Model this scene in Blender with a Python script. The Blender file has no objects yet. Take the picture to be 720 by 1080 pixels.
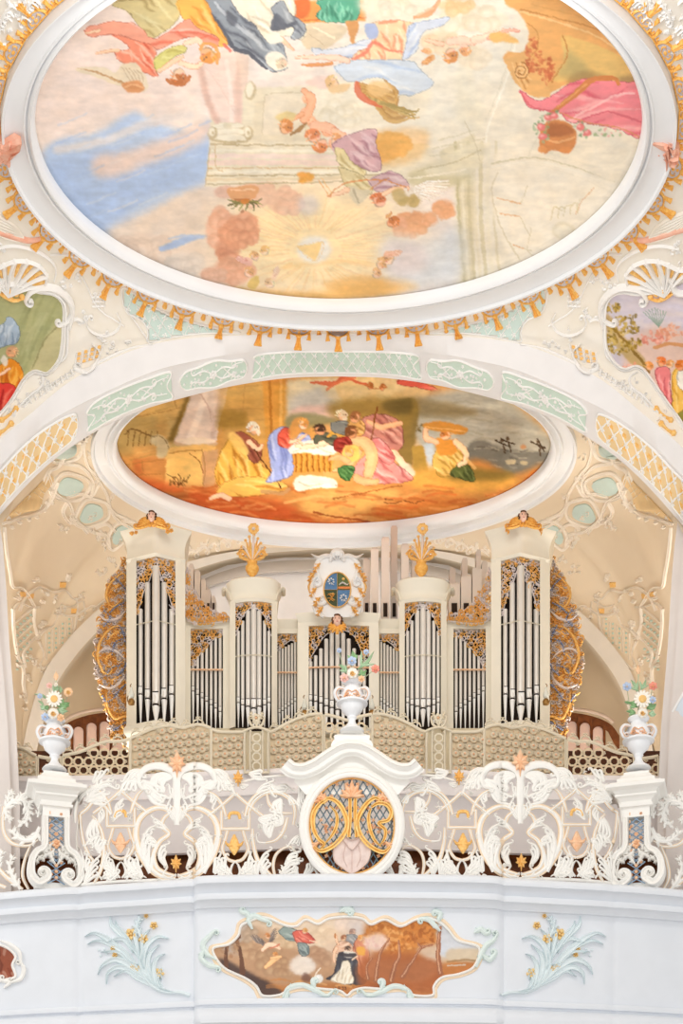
import bpy, math, random
import numpy as np
from mathutils import Vector
from mathutils.bvhtree import BVHTree
from mathutils.geometry import tessellate_polygon
PI=math.pi
random.seed(7)
sc=bpy.context.scene
COL=sc.collection
F=1400.0; YH=1340.0; CX=360.0; EYE=1.6

def P(px,py,D):
    return Vector(((px-CX)/F*D, D, EYE+(YH-py)/F*D))
def lin(c):
    c=c/255.0
    return c/12.92 if c<=0.04045 else ((c+0.055)/1.055)**2.4
# ---------------------------------------------------------------- materials
MATS={}
def mat(name,rgb,rough=0.6,metal=0.0,var=0.05,scale=3.0,bump=0.0,rgb2=None,spec=0.3):
    if name in MATS: return MATS[name]
    m=bpy.data.materials.new(name); m.use_nodes=True
    nt=m.node_tree; b=nt.nodes['Principled BSDF']
    c=[lin(v) for v in rgb]
    tc=nt.nodes.new('ShaderNodeTexCoord'); nz=nt.nodes.new('ShaderNodeTexNoise')
    nz.inputs['Scale'].default_value=scale; nz.inputs['Detail'].default_value=5
    nt.links.new(tc.outputs['Object'],nz.inputs['Vector'])
    rp=nt.nodes.new('ShaderNodeValToRGB')
    lo=[v*(1-var) for v in c] if rgb2 is None else [lin(v) for v in rgb2]
    hi=[min(1,v*(1+var)) for v in c] if rgb2 is None else c
    rp.color_ramp.elements[0].position=0.35; rp.color_ramp.elements[1].position=0.65
    rp.color_ramp.elements[0].color=(*lo,1); rp.color_ramp.elements[1].color=(*hi,1)
    nt.links.new(nz.outputs['Fac'],rp.inputs['Fac']); nt.links.new(rp.outputs['Color'],b.inputs['Base Color'])
    b.inputs['Roughness'].default_value=rough; b.inputs['Metallic'].default_value=metal
    b.inputs['Specular IOR Level'].default_value=spec
    if bump>0:
        n2=nt.nodes.new('ShaderNodeTexNoise'); n2.inputs['Scale'].default_value=scale*12
        nt.links.new(tc.outputs['Object'],n2.inputs['Vector'])
        bp=nt.nodes.new('ShaderNodeBump'); bp.inputs['Strength'].default_value=bump; bp.inputs['Distance'].default_value=0.02
        nt.links.new(n2.outputs['Fac'],bp.inputs['Height']); nt.links.new(bp.outputs['Normal'],b.inputs['Normal'])
    MATS[name]=m; return m
def paint_mat():
    m=bpy.data.materials.new('fresco_paint'); m.use_nodes=True
    nt=m.node_tree; b=nt.nodes['Principled BSDF']
    at=nt.nodes.new('ShaderNodeAttribute'); at.attribute_name='Col'
    tc=nt.nodes.new('ShaderNodeTexCoord'); nz=nt.nodes.new('ShaderNodeTexNoise'); nz.inputs['Scale'].default_value=14; nz.inputs['Detail'].default_value=8
    nt.links.new(tc.outputs['Object'],nz.inputs['Vector'])
    mp=nt.nodes.new('ShaderNodeMapRange'); mp.inputs['To Min'].default_value=0.95; mp.inputs['To Max'].default_value=1.12
    nt.links.new(nz.outputs['Fac'],mp.inputs['Value'])
    vm=nt.nodes.new('ShaderNodeVectorMath'); vm.operation='SCALE'
    nt.links.new(at.outputs['Color'],vm.inputs[0]); nt.links.new(mp.outputs['Result'],vm.inputs['Scale'])
    nt.links.new(vm.outputs['Vector'],b.inputs['Base Color']); b.inputs['Roughness'].default_value=0.85; b.inputs['Specular IOR Level'].default_value=0.1
    return m
# ---------------------------------------------------------------- objects
def link(o,parent=None):
    COL.objects.link(o)
    if parent is not None:
        o.parent=parent
        o.matrix_parent_inverse=parent.matrix_basis.inverted()
    return o
def tag(o,label=None,cat=None,group=None,kind=None):
    if label: o['label']=label
    if cat: o['category']=cat
    if group: o['group']=group
    if kind: o['kind']=kind
    return o
def thing(name,label,cat,loc=(0,0,0),group=None):
    o=bpy.data.objects.new(name,None); o.location=loc; o.empty_display_size=0.2
    COL.objects.link(o); return tag(o,label,cat,group)
class MB:
    def __init__(s): s.v=[]; s.f=[]; s.m=[]; s.c=[0]
    def cut(s):
        if len(s.f)>s.c[-1]: s.c.append(len(s.f))
    def add(s,vs,fs,mi=0):
        b=len(s.v); s.v.extend(vs)
        for f in fs: s.f.append(tuple(b+i for i in f)); s.m.append(mi)
    def build_split(s,name,mats,parent):
        s.cut(); out=[]
        for a,b in zip(s.c,s.c[1:]):
            m=MB(); idx=sorted({i for f in s.f[a:b] for i in f}); mp={i:k for k,i in enumerate(idx)}
            m.v=[s.v[i] for i in idx]; m.f=[tuple(mp[i] for i in f) for f in s.f[a:b]]; m.m=s.m[a:b]
            out.append(m.build(name,mats,parent))
        return out
    def build(s,name,mats,parent=None,smooth=True):
        me=bpy.data.meshes.new(name); me.from_pydata([tuple(v) for v in s.v],[],s.f)
        if not isinstance(mats,(list,tuple)): mats=[mats]
        for m in mats: me.materials.append(m)
        me.polygons.foreach_set('material_index',s.m)
        me.polygons.foreach_set('use_smooth',[smooth]*len(s.f))
        if smooth: 
            try: me.set_sharp_from_angle(angle=math.radians(50))
            except Exception: pass
        me.update()
        # put the origin at the middle of the mesh
        o=bpy.data.objects.new(name,me)
        if s.v:
            c=Vector((sum(v[0] for v in s.v)/len(s.v),sum(v[1] for v in s.v)/len(s.v),min(v[2] for v in s.v)))
            me.transform(__import__('mathutils').Matrix.Translation(-c)); o.location=c
        COL.objects.link(o)
        if parent is not None:
            o.parent=parent; o.location=o.location-parent_world(parent)
        return o
def parent_world(p):
    v=Vector(p.location); q=p.parent
    while q is not None: v=v+q.location; q=q.parent
    return v
def struct(name,mb,m,smooth=True):
    o=mb.build(name,m,None,smooth); o['kind']='structure'; return o
def copy_tree(o,delta,parent=None,mirror=False):
    c=o.copy(); COL.objects.link(c)
    if parent is not None: c.parent=parent
    else: c.location=Vector(o.location)+Vector(delta)
    for ch in list(o.children): copy_tree(ch,delta,c)
    return c
# ---------------------------------------------------------------- surfaces
class FS:            # vertical sheet, depth given by a plan curve
    def __init__(s,D): s.D=D if callable(D) else (lambda x,_d=D:_d)
    def pt(s,px,py,h=0):
        d=s.D(px); return P(px,py,d*(1-h/F))
class HS:            # horizontal ceiling plane at height z above the eye
    def __init__(s,z): s.z=z
    def pt(s,px,py,h=0):
        d=F*s.z/(YH-py); p=P(px,py,d); p.z-=h*d/F; return p
class BS:            # any mesh surface
    def __init__(s,objs,fallback=24.0):
        vs=[];fs=[]
        for o in objs:
            b=len(vs); vs+= [o.location+v.co for v in o.data.vertices]
            fs+=[tuple(b+i for i in p.vertices) for p in o.data.polygons]
        s.t=BVHTree.FromPolygons(vs,fs); s.fb=fallback; s.o=Vector((0,0,EYE))
    def pt(s,px,py,h=0):
        d=Vector(((px-CX)/F,1,(YH-py)/F)); d.normalize()
        hit,n,i,dist=s.t.ray_cast(s.o,d)
        if hit is None: return P(px,py,s.fb*(1-h/F))
        s.fb=hit.y
        if n.dot(d)>0: n=-n
        return hit+n*(h*hit.y/F)
# ---------------------------------------------------------------- 2D drawing of carved work on a surface
def cr(pts,step=1.6,closed=False):
    pts=[(float(a),float(b)) for a,b in pts]
    n=len(pts)
    if n<3 and not closed:
        (x0,y0),(x1,y1)=pts; k=max(1,int(math.hypot(x1-x0,y1-y0)/step))
        return [(x0+(x1-x0)*i/k,y0+(y1-y0)*i/k) for i in range(k+1)]
    out=[]
    segs=n if closed else n-1
    for i in range(segs):
        if closed: p0,p1,p2,p3=pts[(i-1)%n],pts[i],pts[(i+1)%n],pts[(i+2)%n]
        else:
            p1,p2=pts[i],pts[i+1]
            p0=pts[i-1] if i>0 else (2*p1[0]-p2[0],2*p1[1]-p2[1])
            p3=pts[i+2] if i+2<n else (2*p2[0]-p1[0],2*p2[1]-p1[1])
        k=max(1,int(math.hypot(p2[0]-p1[0],p2[1]-p1[1])/step))
        for j in range(k):
            t=j/k;t2=t*t;t3=t2*t
            out.append(tuple(0.5*((2*p1[c])+(-p0[c]+p2[c])*t+(2*p0[c]-5*p1[c]+4*p2[c]-p3[c])*t2+(-p0[c]+3*p1[c]-3*p2[c]+p3[c])*t3) for c in (0,1)))
    if not closed: out.append(pts[-1])
    return out
def interp(l,t):
    if not isinstance(l,(list,tuple)): return l
    if len(l)==1: return l[0]
    x=t*(len(l)-1); i=min(int(x),len(l)-2); f=x-i
    return l[i]*(1-f)+l[i+1]*f
def arclen(p):
    L=[0]
    for a,b in zip(p,p[1:]): L.append(L[-1]+math.hypot(b[0]-a[0],b[1]-a[1]))
    t=L[-1] or 1
    return [l/t for l in L]
PROF={'round':[(-1,0),(-.75,.7),(0,1),(.75,.7),(1,0)],
      'flat':[(-1,0),(-.85,1),(.85,1),(1,0)],
      'groove':[(-1,0),(-.85,1),(-.5,.95),(0,.35),(.5,.95),(.85,1),(1,0)],
      'thin':[(-1,0),(0,1),(1,0)]}
def ribbon(mb,S,pts,w,h=1.5,mi=0,prof='round',closed=False,step=1.6,base=0.0,back=None,raw=False):
    p=pts if raw else cr(pts,step,closed)
    if len(p)<2: return
    pr=PROF[prof] if isinstance(prof,str) else prof
    n=len(p); T=arclen(p); rows=[]
    for i,(x,y) in enumerate(p):
        if closed: a=p[(i-1)%n]; b=p[(i+1)%n]
        else: a=p[max(0,i-1)]; b=p[min(n-1,i+1)]
        dx,dy=b[0]-a[0],b[1]-a[1]; l=math.hypot(dx,dy) or 1
        nx,ny=-dy/l,dx/l
        hw=interp(w,T[i])/2; hh=interp(h,T[i])
        row=[S.pt(x+nx*hw*s_,y+ny*hw*s_,base+hh*q) for s_,q in pr]
        if back is not None: row+= [S.pt(x+nx*hw,y+ny*hw,-back),S.pt(x-nx*hw,y-ny*hw,-back)]
        rows.append(row)
    k=len(rows[0]); vs=[v for r in rows for v in r]; fs=[]
    m=n if closed else n-1
    kk=k if back is not None else k-1
    for i in range(m):
        j=(i+1)%n
        for q in range(kk):
            r=(q+1)%k
            fs.append((i*k+q,j*k+q,j*k+r,i*k+r))
    if not closed:
        fs.append(tuple(range(k-1,-1,-1))); fs.append(tuple((n-1)*k+q for q in range(k)))
    mb.add(vs,fs,mi)
def spiral(cx,cy,r0,r1,a0,turns,n=None):
    n=n or max(8,int(abs(turns)*16))
    return [(cx+(r0+(r1-r0)*i/n)*math.cos(a0+turns*2*PI*i/n),cy+(r0+(r1-r0)*i/n)*math.sin(a0+turns*2*PI*i/n)) for i in range(n+1)]
def volute(path,r,turns,sg=1,end=True):
    """append a curl to the end of a path, tangentially; sg picks the side"""
    p=list(path)
    (ax,ay),(bx,by)=p[-2],p[-1]
    d=math.atan2(by-ay,bx-ax); ca=d+sg*PI/2
    cx,cy=bx+r*math.cos(ca),by+r*math.sin(ca)
    a0=ca+PI
    sp=spiral(cx,cy,r,r*0.22,a0,sg*turns)
    return p+sp[1:]
def bead(mb,S,x,y,r,h=None,mi=0,n=6,base=0.0,ry=None,ang=0):
    h=r if h is None else h; ry=ry or r; vs=[];ca,sa=math.cos(ang),math.sin(ang)
    for rr,hh in ((1,0),(.75,.66)):
        for i in range(n):
            a=2*PI*i/n; u,v=r*rr*math.cos(a),ry*rr*math.sin(a)
            vs.append(S.pt(x+u*ca-v*sa,y+u*sa+v*ca,base+hh*h))
    vs.append(S.pt(x,y,base+h))
    fs=[(i,(i+1)%n,n+(i+1)%n,n+i) for i in range(n)]+[(n+i,n+(i+1)%n,2*n) for i in range(n)]
    mb.add(vs,fs,mi)
def rosette(mb,S,x,y,r,mi=0,mc=None,n=5,h=None,rot=0.3):
    for i in range(n):
        a=rot+2*PI*i/n
        bead(mb,S,x+r*.6*math.cos(a),y+r*.6*math.sin(a),r*.42,h or r*.5,mi)
    bead(mb,S,x,y,r*.32,(h or r*.5)*1.5,mi if mc is None else mc)
def plume(mb,S,spine,w,lobes=5,side=0,lob=1.0,mi=0,h=1.5,prof='round',back=None,hook=0.5,step=1.6,base=0.0,end=0.4):
    """acanthus leaf: tapering spine with hooked lobes"""
    p=cr(spine,step); T=arclen(p); L=sum(math.hypot(b[0]-a[0],b[1]-a[1]) for a,b in zip(p,p[1:]))
    ribbon(mb,S,p,[w*.9,w*1.3,w*1.15,w*.8,end],h,mi,prof,base=base,back=back,raw=True)
    for k in range(lobes):
        t=(k+0.7)/(lobes+0.6)
        i=min(range(len(T)),key=lambda q:abs(T[q]-t)); i=min(max(i,1),len(p)-2)
        x,y=p[i]; d=math.atan2(p[i+1][1]-p[i-1][1],p[i+1][0]-p[i-1][0])
        ll=w*(1.75*lob)*(1.15-0.5*t)
        for sg in ((-1,1) if side==0 else (side,)):
            a=d+sg*0.85
            q0=(x,y); q1=(x+ll*.55*math.cos(a),y+ll*.55*math.sin(a))
            q2=(x+ll*math.cos(a-sg*hook*.2),y+ll*math.sin(a-sg*hook*.2)); a2=a+sg*hook*1.6
            q3=(q2[0]+ll*.3*math.cos(a2),q2[1]+ll*.3*math.sin(a2))
            ribbon(mb,S,[q0,q1,q2,q3],[w*.8,w*1.15,w*1.0,w*.55,.4],h*.9,mi,prof,step=step*1.2,base=base,back=back)
def offset(p,d0,d1):
    T=arclen(p); o=[]
    for i,(x,y) in enumerate(p):
        a=p[max(0,i-1)];b=p[min(len(p)-1,i+1)]; dx,dy=b[0]-a[0],b[1]-a[1]; l=math.hypot(dx,dy) or 1
        d=d0+(d1-d0)*T[i]; o.append((x-dy/l*d,y+dx/l*d))
    return o
def acanth(mb,S,spine,w,n=4,sg=1,mi=0,h=3.5,back=2.5,step=2.2,base=0.0):
    """broad acanthus blade: ridges that fan out from one root, each ending in a small curl"""
    p=cr(spine,step); L=len(p)
    for k in range(n):
        m=max(4,int(L*(1-.17*k))); q=offset(p[:m],sg*w*.12*k,sg*w*.8*k)
        q=volute(q,w*.42,.55,-sg) if m>3 else q
        ribbon(mb,S,q,[w*.35,w*.66,w*.78,w*.66,w*.4],[h*.5,h,h*1.1,h],mi,'round',raw=True,base=base+.25*k,back=back)
def strip(mb,S,A,B,nu=40,nv=3,h=0.5,mi=0):
    """surface between two px curves"""
    def res(c,n):
        p=cr(c,1.0); T=arclen(p); out=[]
        for i in range(n+1):
            t=i/n; j=min(range(len(T)),key=lambda q:abs(T[q]-t)); out.append(p[j])
        return out
    a=res(A,nu); b=res(B,nu); vs=[]
    for i in range(nu+1):
        for j in range(nv+1):
            t=j/nv; vs.append(S.pt(a[i][0]*(1-t)+b[i][0]*t,a[i][1]*(1-t)+b[i][1]*t,h))
    fs=[(i*(nv+1)+j,(i+1)*(nv+1)+j,(i+1)*(nv+1)+j+1,i*(nv+1)+j+1) for i in range(nu) for j in range(nv)]
    mb.add(vs,fs,mi)
def inpoly(x,y,poly):
    c=False; n=len(poly); j=n-1
    for i in range(n):
        xi,yi=poly[i];xj,yj=poly[j]
        if (yi>y)!=(yj>y) and x<(xj-xi)*(y-yi)/(yj-yi)+xi: c=not c
        j=i
    return c
def plate(mb,S,poly,h=1.0,mi=0,back=0.0,sides=True):
    vs2=[Vector((x,y,0)) for x,y in poly]
    tr=tessellate_polygon([vs2]); n=len(poly)
    top=[S.pt(x,y,h) for x,y in poly]; bot=[S.pt(x,y,-back) for x,y in poly]
    fs=[tuple(t) for t in tr]
    if sides:
        fs+=[(i,(i+1)%n,n+(i+1)%n,n+i) for i in range(n)]+[tuple(n+i for i in t[::-1]) for t in tr]
        mb.add(top+bot,fs,mi)
    else: mb.add(top,fs,mi)
def box(mb,x0,x1,y0,y1,D0,D1,mi=0):
    """box seen in px at depth D0 (front) running back to D1"""
    a=P(x0,y0,D0);b=P(x1,y1,D0)
    vs=[Vector((X,Y,Z)) for Y in (D0,D1) for X in (a.x,b.x) for Z in (b.z,a.z)]
    mb.add(vs,[(0,2,3,1),(4,5,7,6),(0,1,5,4),(2,6,7,3),(1,3,7,5),(0,4,6,2)],mi)
def lathe(mb,c,prof,n=20,mi=0,caps=True):
    """prof: (radius m, z m) around the vertical through c"""
    vs=[];k=len(prof)
    for r,z in prof:
        for i in range(n):
            a=2*PI*i/n; vs.append(Vector((c[0]+r*math.cos(a),c[1]+r*math.sin(a),c[2]+z)))
    fs=[(j*n+i,j*n+(i+1)%n,(j+1)*n+(i+1)%n,(j+1)*n+i) for j in range(k-1) for i in range(n)]
    if caps: fs+= [tuple(range(n-1,-1,-1)),tuple((k-1)*n+i for i in range(n))]
    mb.add(vs,fs,mi)
def mirx(pts,c): return [(2*c-x,y) for x,y in pts]
def ell(cx,cy,rx,ry,n=96,a0=0,a1=2*PI):
    return [(cx+rx*math.cos(a0+(a1-a0)*i/n),cy+ry*math.sin(a0+(a1-a0)*i/n)) for i in range(n)]
def table(tb):
    xs=[a for a,b in tb]; ys=[b for a,b in tb]
    return lambda x: float(np.interp(x,xs,ys))
def smoothtable(tb):
    """Catmull-Rom through the table for even curves"""
    import bisect
    p=cr(tb,0.5); xs=[a for a,b in p]; ys=[b for a,b in p]
    def f(x):
        i=bisect.bisect_right(xs,x)
        if i<=0: return ys[0]
        if i>=len(xs): return ys[-1]
        d=xs[i]-xs[i-1]
        return ys[i] if d<=0 else ys[i-1]+(ys[i]-ys[i-1])*(x-xs[i-1])/d
    return f
# ================================================================ materials
M_white=mat('white_plaster',(240,239,238),0.7,var=0.02,bump=0.05)
M_arch=mat('arch_white_plaster',(238,236,236),0.75,var=0.02)
M_stucco=mat('white_stucco_relief',(243,241,238),0.6,var=0.02)
M_nave=mat('pale_ivory_plaster',(240,234,224),0.8,var=0.02,rgb2=(236,228,214))
M_vault=mat('cream_vault_plaster',(236,220,196),0.85,rgb2=(228,210,184),scale=0.6)
M_lunette=mat('cream_wall_plaster',(222,204,176),0.85,rgb2=(214,194,166),scale=0.6)
M_gold=mat('gold_leaf',(250,200,112),0.45,0.08,rgb2=(236,168,72),scale=30,spec=0.4)
M_goldp=mat('painted_gold',(250,208,134),0.5,0.04,rgb2=(240,182,96),scale=25)
M_peach=mat('peach_gilding',(248,212,178),0.5,0.0,rgb2=(242,186,142),scale=14)
M_salmon=mat('salmon_stucco',(246,196,174),0.7,rgb2=(238,172,146),scale=10)
M_green=mat('pale_green_ground',(203,220,207),0.85,var=0.03)
M_teal=mat('pale_mint_ground',(206,224,217),0.85,var=0.03)
M_ochre=mat('pale_ochre_ground',(238,208,158),0.85,var=0.05)
M_lilac=mat('lilac_grey_cloth',(205,198,200),0.8,var=0.04)
# ================================================================ the setting
DA1,DA2=20.0,20.9
H1=14.15; H2=14.4
AC=355.0
_f=smoothtable([(0,352),(80,353),(156,357),(201,365),(245,382),(287,406),(328,441),(356,464),(420,530),(520,660)])
_c=smoothtable([(0,367),(84,370),(165,384),(204,396),(251,417),(297,441),(328,464),(354,491),(420,565),(520,700)])
_b=smoothtable([(0,397),(54,399),(114,408),(174,423),(214,436),(254,455),(304,490),(354,542),(420,625),(520,780)])
Af=lambda x:_f(abs(x-AC)); Ac=lambda x:_c(abs(x-AC)); Ab=lambda x:_b(abs(x-AC))
def arch_mesh():
    mb=MB(); xs=[AC+i*5 for i in range(-104,105)]
    rows=[]
    for x in xs:
        up=P(x,Af(x)-20,DA1); 
        p0=P(x,Af(x),DA1)
        # scale the back rows outward so the curve rises straight back through the arch
        p1=P(AC+(x-AC)*1.0,Ac(x),DA1+0.22)
        p2=P(x,Ac(x)+1.2,DA1+0.27)
        p3=P(x,Ab(x)-2.6,DA2-0.10)
        p4=P(x,Ab(x),DA2)
        p5=Vector(p4)+Vector((0,0.02,0.5))
        rows.append([p0,p1,p2,p3,p4,p5])
    k=6; vs=[v for r in rows for v in r]
    fs=[(i*k+j,i*k+j+1,(i+1)*k+j+1,(i+1)*k+j) for i in range(len(rows)-1) for j in range(k-1)]
    mb.add(vs,fs); return mb
ARCH=struct('trim_arch',arch_mesh(),M_arch)

E1i=(357,120,322,195); E1o=(357.5,125,356,215)
E2i=(352,466,231,87);  E2o=(352,472,256,101)
def ring_loft(inner,outer,centre,K=240,R=16,pw=2.0):
    """inner, outer: closed 3D loops matched by plan angle around centre"""
    def ang(p): return math.atan2(p.x-centre[0],p.y-centre[1])
    o=sorted([(ang(p),p) for p in outer],key=lambda q:q[0])
    o=[(o[-1][0]-2*PI,o[-1][1])]+o+[(o[0][0]+2*PI,o[0][1])]
    A=[q[0] for q in o]
    X=[[q[1][c] for q in o] for c in range(3)]
    mb=MB(); rings=[]
    ins=sorted([(ang(p),p) for p in inner],key=lambda q:q[0])
    for a,p in ins:
        q=Vector([float(np.interp(a,A,X[c])) for c in range(3)])
        row=[]
        for r in range(R+1):
            t=math.sin(r/R*PI/2)*.85+.15*r/R; w=1-math.sqrt(max(0,1-t**pw))
            v=p.lerp(q,t); v.z=p.z+(q.z-p.z)*w; row.append(v)
        rings.append(row)
    n=len(rings); k=R+1; vs=[v for r in rings for v in r]
    fs=[(i*k+j,i*k+j+1,((i+1)%n)*k+j+1,((i+1)%n)*k+j) for i in range(n) for j in range(R)]
    mb.add(vs,fs); return mb
S1=HS(H1); S2=HS(H2)
inner=[S1.pt(x,y) for x,y in ell(*E1o[:2],E1o[2]-4,E1o[3]-3,n=300)]
outer=[P(x,Af(x),DA1) for x in range(-160,871,6)]
for side in (-1,1):
    for i in range(1,30): outer.append(Vector((side*7.35,DA1-i*0.3,EYE+10.3+0*i)))
for i in range(-24,25): outer.append(Vector((i*0.3,10.9,EYE+13.0)))
NAVE=struct('ceiling',ring_loft(inner,outer,(0,16.9)),M_nave)

DB=26.6
RIBL=[(22,800),(30,760),(45,713),(66,681),(90,655),(112,636),(135,620),(165,604),(200,592),(250,581),(300,577),(356,575)]
RIB=RIBL+[(712-x,y) for x,y in RIBL[-2::-1]]
inner=[S2.pt(x,y) for x,y in ell(E2o[0],E2o[1],E2o[2]-4,E2o[3]-2,n=300)]
outer=[P(x,Ab(x)-1.5,DA2+0.03) for x in range(-8,719,4)]
for sgn in (-1,1):
    for (x,y,D) in ((-14,600,20.95),(-22,700,20.98),(-30,830,21.0)):
        q=P(x,y,D); q.x=q.x if sgn<0 else -q.x; outer.append(q)
    a=P(-30,830,21.0); b=P(22,800,DB)
    for i in range(1,20):
        q=a.lerp(b,i/20); 
        if sgn>0: q.x=-q.x
        outer.append(q)
rb=cr(RIB,4)
outer+= [P(x,y,DB) for x,y in rb]
LOFT=struct('ceiling',ring_loft(inner,outer,(0,23.4),pw=2.2),M_vault)

# back arch rib + deep reveal + lunette wall
mb=MB()
FSB=FS(DB)
ins=[(x+(13 if x<356 else -13)*min(1,abs(356-x)/200),y+(4+9*min(1,(abs(356-x)/330)**1.5)) ) for x,y in rb]
vs=[];n=len(rb)
for (x,y),(u,v) in zip(rb,ins):
    vs+=[P(x,y,DB-.10),P(u,v,DB-.10),P(u,v,DB+.95),P(x,y,DB+0.3)]
mb.add(vs,[(i*4+j,i*4+(j+1)%4,(i+1)*4+(j+1)%4,(i+1)*4+j) for i in range(n-1) for j in (0,1,2,3)])
struct('trim_arch',mb,mat('rib_plaster',(238,232,224),0.8,var=.02))
mb=MB(); DW=27.6
vs=[Vector((-7.2,DW,5)),Vector((7.2,DW,5)),Vector((7.2,DW,EYE+15)),Vector((-7.2,DW,EYE+15))]
mb.add(vs,[(0,1,2,3)]); struct('wall_back',mb,M_lunette)
# side walls of the loft below the vault springing
for s,nm in ((-1,'wall_left'),(1,'wall_right')):
    a=P(-30,830,21.0); b=P(22,800,DB); mb=MB(); X=lambda p:Vector((p.x*(-s),p.y,p.z))
    a,b=X(a),X(b)
    c=Vector((b.x,DW,b.z)); lo=3.0
    vs=[Vector((a.x,a.y,lo)),Vector((b.x,b.y,lo)),Vector((c.x,c.y,lo)),Vector((c.x,c.y,c.z+2.0)),Vector((b.x,b.y,b.z+.2)),Vector((a.x,a.y,a.z+.2))]
    mb.add(vs,[(0,1,4,5),(1,2,3,4)]); struct(nm,mb,M_lunette)
# pilaster strips at both edges
for s,nm,m in ((-1,'trim_pilaster',mat('pilaster_plaster',(226,218,213),0.8,var=.02)),(1,'trim_pilaster',MATS.get('pilaster_plaster'))):
    mb=MB(); S=FS(21.0)
    e=[(-1,546),(3,575),(6,610),(10,680),(17,765),(21,850),(21,980)]
    e2=[(x-9,y) for x,y in e]
    o=[(-420,980),(-420,546)]
    mm=(lambda l:l) if s<0 else (lambda l:[(714-x,y) for x,y in l])
    plate(mb,S,mm(e+o),0,0,back=18); plate(mb,S,mm(e2+o),3,0,back=0)
    struct(nm,mb,MATS['pilaster_plaster'],smooth=False)
# loft floor and nave floor
M_floor=mat('worn_stone_floor',(196,190,184),0.6,var=.1)
mb=MB(); z=EYE+5.3
mb.add([Vector((-7.2,20.4,z)),Vector((7.2,20.4,z)),Vector((7.2,27.6,z)),Vector((-7.2,27.6,z))],[(0,1,2,3)]); struct('floor',mb,mat('loft_floorboards',(120,78,48),0.6,var=.15))
mb=MB()
mb.add([Vector((-9,-4,0)),Vector((9,-4,0)),Vector((9,28,0)),Vector((-9,28,0))],[(0,1,2,3)]); struct('floor',mb,M_floor)

# oval frames (moulded rings)
def oval_frame(S,Ei,Eo,prof,m,name,parent,N=260):
    mb=MB(); vs=[]; k=len(prof)
    for i in range(N):
        a=2*PI*i/N
        for t,h in prof:
            x=(Ei[0]*(1-t)+Eo[0]*t)+(Ei[2]*(1-t)+Eo[2]*t)*math.cos(a)
            y=(Ei[1]*(1-t)+Eo[1]*t)+(Ei[3]*(1-t)+Eo[3]*t)*math.sin(a)
            q=S.pt(x,y); q.z-=h; vs.append(q)
    fs=[(i*k+j,((i+1)%N)*k+j,((i+1)%N)*k+j+1,i*k+j+1) for i in range(N) for j in range(k-1)]
    mb.add(vs,fs); return mb.build(name,m,parent)
M_frame=mat('white_moulding',(236,237,239),0.55,var=.01)
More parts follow.
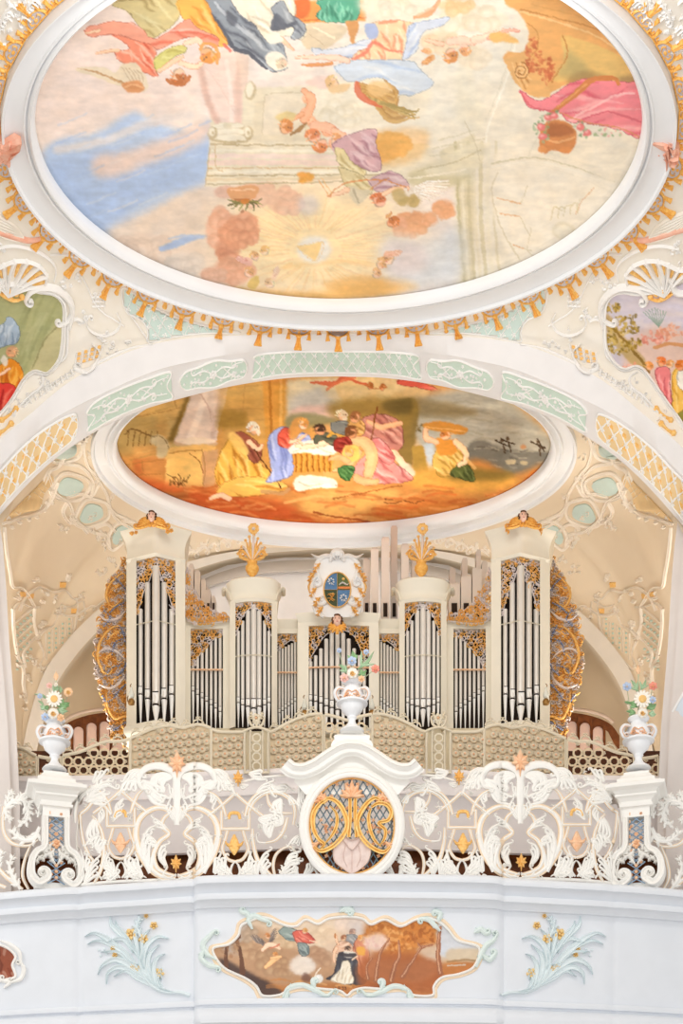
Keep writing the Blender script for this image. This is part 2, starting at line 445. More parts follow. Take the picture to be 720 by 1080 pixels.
# ================================================================ painting by hand into vertex colours
def _up(g,H,W):
    h,w=g.shape; y=np.linspace(0,h-1.001,H); x=np.linspace(0,w-1.001,W)
    y0=y.astype(int);x0=x.astype(int);fy=(y-y0)[:,None];fx=(x-x0)[None,:]
    fy=fy*fy*(3-2*fy);fx=fx*fx*(3-2*fx)
    return (g[y0][:,x0]*(1-fy)*(1-fx)+g[y0+1][:,x0]*fy*(1-fx)+g[y0][:,x0+1]*(1-fy)*fx+g[y0+1][:,x0+1]*fy*fx)
def fbm(H,W,cell,seed,oct=4,asp=1.0):
    r=np.random.RandomState(seed); out=np.zeros((H,W)); a=1;tot=0
    for o in range(oct):
        c=cell/2**o
        if c<1.2: break
        g=r.rand(max(3,int(H/c)+3),max(3,int(W/(c*asp))+3)); out+=a*_up(g,H,W); tot+=a; a*=.55
    return out/tot
class Canvas:
    def __init__(s,x0,y0,x1,y1,k=2,col=(255,255,255),seed=1):
        s.x0,s.y0,s.x1,s.y1,s.k=x0,y0,x1,y1,k
        s.W=int((x1-x0)*k); s.H=int((y1-y0)*k)
        s.a=np.zeros((s.H,s.W,3),np.float32)+np.array(col,np.float32); s.seed=seed
        s.rnd=random.Random(seed)
    def _bb(s,pts,pad):
        xs=[p[0] for p in pts];ys=[p[1] for p in pts]
        x0=max(0,int((min(xs)-pad-s.x0)*s.k)); x1=min(s.W,int((max(xs)+pad-s.x0)*s.k)+2)
        y0=max(0,int((min(ys)-pad-s.y0)*s.k)); y1=min(s.H,int((max(ys)+pad-s.y0)*s.k)+2)
        return x0,x1,y0,y1
    def _blur(s,m,r):
        if r<=0: return m
        n=max(1,int(round(r*2))); x=np.arange(-n,n+1); g=np.exp(-x*x/(2*r*r)); g/=g.sum()
        m=np.pad(m,n,mode='edge')
        m=np.apply_along_axis(lambda v:np.convolve(v,g,'valid'),0,m) if False else sum(g[i]*m[i:m.shape[0]-2*n+i,:] for i in range(2*n+1))
        return sum(g[i]*m[:,i:m.shape[1]-2*n+i] for i in range(2*n+1))
    def mask(s,pts,soft=.4,smooth=True):
        if smooth: pts=cr(pts,2.0,True)
        pad=soft*3+1; x0,x1,y0,y1=s._bb(pts,pad)
        if x1<=x0 or y1<=y0: return None
        X=(np.arange(x0,x1)+.5)/s.k+s.x0; Y=(np.arange(y0,y1)+.5)/s.k+s.y0
        m=np.zeros((y1-y0,x1-x0),bool); n=len(pts)
        for i in range(n):
            xa,ya=pts[i];xb,yb=pts[(i+1)%n]
            if ya==yb: continue
            r=(ya>Y)!=(yb>Y)
            if not r.any(): continue
            xi=(xb-xa)*(Y[r]-ya)/(yb-ya)+xa
            m[r]^=X[None,:]<xi[:,None]
        return (x0,x1,y0,y1,s._blur(m.astype(np.float32),soft*s.k))
    def put(s,M,col,a=1.0):
        if M is None: return
        x0,x1,y0,y1,m=M; m=(m*a)[...,None]
        s.a[y0:y1,x0:x1]=s.a[y0:y1,x0:x1]*(1-m)+np.array(col,np.float32)*m
    def poly(s,pts,col,a=1.0,soft=.4,smooth=True):
        M=s.mask(pts,soft,smooth); s.put(M,col,a); return M
    def line(s,pts,col,w=1.0,a=1.0,soft=.3,clip=None):
        p=cr(pts,1.5); T=arclen(p); mx=max(w) if isinstance(w,(list,tuple)) else w
        x0,x1,y0,y1=s._bb(p,mx+soft*2+1)
        if x1<=x0 or y1<=y0: return
        X=((np.arange(x0,x1)+.5)/s.k+s.x0)[None,:]; Y=((np.arange(y0,y1)+.5)/s.k+s.y0)[:,None]
        m=np.zeros((y1-y0,x1-x0),np.float32)
        for i in range(len(p)-1):
            ax,ay=p[i];bx,by=p[i+1];dx,dy=bx-ax,by-ay;l2=dx*dx+dy*dy or 1e-6
            t=np.clip(((X-ax)*dx+(Y-ay)*dy)/l2,0,1); d=np.hypot(X-ax-t*dx,Y-ay-t*dy)
            r=interp(w,T[i])/2
            m=np.maximum(m,np.clip((r-d)/max(soft,.25)+.5,0,1))
        if clip is not None:
            cx0,cx1,cy0,cy1,cm=clip; full=np.zeros_like(m)
            ax0,ax1=max(x0,cx0),min(x1,cx1); ay0,ay1=max(y0,cy0),min(y1,cy1)
            if ax1>ax0 and ay1>ay0: full[ay0-y0:ay1-y0,ax0-x0:ax1-x0]=cm[ay0-cy0:ay1-cy0,ax0-cx0:ax1-cx0]
            m=m*full
        m=(m*a)[...,None]; s.a[y0:y1,x0:x1]=s.a[y0:y1,x0:x1]*(1-m)+np.array(col,np.float32)*m
    def el(s,x,y,rx,ry,col,a=1.0,soft=.4,ang=0,clip=None):
        c,n=math.cos(ang),math.sin(ang)
        pts=[(x+rx*math.cos(t)*c-ry*math.sin(t)*n,y+rx*math.cos(t)*n+ry*math.sin(t)*c) for t in [2*PI*i/16 for i in range(16)]]
        return s.poly(pts,col,a,soft)
    def cloud(s,x,y,rx,ry,light,dark,n=9,a=.9,seed=None,soft=.8,lx=.4,ly=.5):
        r=random.Random(seed if seed is not None else int(x*7+y*13)); mid=[(p+q)/2 for p,q in zip(light,dark)]
        s.el(x,y,rx*.82,ry*.82,mid,a*.9,soft*2)
        P_=[]
        for i in range(n+5):
            t=r.uniform(0,2*PI); d=math.sqrt(r.random())*.72; P_.append((y+ry*d*math.sin(t),x+rx*d*math.cos(t),r.uniform(.22,.40)*(rx+ry)/2))
        for by,bx,br in sorted(P_):
            s.el(bx,by,br*1.06,br*.98,[v*.95 for v in dark],a*.55,soft)
            s.el(bx+lx*br*.12,by+ly*br*.14,br*.94,br*.86,mid,a*.75,soft)
            s.el(bx+lx*br*.35,by+ly*br*.4,br*.66,br*.56,light,a*.8,soft*1.6)
    def drape(s,pts,base,dark,light,dirs,n=8,seed=3,w=1.6,outline=.55,smooth=True):
        """cloth: filled shape with folds running along dirs (list of 2 end points of the flow)"""
        M=s.poly(pts,base,1,.4,smooth); r=random.Random(seed)
        if M is None: return
        xs=[p[0] for p in pts];ys=[p[1] for p in pts]
        (ax,ay),(bx,by)=dirs; dx,dy=bx-ax,by-ay; L=math.hypot(dx,dy) or 1; ux,uy=dx/L,dy/L; nx,ny=-uy,ux
        ext=max(max(xs)-min(xs),max(ys)-min(ys))
        mx,my=sum(xs)/len(xs),sum(ys)/len(ys)
        for i in range(n*2):
            o=(i/(n*2-1)-.5)*ext*1.0+r.uniform(-1,1)*ext*.05; st=r.uniform(-.5,.1)*L; ln=r.uniform(.45,.95)*L
            q=[]
            for t in (0,.33,.66,1):
                u=st+ln*t; b=r.uniform(-1,1)*ext*.05
                q.append((mx+ux*u+nx*(o*(1-.25*t)+b),my+uy*u+ny*(o*(1-.25*t)+b)))
            c=dark if i%2 else light
            s.line(q,c,[w*.5,w*2.0,w*1.5,.3],.45,w*.7,clip=M); s.line(q,c,[w*.2,w*.8,w*.5,.2],.5,.4,clip=M)
        my2=max(ys)-(max(ys)-min(ys))*.12
        if outline: s.line(list(pts)+[pts[0]],[v*.7 for v in dark],.75,outline,.3)
        return M
    def limb(s,pts,w,skin=(240,196,160),dark=(205,130,90)):
        s.line(pts,dark,[v+.8 for v in w] if isinstance(w,list) else w+.8,.85,.4)
        s.line(pts,skin,w,1,.5)
        s.line([(a-.25*(w if not isinstance(w,list) else w[0])*.4,b-.3) for a,b in pts],[min(255,v+14) for v in skin],[.5*v for v in w] if isinstance(w,list) else w*.5,.7,.6)
    def head(s,x,y,r,ang=-1.57,skin=(242,196,160),hair=(150,90,45),side=1,beard=None):
        """ang: direction of the crown; side: which way the face looks"""
        c,n=math.cos(ang),math.sin(ang); fx,fy=-n*side,c*side
        s.el(x,y,r*1.05,r*.92,[v*.72 for v in skin],.9,.4,ang)
        s.el(x+fx*r*.12,y+fy*r*.12,r*.95,r*.8,skin,1,.4,ang)
        s.el(x+fx*r*.45-c*r*.1,y+fy*r*.45-n*r*.1,r*.28,r*.25,[min(255,skin[0]),skin[1]*.86,skin[2]*.82],.8,.5)
        hp=[]
        for i in range(9):
            t=ang+(-1.9+ i*3.1/8)*(-side) ; hp.append((x+r*1.16*math.cos(t),y+r*1.16*math.sin(t)))
        hp+= [(x+fx*r*.1+c*r*.5,y+fy*r*.1+n*r*.5),(x-fx*r*.5-c*r*.2,y-fy*r*.5-n*r*.2)]
        hp=[(p[0]-fx*r*.1,p[1]-fy*r*.1) for p in hp]
        s.poly(hp,hair,.95,.4)
        for i in range(4):
            t=ang+(.3+i*.5)*side*-1
            s.line([(x+r*.7*math.cos(t),y+r*.7*math.sin(t)),(x+r*1.15*math.cos(t+.25),y+r*1.15*math.sin(t+.25))],[min(255,v*1.35) for v in hair],r*.16,.6,.3)
        for k,l in ((.42,.12),(.78,.12)):
            ex,ey=x+fx*r*(k-.1)+c*r*l-fx*0,y+fy*r*(k-.1)+n*r*l
            s.el(ex,ey,r*.11,r*.11,(95,55,40),.85,.3)
        s.el(x+fx*r*.5-c*r*.45,y+fy*r*.5-n*r*.45,r*.16,r*.08,(200,90,75),.8,.3,ang+PI/2)
        s.line([(x+fx*r*.6+c*r*.05,y+fy*r*.6+n*r*.05),(x+fx*r*.68-c*r*.2,y+fy*r*.68-n*r*.2)],[v*.78 for v in skin],r*.12,.8,.3)
        if beard: s.poly([(x+fx*r*.1-c*r*.5,y+fy*r*.1-n*r*.5),(x+fx*r*.8-c*r*.35,y+fy*r*.8-n*r*.35),(x+fx*r*.9-c*r*1.1,y+fy*r*.9-n*r*1.1),(x+fx*r*.4-c*r*1.4,y+fy*r*.4-n*r*1.4)],beard,.9,.4)
    def wing(s,x,y,ang,L,W,base,dark,light,n=9,bend=.5):
        for i in range(n):
            t=i/(n-1); a=ang+bend*(t-.2); l=L*(1-.6*t*t)
            p=[(x,y),(x+l*.5*math.cos(a-.25),y+l*.5*math.sin(a-.25)),(x+l*math.cos(a),y+l*math.sin(a))]
            s.line(p,dark,[W*.5,W*.5,W*.2],.9,.4); s.line(p,base if i%2 else light,[W*.4,W*.36,W*.1],.95,.4)
        s.line([(x,y),(x+L*.28*math.cos(ang+bend*.3),y+L*.28*math.sin(ang+bend*.3))],base,[W*1.6,W*1.4,W*.4],.7,.8)
        for i in range(5):
            a=ang+bend*i/5; s.line([(x+L*.1*math.cos(a),y+L*.1*math.sin(a)),(x+L*.35*math.cos(a),y+L*.35*math.sin(a))],dark,W*.14,.5,.3)
    def tree(s,trunk,w,bark,fol=None):
        s.line(trunk,[v*.7 for v in bark],[w*1.3,w,w*.6],1,.4); s.line([(a-.3,b) for a,b in trunk],bark,[w*.9,w*.7,w*.35],.9,.4)
    def leaves(s,x,y,rx,ry,cols,n=60,r=1.6,seed=1,a=.7):
        q=random.Random(seed)
        for i in range(n):
            t=q.uniform(0,2*PI);d=math.sqrt(q.random())
            s.el(x+rx*d*math.cos(t),y+ry*d*math.sin(t),r*q.uniform(.6,1.5),r*q.uniform(.4,.9),q.choice(cols),a,.35,q.uniform(0,3))
    def finish(s,amp=.05,warp=1.0,brush=.04,asp=3.0,sat=1.0,lift=0.0):
        H,W=s.H,s.W
        nx=(fbm(H,W,9*s.k,s.seed+5,3)-.5)*2*warp*s.k; ny=(fbm(H,W,9*s.k,s.seed+6,3)-.5)*2*warp*s.k
        yy,xx=np.mgrid[0:H,0:W]
        xi=np.clip(xx+nx,0,W-1).astype(int); yi=np.clip(yy+ny,0,H-1).astype(int)
        s.a=s.a[yi,xi]
        n3=(fbm(H,W,2.6*s.k,s.seed+15,2,2.0)-.5)*2*warp*.8*s.k; n4=(fbm(H,W,2.6*s.k,s.seed+16,2,2.0)-.5)*2*warp*.8*s.k
        s.a=s.a[np.clip(yy+n4,0,H-1).astype(int),np.clip(xx+n3,0,W-1).astype(int)]
        n=fbm(H,W,30*s.k,s.seed+1,5)-.5; b=fbm(H,W,5*s.k,s.seed+2,3,asp)-.5
        s.a=s.a*(1+amp*2*n+brush*2*b)[...,None]
        n2=fbm(H,W,18*s.k,s.seed+9,3)-.5
        s.a[...,0]*=1+amp*.5*n2; s.a[...,2]*=1-amp*.8*n2
        s.a=s.a+(np.array([247,236,222],np.float32)-s.a)*lift
        if sat!=1.0:
            g=s.a.mean(axis=2,keepdims=True); s.a=g+(s.a-g)*sat
        s.a=np.clip(s.a,0,255)
    def sample(s,x,y):
        i=min(max(int((x-s.x0)*s.k),0),s.W-1); j=min(max(int((y-s.y0)*s.k),0),s.H-1)
        return s.a[j,i]
M_paint=None
def painted(name,S,cv,inside,step,parent=None,h=0.0,planar=None):
    """a painted sheet: dense grid in the surface, colours stored per vertex"""
    global M_paint
    if M_paint is None: M_paint=paint_mat()
    xs=np.arange(cv.x0,cv.x1+step*.5,step); ys=np.arange(cv.y0,cv.y1+step*.5,step)
    idx={};vs=[];cols=[];fs=[]
    ins=inside(xs[None,:]+0*ys[:,None],ys[:,None]+0*xs[None,:])
    cell=ins[:-1,:-1]|ins[1:,:-1]|ins[:-1,1:]|ins[1:,1:]
    need=np.zeros_like(ins); need[:-1,:-1]|=cell;need[1:,:-1]|=cell;need[:-1,1:]|=cell;need[1:,1:]|=cell
    I=-np.ones(ins.shape,int); jj,ii=np.nonzero(need); I[jj,ii]=np.arange(len(jj))
    vs=[S.pt(float(xs[i]),float(ys[j]),h) for j,i in zip(jj,ii)]
    pj=np.clip(((ys[jj]-cv.y0)*cv.k).astype(int),0,cv.H-1); pi=np.clip(((xs[ii]-cv.x0)*cv.k).astype(int),0,cv.W-1)
    C=cv.a[pj,pi]/255.0; C=np.where(C<=0.04045,C/12.92,((C+0.055)/1.055)**2.4)
    cj,ci=np.nonzero(cell)
    fs=np.stack([I[cj,ci],I[cj+1,ci],I[cj+1,ci+1],I[cj,ci+1]],1).tolist()
    me=bpy.data.meshes.new(name); me.from_pydata([tuple(v) for v in vs],[],fs); me.update()
    at=me.color_attributes.new('Col','FLOAT_COLOR','POINT')
    at.data.foreach_set('color',np.concatenate([C,np.ones((len(C),1))],1).astype(np.float32).ravel())
    me.materials.append(M_paint)
    o=bpy.data.objects.new(name,me)
    from mathutils import Matrix
    c=sum((v.co for v in me.vertices),Vector())/len(me.vertices) if len(me.vertices)<2000 else me.vertices[len(me.vertices)//2].co.copy()
    me.transform(Matrix.Translation(-c)); o.location=c; COL.objects.link(o)
    if parent is not None: o.parent=parent; o.location=c-parent_world(parent)
    return o
# ================================================================ the great oval fresco of the nave
EARTH=(196,140,84)
def paint_main():
    c=Canvas(32,-80,682,318,2,(236,222,212),11)
    # sky washes
    c.poly([(30,-90),(690,-90),(690,330),(30,330)],(238,224,214),1,0,False)
    c.cloud(200,-30,70,30,(240,226,210),(224,200,180),12); c.cloud(420,-36,90,30,(242,230,212),(228,206,178),12); c.cloud(320,-62,80,14,(206,214,230),(184,198,224),10)
    c.poly([(36,40),(110,0),(230,60),(230,110),(120,130),(40,150)],(238,216,206),.8,14)
    c.poly([(380,0),(560,0),(560,60),(470,110),(430,150),(370,150)],(232,224,208),.9,12)
    c.poly([(45,165),(60,148),(100,140),(140,118),(160,128),(205,140),(222,128),(222,190),(190,205),(160,225),(120,245),(135,250),(128,268),(60,210)],(176,198,230),1,3)
    c.poly([(50,175),(90,160),(130,158),(170,150),(218,150),(222,190),(150,210),(120,240),(90,232)],(160,186,228),.8,5)
    c.poly([(100,165),(130,160),(160,150),(190,140),(220,128),(222,142),(190,160),(150,175),(120,186),(100,184)],(235,205,188),.9,4)
    c.line([(60,158),(110,148),(150,132),(200,120)],(232,222,218),9,.7,5)
    for i in range(34):
        x=50+c.rnd.random()*160;y=130+c.rnd.random()*110
        c.line([(x,y),(x+14,y-5),(x+30,y-12)],c.rnd.choice([(188,206,234),(150,178,224),(214,220,232),(228,214,210)]),2.2,.35,1.2)
    # lower clouds
    c.poly([(112,245),(150,225),(190,205),(235,190),(300,190),(300,300),(240,300),(180,285),(130,268)],(228,208,190),.95,5)
    c.cloud(150,262,34,20,(234,214,198),(216,188,166),9)
    c.line([(170,262),(185,257),(200,251),(218,248)],(150,178,222),[5,8,7,1],.9,2)
    c.line([(178,252),(195,248),(214,250)],(170,190,224),[2,4,2],.8,1.5)
    c.cloud(195,278,26,14,(226,214,204),(206,192,180),8)
    # golden glory
    c.el(335,252,105,62,(246,218,170),.9,16); c.el(330,255,75,45,(250,224,172),.8,14)
    for i in range(70):
        a=2*PI*i/70+c.rnd.uniform(-.03,.03); r0=26+c.rnd.random()*6; r1=60+c.rnd.random()*42
        c.line([(331+r0*math.cos(a),263+r0*.8*math.sin(a)),(331+r1*math.cos(a),263+r1*.62*math.sin(a))],c.rnd.choice([(240,196,128),(252,232,190),(236,190,140)]),[1.6,.8],.45,.8)
    c.poly([(262,312),(240,302),(290,306),(340,306),(380,298),(420,292),(440,302),(400,312),(340,318)],(232,176,96),.9,3)
    c.poly([(340,300),(380,290),(415,296),(420,306),(370,312)],(226,166,84),.7,3)
    c.line([(300,282),(330,278),(372,276),(410,282)],(242,200,130),5,.5,3)
    # sacred triangle in a white disc
    c.el(331,263,18,14.5,(232,228,220),.95,2); c.poly([(312,260),(340,255),(332,275)],(244,208,140),1,.6,False)
    c.line([(312,260),(340,255),(332,275),(312,260)],(226,180,110),.7,.6)
    # dark orange cloud, left
    for (x,y,rx,ry,l,d) in ((233,243,20,26,(242,192,162),(222,154,120)),(255,240,22,18,(238,178,142),(212,136,100)),(240,262,16,16,(220,152,118),(190,118,88)),(245,285,24,20,(236,182,150),(210,142,110)),(225,290,16,12,(226,184,160),(204,150,124)),(300,212,24,16,(238,196,166),(226,172,140)),(270,205,28,14,(236,196,168),(226,176,144)),(235,202,12,9,(228,190,170),(214,164,140))):
        c.cloud(x,y,rx,ry,l,d,9,.85)
    c.cloud(250,247,22,18,(234,170,132),(204,128,94),10)
    # cherub heads low left
    c.head(268,270,5,-2.0,(240,200,176),(214,160,104),1); c.head(262,287,5,-1.2,(240,200,178),(206,150,100),1); c.head(284,298,5,-1.6,(244,214,190),(226,186,140),-1); c.head(279,264,5,-1.5,(246,216,180),(232,180,110),-1)
    c.wing(262,276,3.5,14,5,(236,182,170),(206,130,116),(244,204,196),6); c.wing(288,292,5.2,12,4,(240,206,180),(214,166,136),(248,224,206),6)
    c.poly([(262,296),(270,290),(274,298),(268,305),(260,302)],(214,178,92),.9,.6)
    # shadow smudge and putto flowers
    c.poly([(316,208),(330,205),(336,216),(330,226),(318,226),(314,216)],(206,198,200),.7,3)
    # architecture: column, entablature, panels
    A=(228,216,190);Ad=(180,160,120);Al=(240,232,212);Pk=(236,212,200)
    c.poly([(224,92),(262,92),(340,90),(345,150),(355,160),(345,190),(225,190),(216,195),(220,158)],A,1,1,False)
    c.poly([(268,108),(340,96),(338,150),(266,150)],(222,208,180),1,.6,False); c.poly([(279,100),(322,98),(322,142),(276,142)],(228,214,190),1,.6,False)
    for q in ([(279,99),(322,97)],[(279,99),(276,142)],[(322,97),(322,142)]): c.line(q,(204,188,156),1.2,.8)
    c.poly([(222,148),(360,150),(480,152),(484,196),(340,187),(216,197)],A,1,.6,False)
    for y0,y1,cc,w in ((152,155,Ad,1.6),(158,160,Al,3),(164,166,Pk,5),(171,172,(234,206,192),6),(177,177,(204,170,120),1.2),(181,181,Al,2.5),(185,184,Ad,1.6),(189,187,(220,200,164),3),(194,190,Ad,1.4)):
        c.line([(222 if y0<176 else 218,y0),(300,y0*.7+y1*.3),(400,y1)],cc,w,.85,.5)
    c.line([(226,152),(228,176),(234,180)],(206,178,134),1.4,.8); c.line([(221,155),(216,196)],(190,170,130),1.2,.8)
    # column shaft in rose marble
    c.poly([(205,62),(248,50),(255,95),(254,132),(228,134),(216,108),(208,80)],(238,212,200),1,.6,False)
    c.poly([(246,48),(262,60),(260,92),(254,100)],(232,206,190),1,.6,False)
    c.poly([(207,70),(216,108),(228,134),(234,134),(222,104),(213,66)],(206,164,148),.8,1.5,False); c.poly([(250,60),(255,95),(254,132),(248,132),(246,95)],(214,176,160),.7,1.5,False); c.line([(238,64),(243,98),(244,130)],(246,228,218),4,.7,2)
    for i in range(8): c.line([(215+i*4,70+i*5),(226+i*3,78+i*6),(232+i*3,77+i*7)],(224,190,176),.8,.5,.5)
    for (x,y,rx,ry) in ((240,134,18,5),(241,140,20,5),(242,146,22,5)):
        c.el(x,y,rx,ry,Ad,.9,.6); c.el(x,y-1.2,rx*.96,ry*.75,Al,.95,.6)
    for x in (224,262): c.el(x,140,5,7,Ad,.8,.6); c.el(x-1,139,3.4,5,Al,.9,.6); c.el(x,140,1.6,2,Ad,.8,.4)
    c.el(264,95,6,10,Ad,.7,.6); c.el(263,94,4,8,Al,.9,.6)
    c.cloud(240,132,6,3,(238,228,204),(214,198,164),5)
    # right architecture: pilasters and dome edge
    c.poly([(430,120),(500,100),(520,60),(560,10),(600,20),(680,60),(690,200),(600,290),(520,320),(480,320),(478,190)],(232,222,202),1,3,False)
    c.poly([(452,60),(520,50),(545,40),(515,100),(500,125),(480,140),(440,140),(420,110)],(228,222,206),.8,6)
    c.line([(545,40),(533,85),(516,130),(512,150)],(244,238,222),2,.9,.6); c.line([(541,40),(529,85),(512,128)],(212,204,182),1.2,.8,.5)
    c.poly([(462,160),(500,140),(500,310),(486,316),(480,196)],(216,204,172),1,1,False)
    for i,(x,cc,w) in enumerate(((482,(188,176,134),3),(487,(232,222,196),3),(493,(200,188,150),3.5),(499,(226,214,186),3),(505,(206,194,158),4),(512,(232,222,198),4),(519,(214,202,170),3))):
        c.line([(x-2+i,150),(x+2,230),(x+8,306-i*2)],cc,w,.85,.8)
    c.poly([(430,186),(440,178),(486,168),(494,184),(478,196),(436,196)],(196,184,142),.8,2); c.poly([(448,178),(500,150),(512,160),(498,182),(470,186)],(222,212,184),.9,1.5)
    c.line([(440,180),(480,170),(506,158)],(190,176,136),1.4,.8); c.line([(430,188),(476,182),(490,178)],(236,226,204),2,.8)
    for k,(p,q) in enumerate((((462,148),(505,136)),((456,156),(512,146)),((450,164),(505,160)))): c.line([p,q],(206,196,166),1.3,.7)
    c.poly([(488,60),(512,132),(500,138),(480,120)],(226,218,196),.8,3)
    # balcony block, cornices
    c.poly([(524,160),(575,130),(640,150),(660,170),(600,240),(545,272),(525,240),(518,200)],(238,226,204),1,2)
    c.line([(518,172),(560,166),(600,174),(648,192)],(206,194,160),1.4,.9); c.line([(518,176),(560,170),(600,178),(646,196)],(246,238,220),2,.9); c.line([(520,180),(560,174),(598,182),(640,200)],(196,182,148),1.1,.8)
    c.poly([(522,176),(560,170),(600,178),(650,196),(600,250),(548,278),(530,250),(519,215),(518,190)],(243,232,212),.85,1.5)
    c.line([(524,182),(518,200),(524,228),(534,252),(548,274)],(214,200,168),1.6,.8)
    for (a,b_,d) in (((524,208),(548,214),(556,196)),((527,225),(548,228),(558,248)),((540,258),(552,262),(562,264))):
        c.line([a,b_],(222,168,112),1.4,.8); c.line([b_,d],(206,192,156),1,.8)
    c.line([(560,240),(556,262),(566,272)],(214,200,168),1.2,.7); c.line([(606,225),(614,212),(626,198)],(210,160,110),1.2,.7)
    c.el(594,243,13,9,(216,202,168),.6,1); c.el(594,244,10,7,(238,228,206),.9,1)
    for k in range(5): c.line([(580+k*7,232-k*2),(584+k*6,218),(592+k*5,222-k*3)],(206,190,146),1.2,.7)
    c.line([(556,165),(575,130),(590,118)],(222,212,188),1.4,.7); c.line([(560,156),(640,176),(672,150)],(228,218,196),1.5,.6)
    c.line([(490,128),(500,150),(506,170)],(196,184,150),1.2,.7)
    # golden clouds under the angels
    c.cloud(410,152,28,16,(234,174,92),(214,146,62),10); c.cloud(400,160,22,14,(232,168,84),(208,138,56),8)
    c.poly([(384,140),(440,135),(452,146),(440,168),(400,176),(388,166)],(232,170,86),.5,3)
    c.cloud(440,232,26,10,(238,176,132),(218,144,96),9); c.cloud(430,242,20,9,(240,184,138),(222,150,104),8); c.cloud(468,220,14,12,(238,176,130),(222,146,96),7); c.cloud(420,235,10,8,(236,178,140),(218,146,108),6)
    c.poly([(406,250),(450,254),(484,240),(484,294),(430,300),(404,285)],(206,212,218),.9,7); c.poly([(404,258),(440,256),(450,280),(415,290)],(222,206,204),.8,6)
    # cherub pair low right
    c.head(402,278,6,-1.2,(240,200,170),(216,160,104),1); c.head(410,272,6.5,-1.9,(244,206,176),(206,146,92),-1); c.wing(408,268,-.1,15,5,(232,180,152),(206,140,108),(242,204,180),6,.5); c.head(397,288,5,-1.5,(240,200,170),(214,160,110),1)
    # pale cloud mass behind the upper angels
    c.poly([(326,92),(360,84),(430,80),(452,92),(454,104),(440,124),(400,132),(345,134),(330,118)],(232,222,200),1,3)
    c.cloud(360,118,28,14,(238,230,212),(222,208,178),9); c.cloud(420,112,24,14,(236,228,210),(222,212,188),9)
    # top centre: open book, green drape, orange throne
    c.poly([(300,0),(384,0),(386,22),(320,24),(304,20)],(226,140,66),1,.8,False); c.poly([(310,0),(326,0),(324,16),(312,18)],(206,92,42),1,1); c.line([(300,22),(386,18)],(190,90,40),1.4,.9)
    c.drape([(334,0),(376,-4),(376,20),(352,23),(333,18),(338,8)],(70,156,124),(28,96,72),(140,210,176),((350,0),(352,22)),7,5,2.2)
    c.poly([(322,26),(352,24),(366,32),(346,50),(330,54),(318,46)],(216,196,164),1,.8); c.line([(330,28),(352,40)],(240,228,196),2.5,.9); c.line([(326,36),(342,48)],(190,164,128),1,.7)
    c.poly([(364,22),(378,24),(374,44),(378,50),(372,48),(366,30)],(206,140,80),1,.5)
    c.poly([(380,0),(440,0),(452,10),(440,24),(400,28),(384,14)],(232,222,200),1,3); c.cloud(415,10,26,12,(240,232,214),(214,200,172),8)
    c.line([(437,18),(452,14),(462,2)],(220,150,104),[3,6,5],.9,.6); c.line([(440,16),(456,8)],(238,184,146),2.5,.8)
    c.cloud(500,20,44,14,(238,230,210),(226,208,174),10); c.cloud(480,6,24,8,(236,206,160),(222,180,120),7)
    # white-robed saint with dark cloak (upside down from here)
    c.drape([(232,-16),(262,-30),(300,-18),(312,10),(304,26),(322,32),(318,42),(300,38),(292,44),(280,42),(262,28)],(238,228,206),(200,182,150),(250,246,232),((262,0),(300,40)),9,8,2.2)
    c.drape([(286,8),(298,0),(306,14),(318,22),(322,32),(316,41),(306,40),(310,30),(300,28),(288,32),(290,20)],(140,148,158),(64,70,84),(196,202,208),((290,8),(316,34)),6,9,2)
    c.poly([(290,14),(300,24),(312,22),(308,28),(286,32)],(70,76,90),.9,.5)
    c.drape([(200,-14),(214,-22),(236,-10),(252,14),(268,26),(280,42),(296,44),(300,56),(304,70),(292,76),(280,72),(262,56),(246,52),(238,36),(222,18)],(128,138,150),(58,64,80),(190,198,206),((214,0),(296,70)),10,12,2.6)
    c.line([(214,4),(232,28),(246,50),(262,56),(280,72)],(62,68,84),[3,5,5,3],.9,.8); c.line([(226,2),(246,24),(262,36),(276,48)],(186,194,204),[3,4,4,2],.8,.8)
    c.poly([(240,10),(250,20),(246,28),(238,20)],(64,70,84),.8,.8)
    c.poly([(280,58),(292,54),(302,62),(304,70),(292,74),(282,68)],(244,236,220),1,.5); c.head(297,66,5.5,2.6,(240,204,176),(210,190,160),-1)
    c.limb([(296,40),(302,46),(309,52)],[4,3.4,1.6]); c.poly([(280,36),(296,38),(298,44),(284,46)],(244,236,218),1,.5)
    # orange and red angel, top left
    c.poly([(120,0),(150,-4),(180,0),(176,26),(160,38),(148,26),(136,14)],(190,168,110),1,1); c.drape([(118,6),(130,0),(186,-2),(190,14),(180,28),(158,40),(146,26),(134,12)],(204,186,128),(148,124,72),(226,214,160),((130,0),(170,34)),7,21,2.6)
    c.drape([(186,0),(212,-4),(226,20),(240,46),(226,48),(206,30),(192,18)],(238,176,74),(214,120,36),(250,206,120),((196,0),(232,44)),8,14,2.6)
    c.drape([(88,32),(102,25),(140,24),(160,40),(176,34),(198,20),(206,28),(214,32),(230,40),(226,50),(204,40),(188,42),(166,52),(150,44),(120,36),(96,38)],(236,150,124),(214,84,60),(248,200,182),((100,28),(220,44)),9,15,2.4)
    c.drape([(118,36),(150,44),(164,52),(162,66),(166,80),(150,76),(136,70),(124,62),(122,54),(136,50)],(236,130,100),(206,72,48),(248,196,172),((130,40),(160,76)),8,16,2.2)
    c.limb([(101,56),(112,54),(124,53)],[1.5,3,3.6]); c.limb([(90,35),(104,31)],[1.4,3])
    c.drape([(162,62),(176,52),(192,48),(196,54),(180,62),(172,74),(164,74)],(206,198,110),(158,146,60),(230,224,150),((164,60),(190,56)),5,17,2)
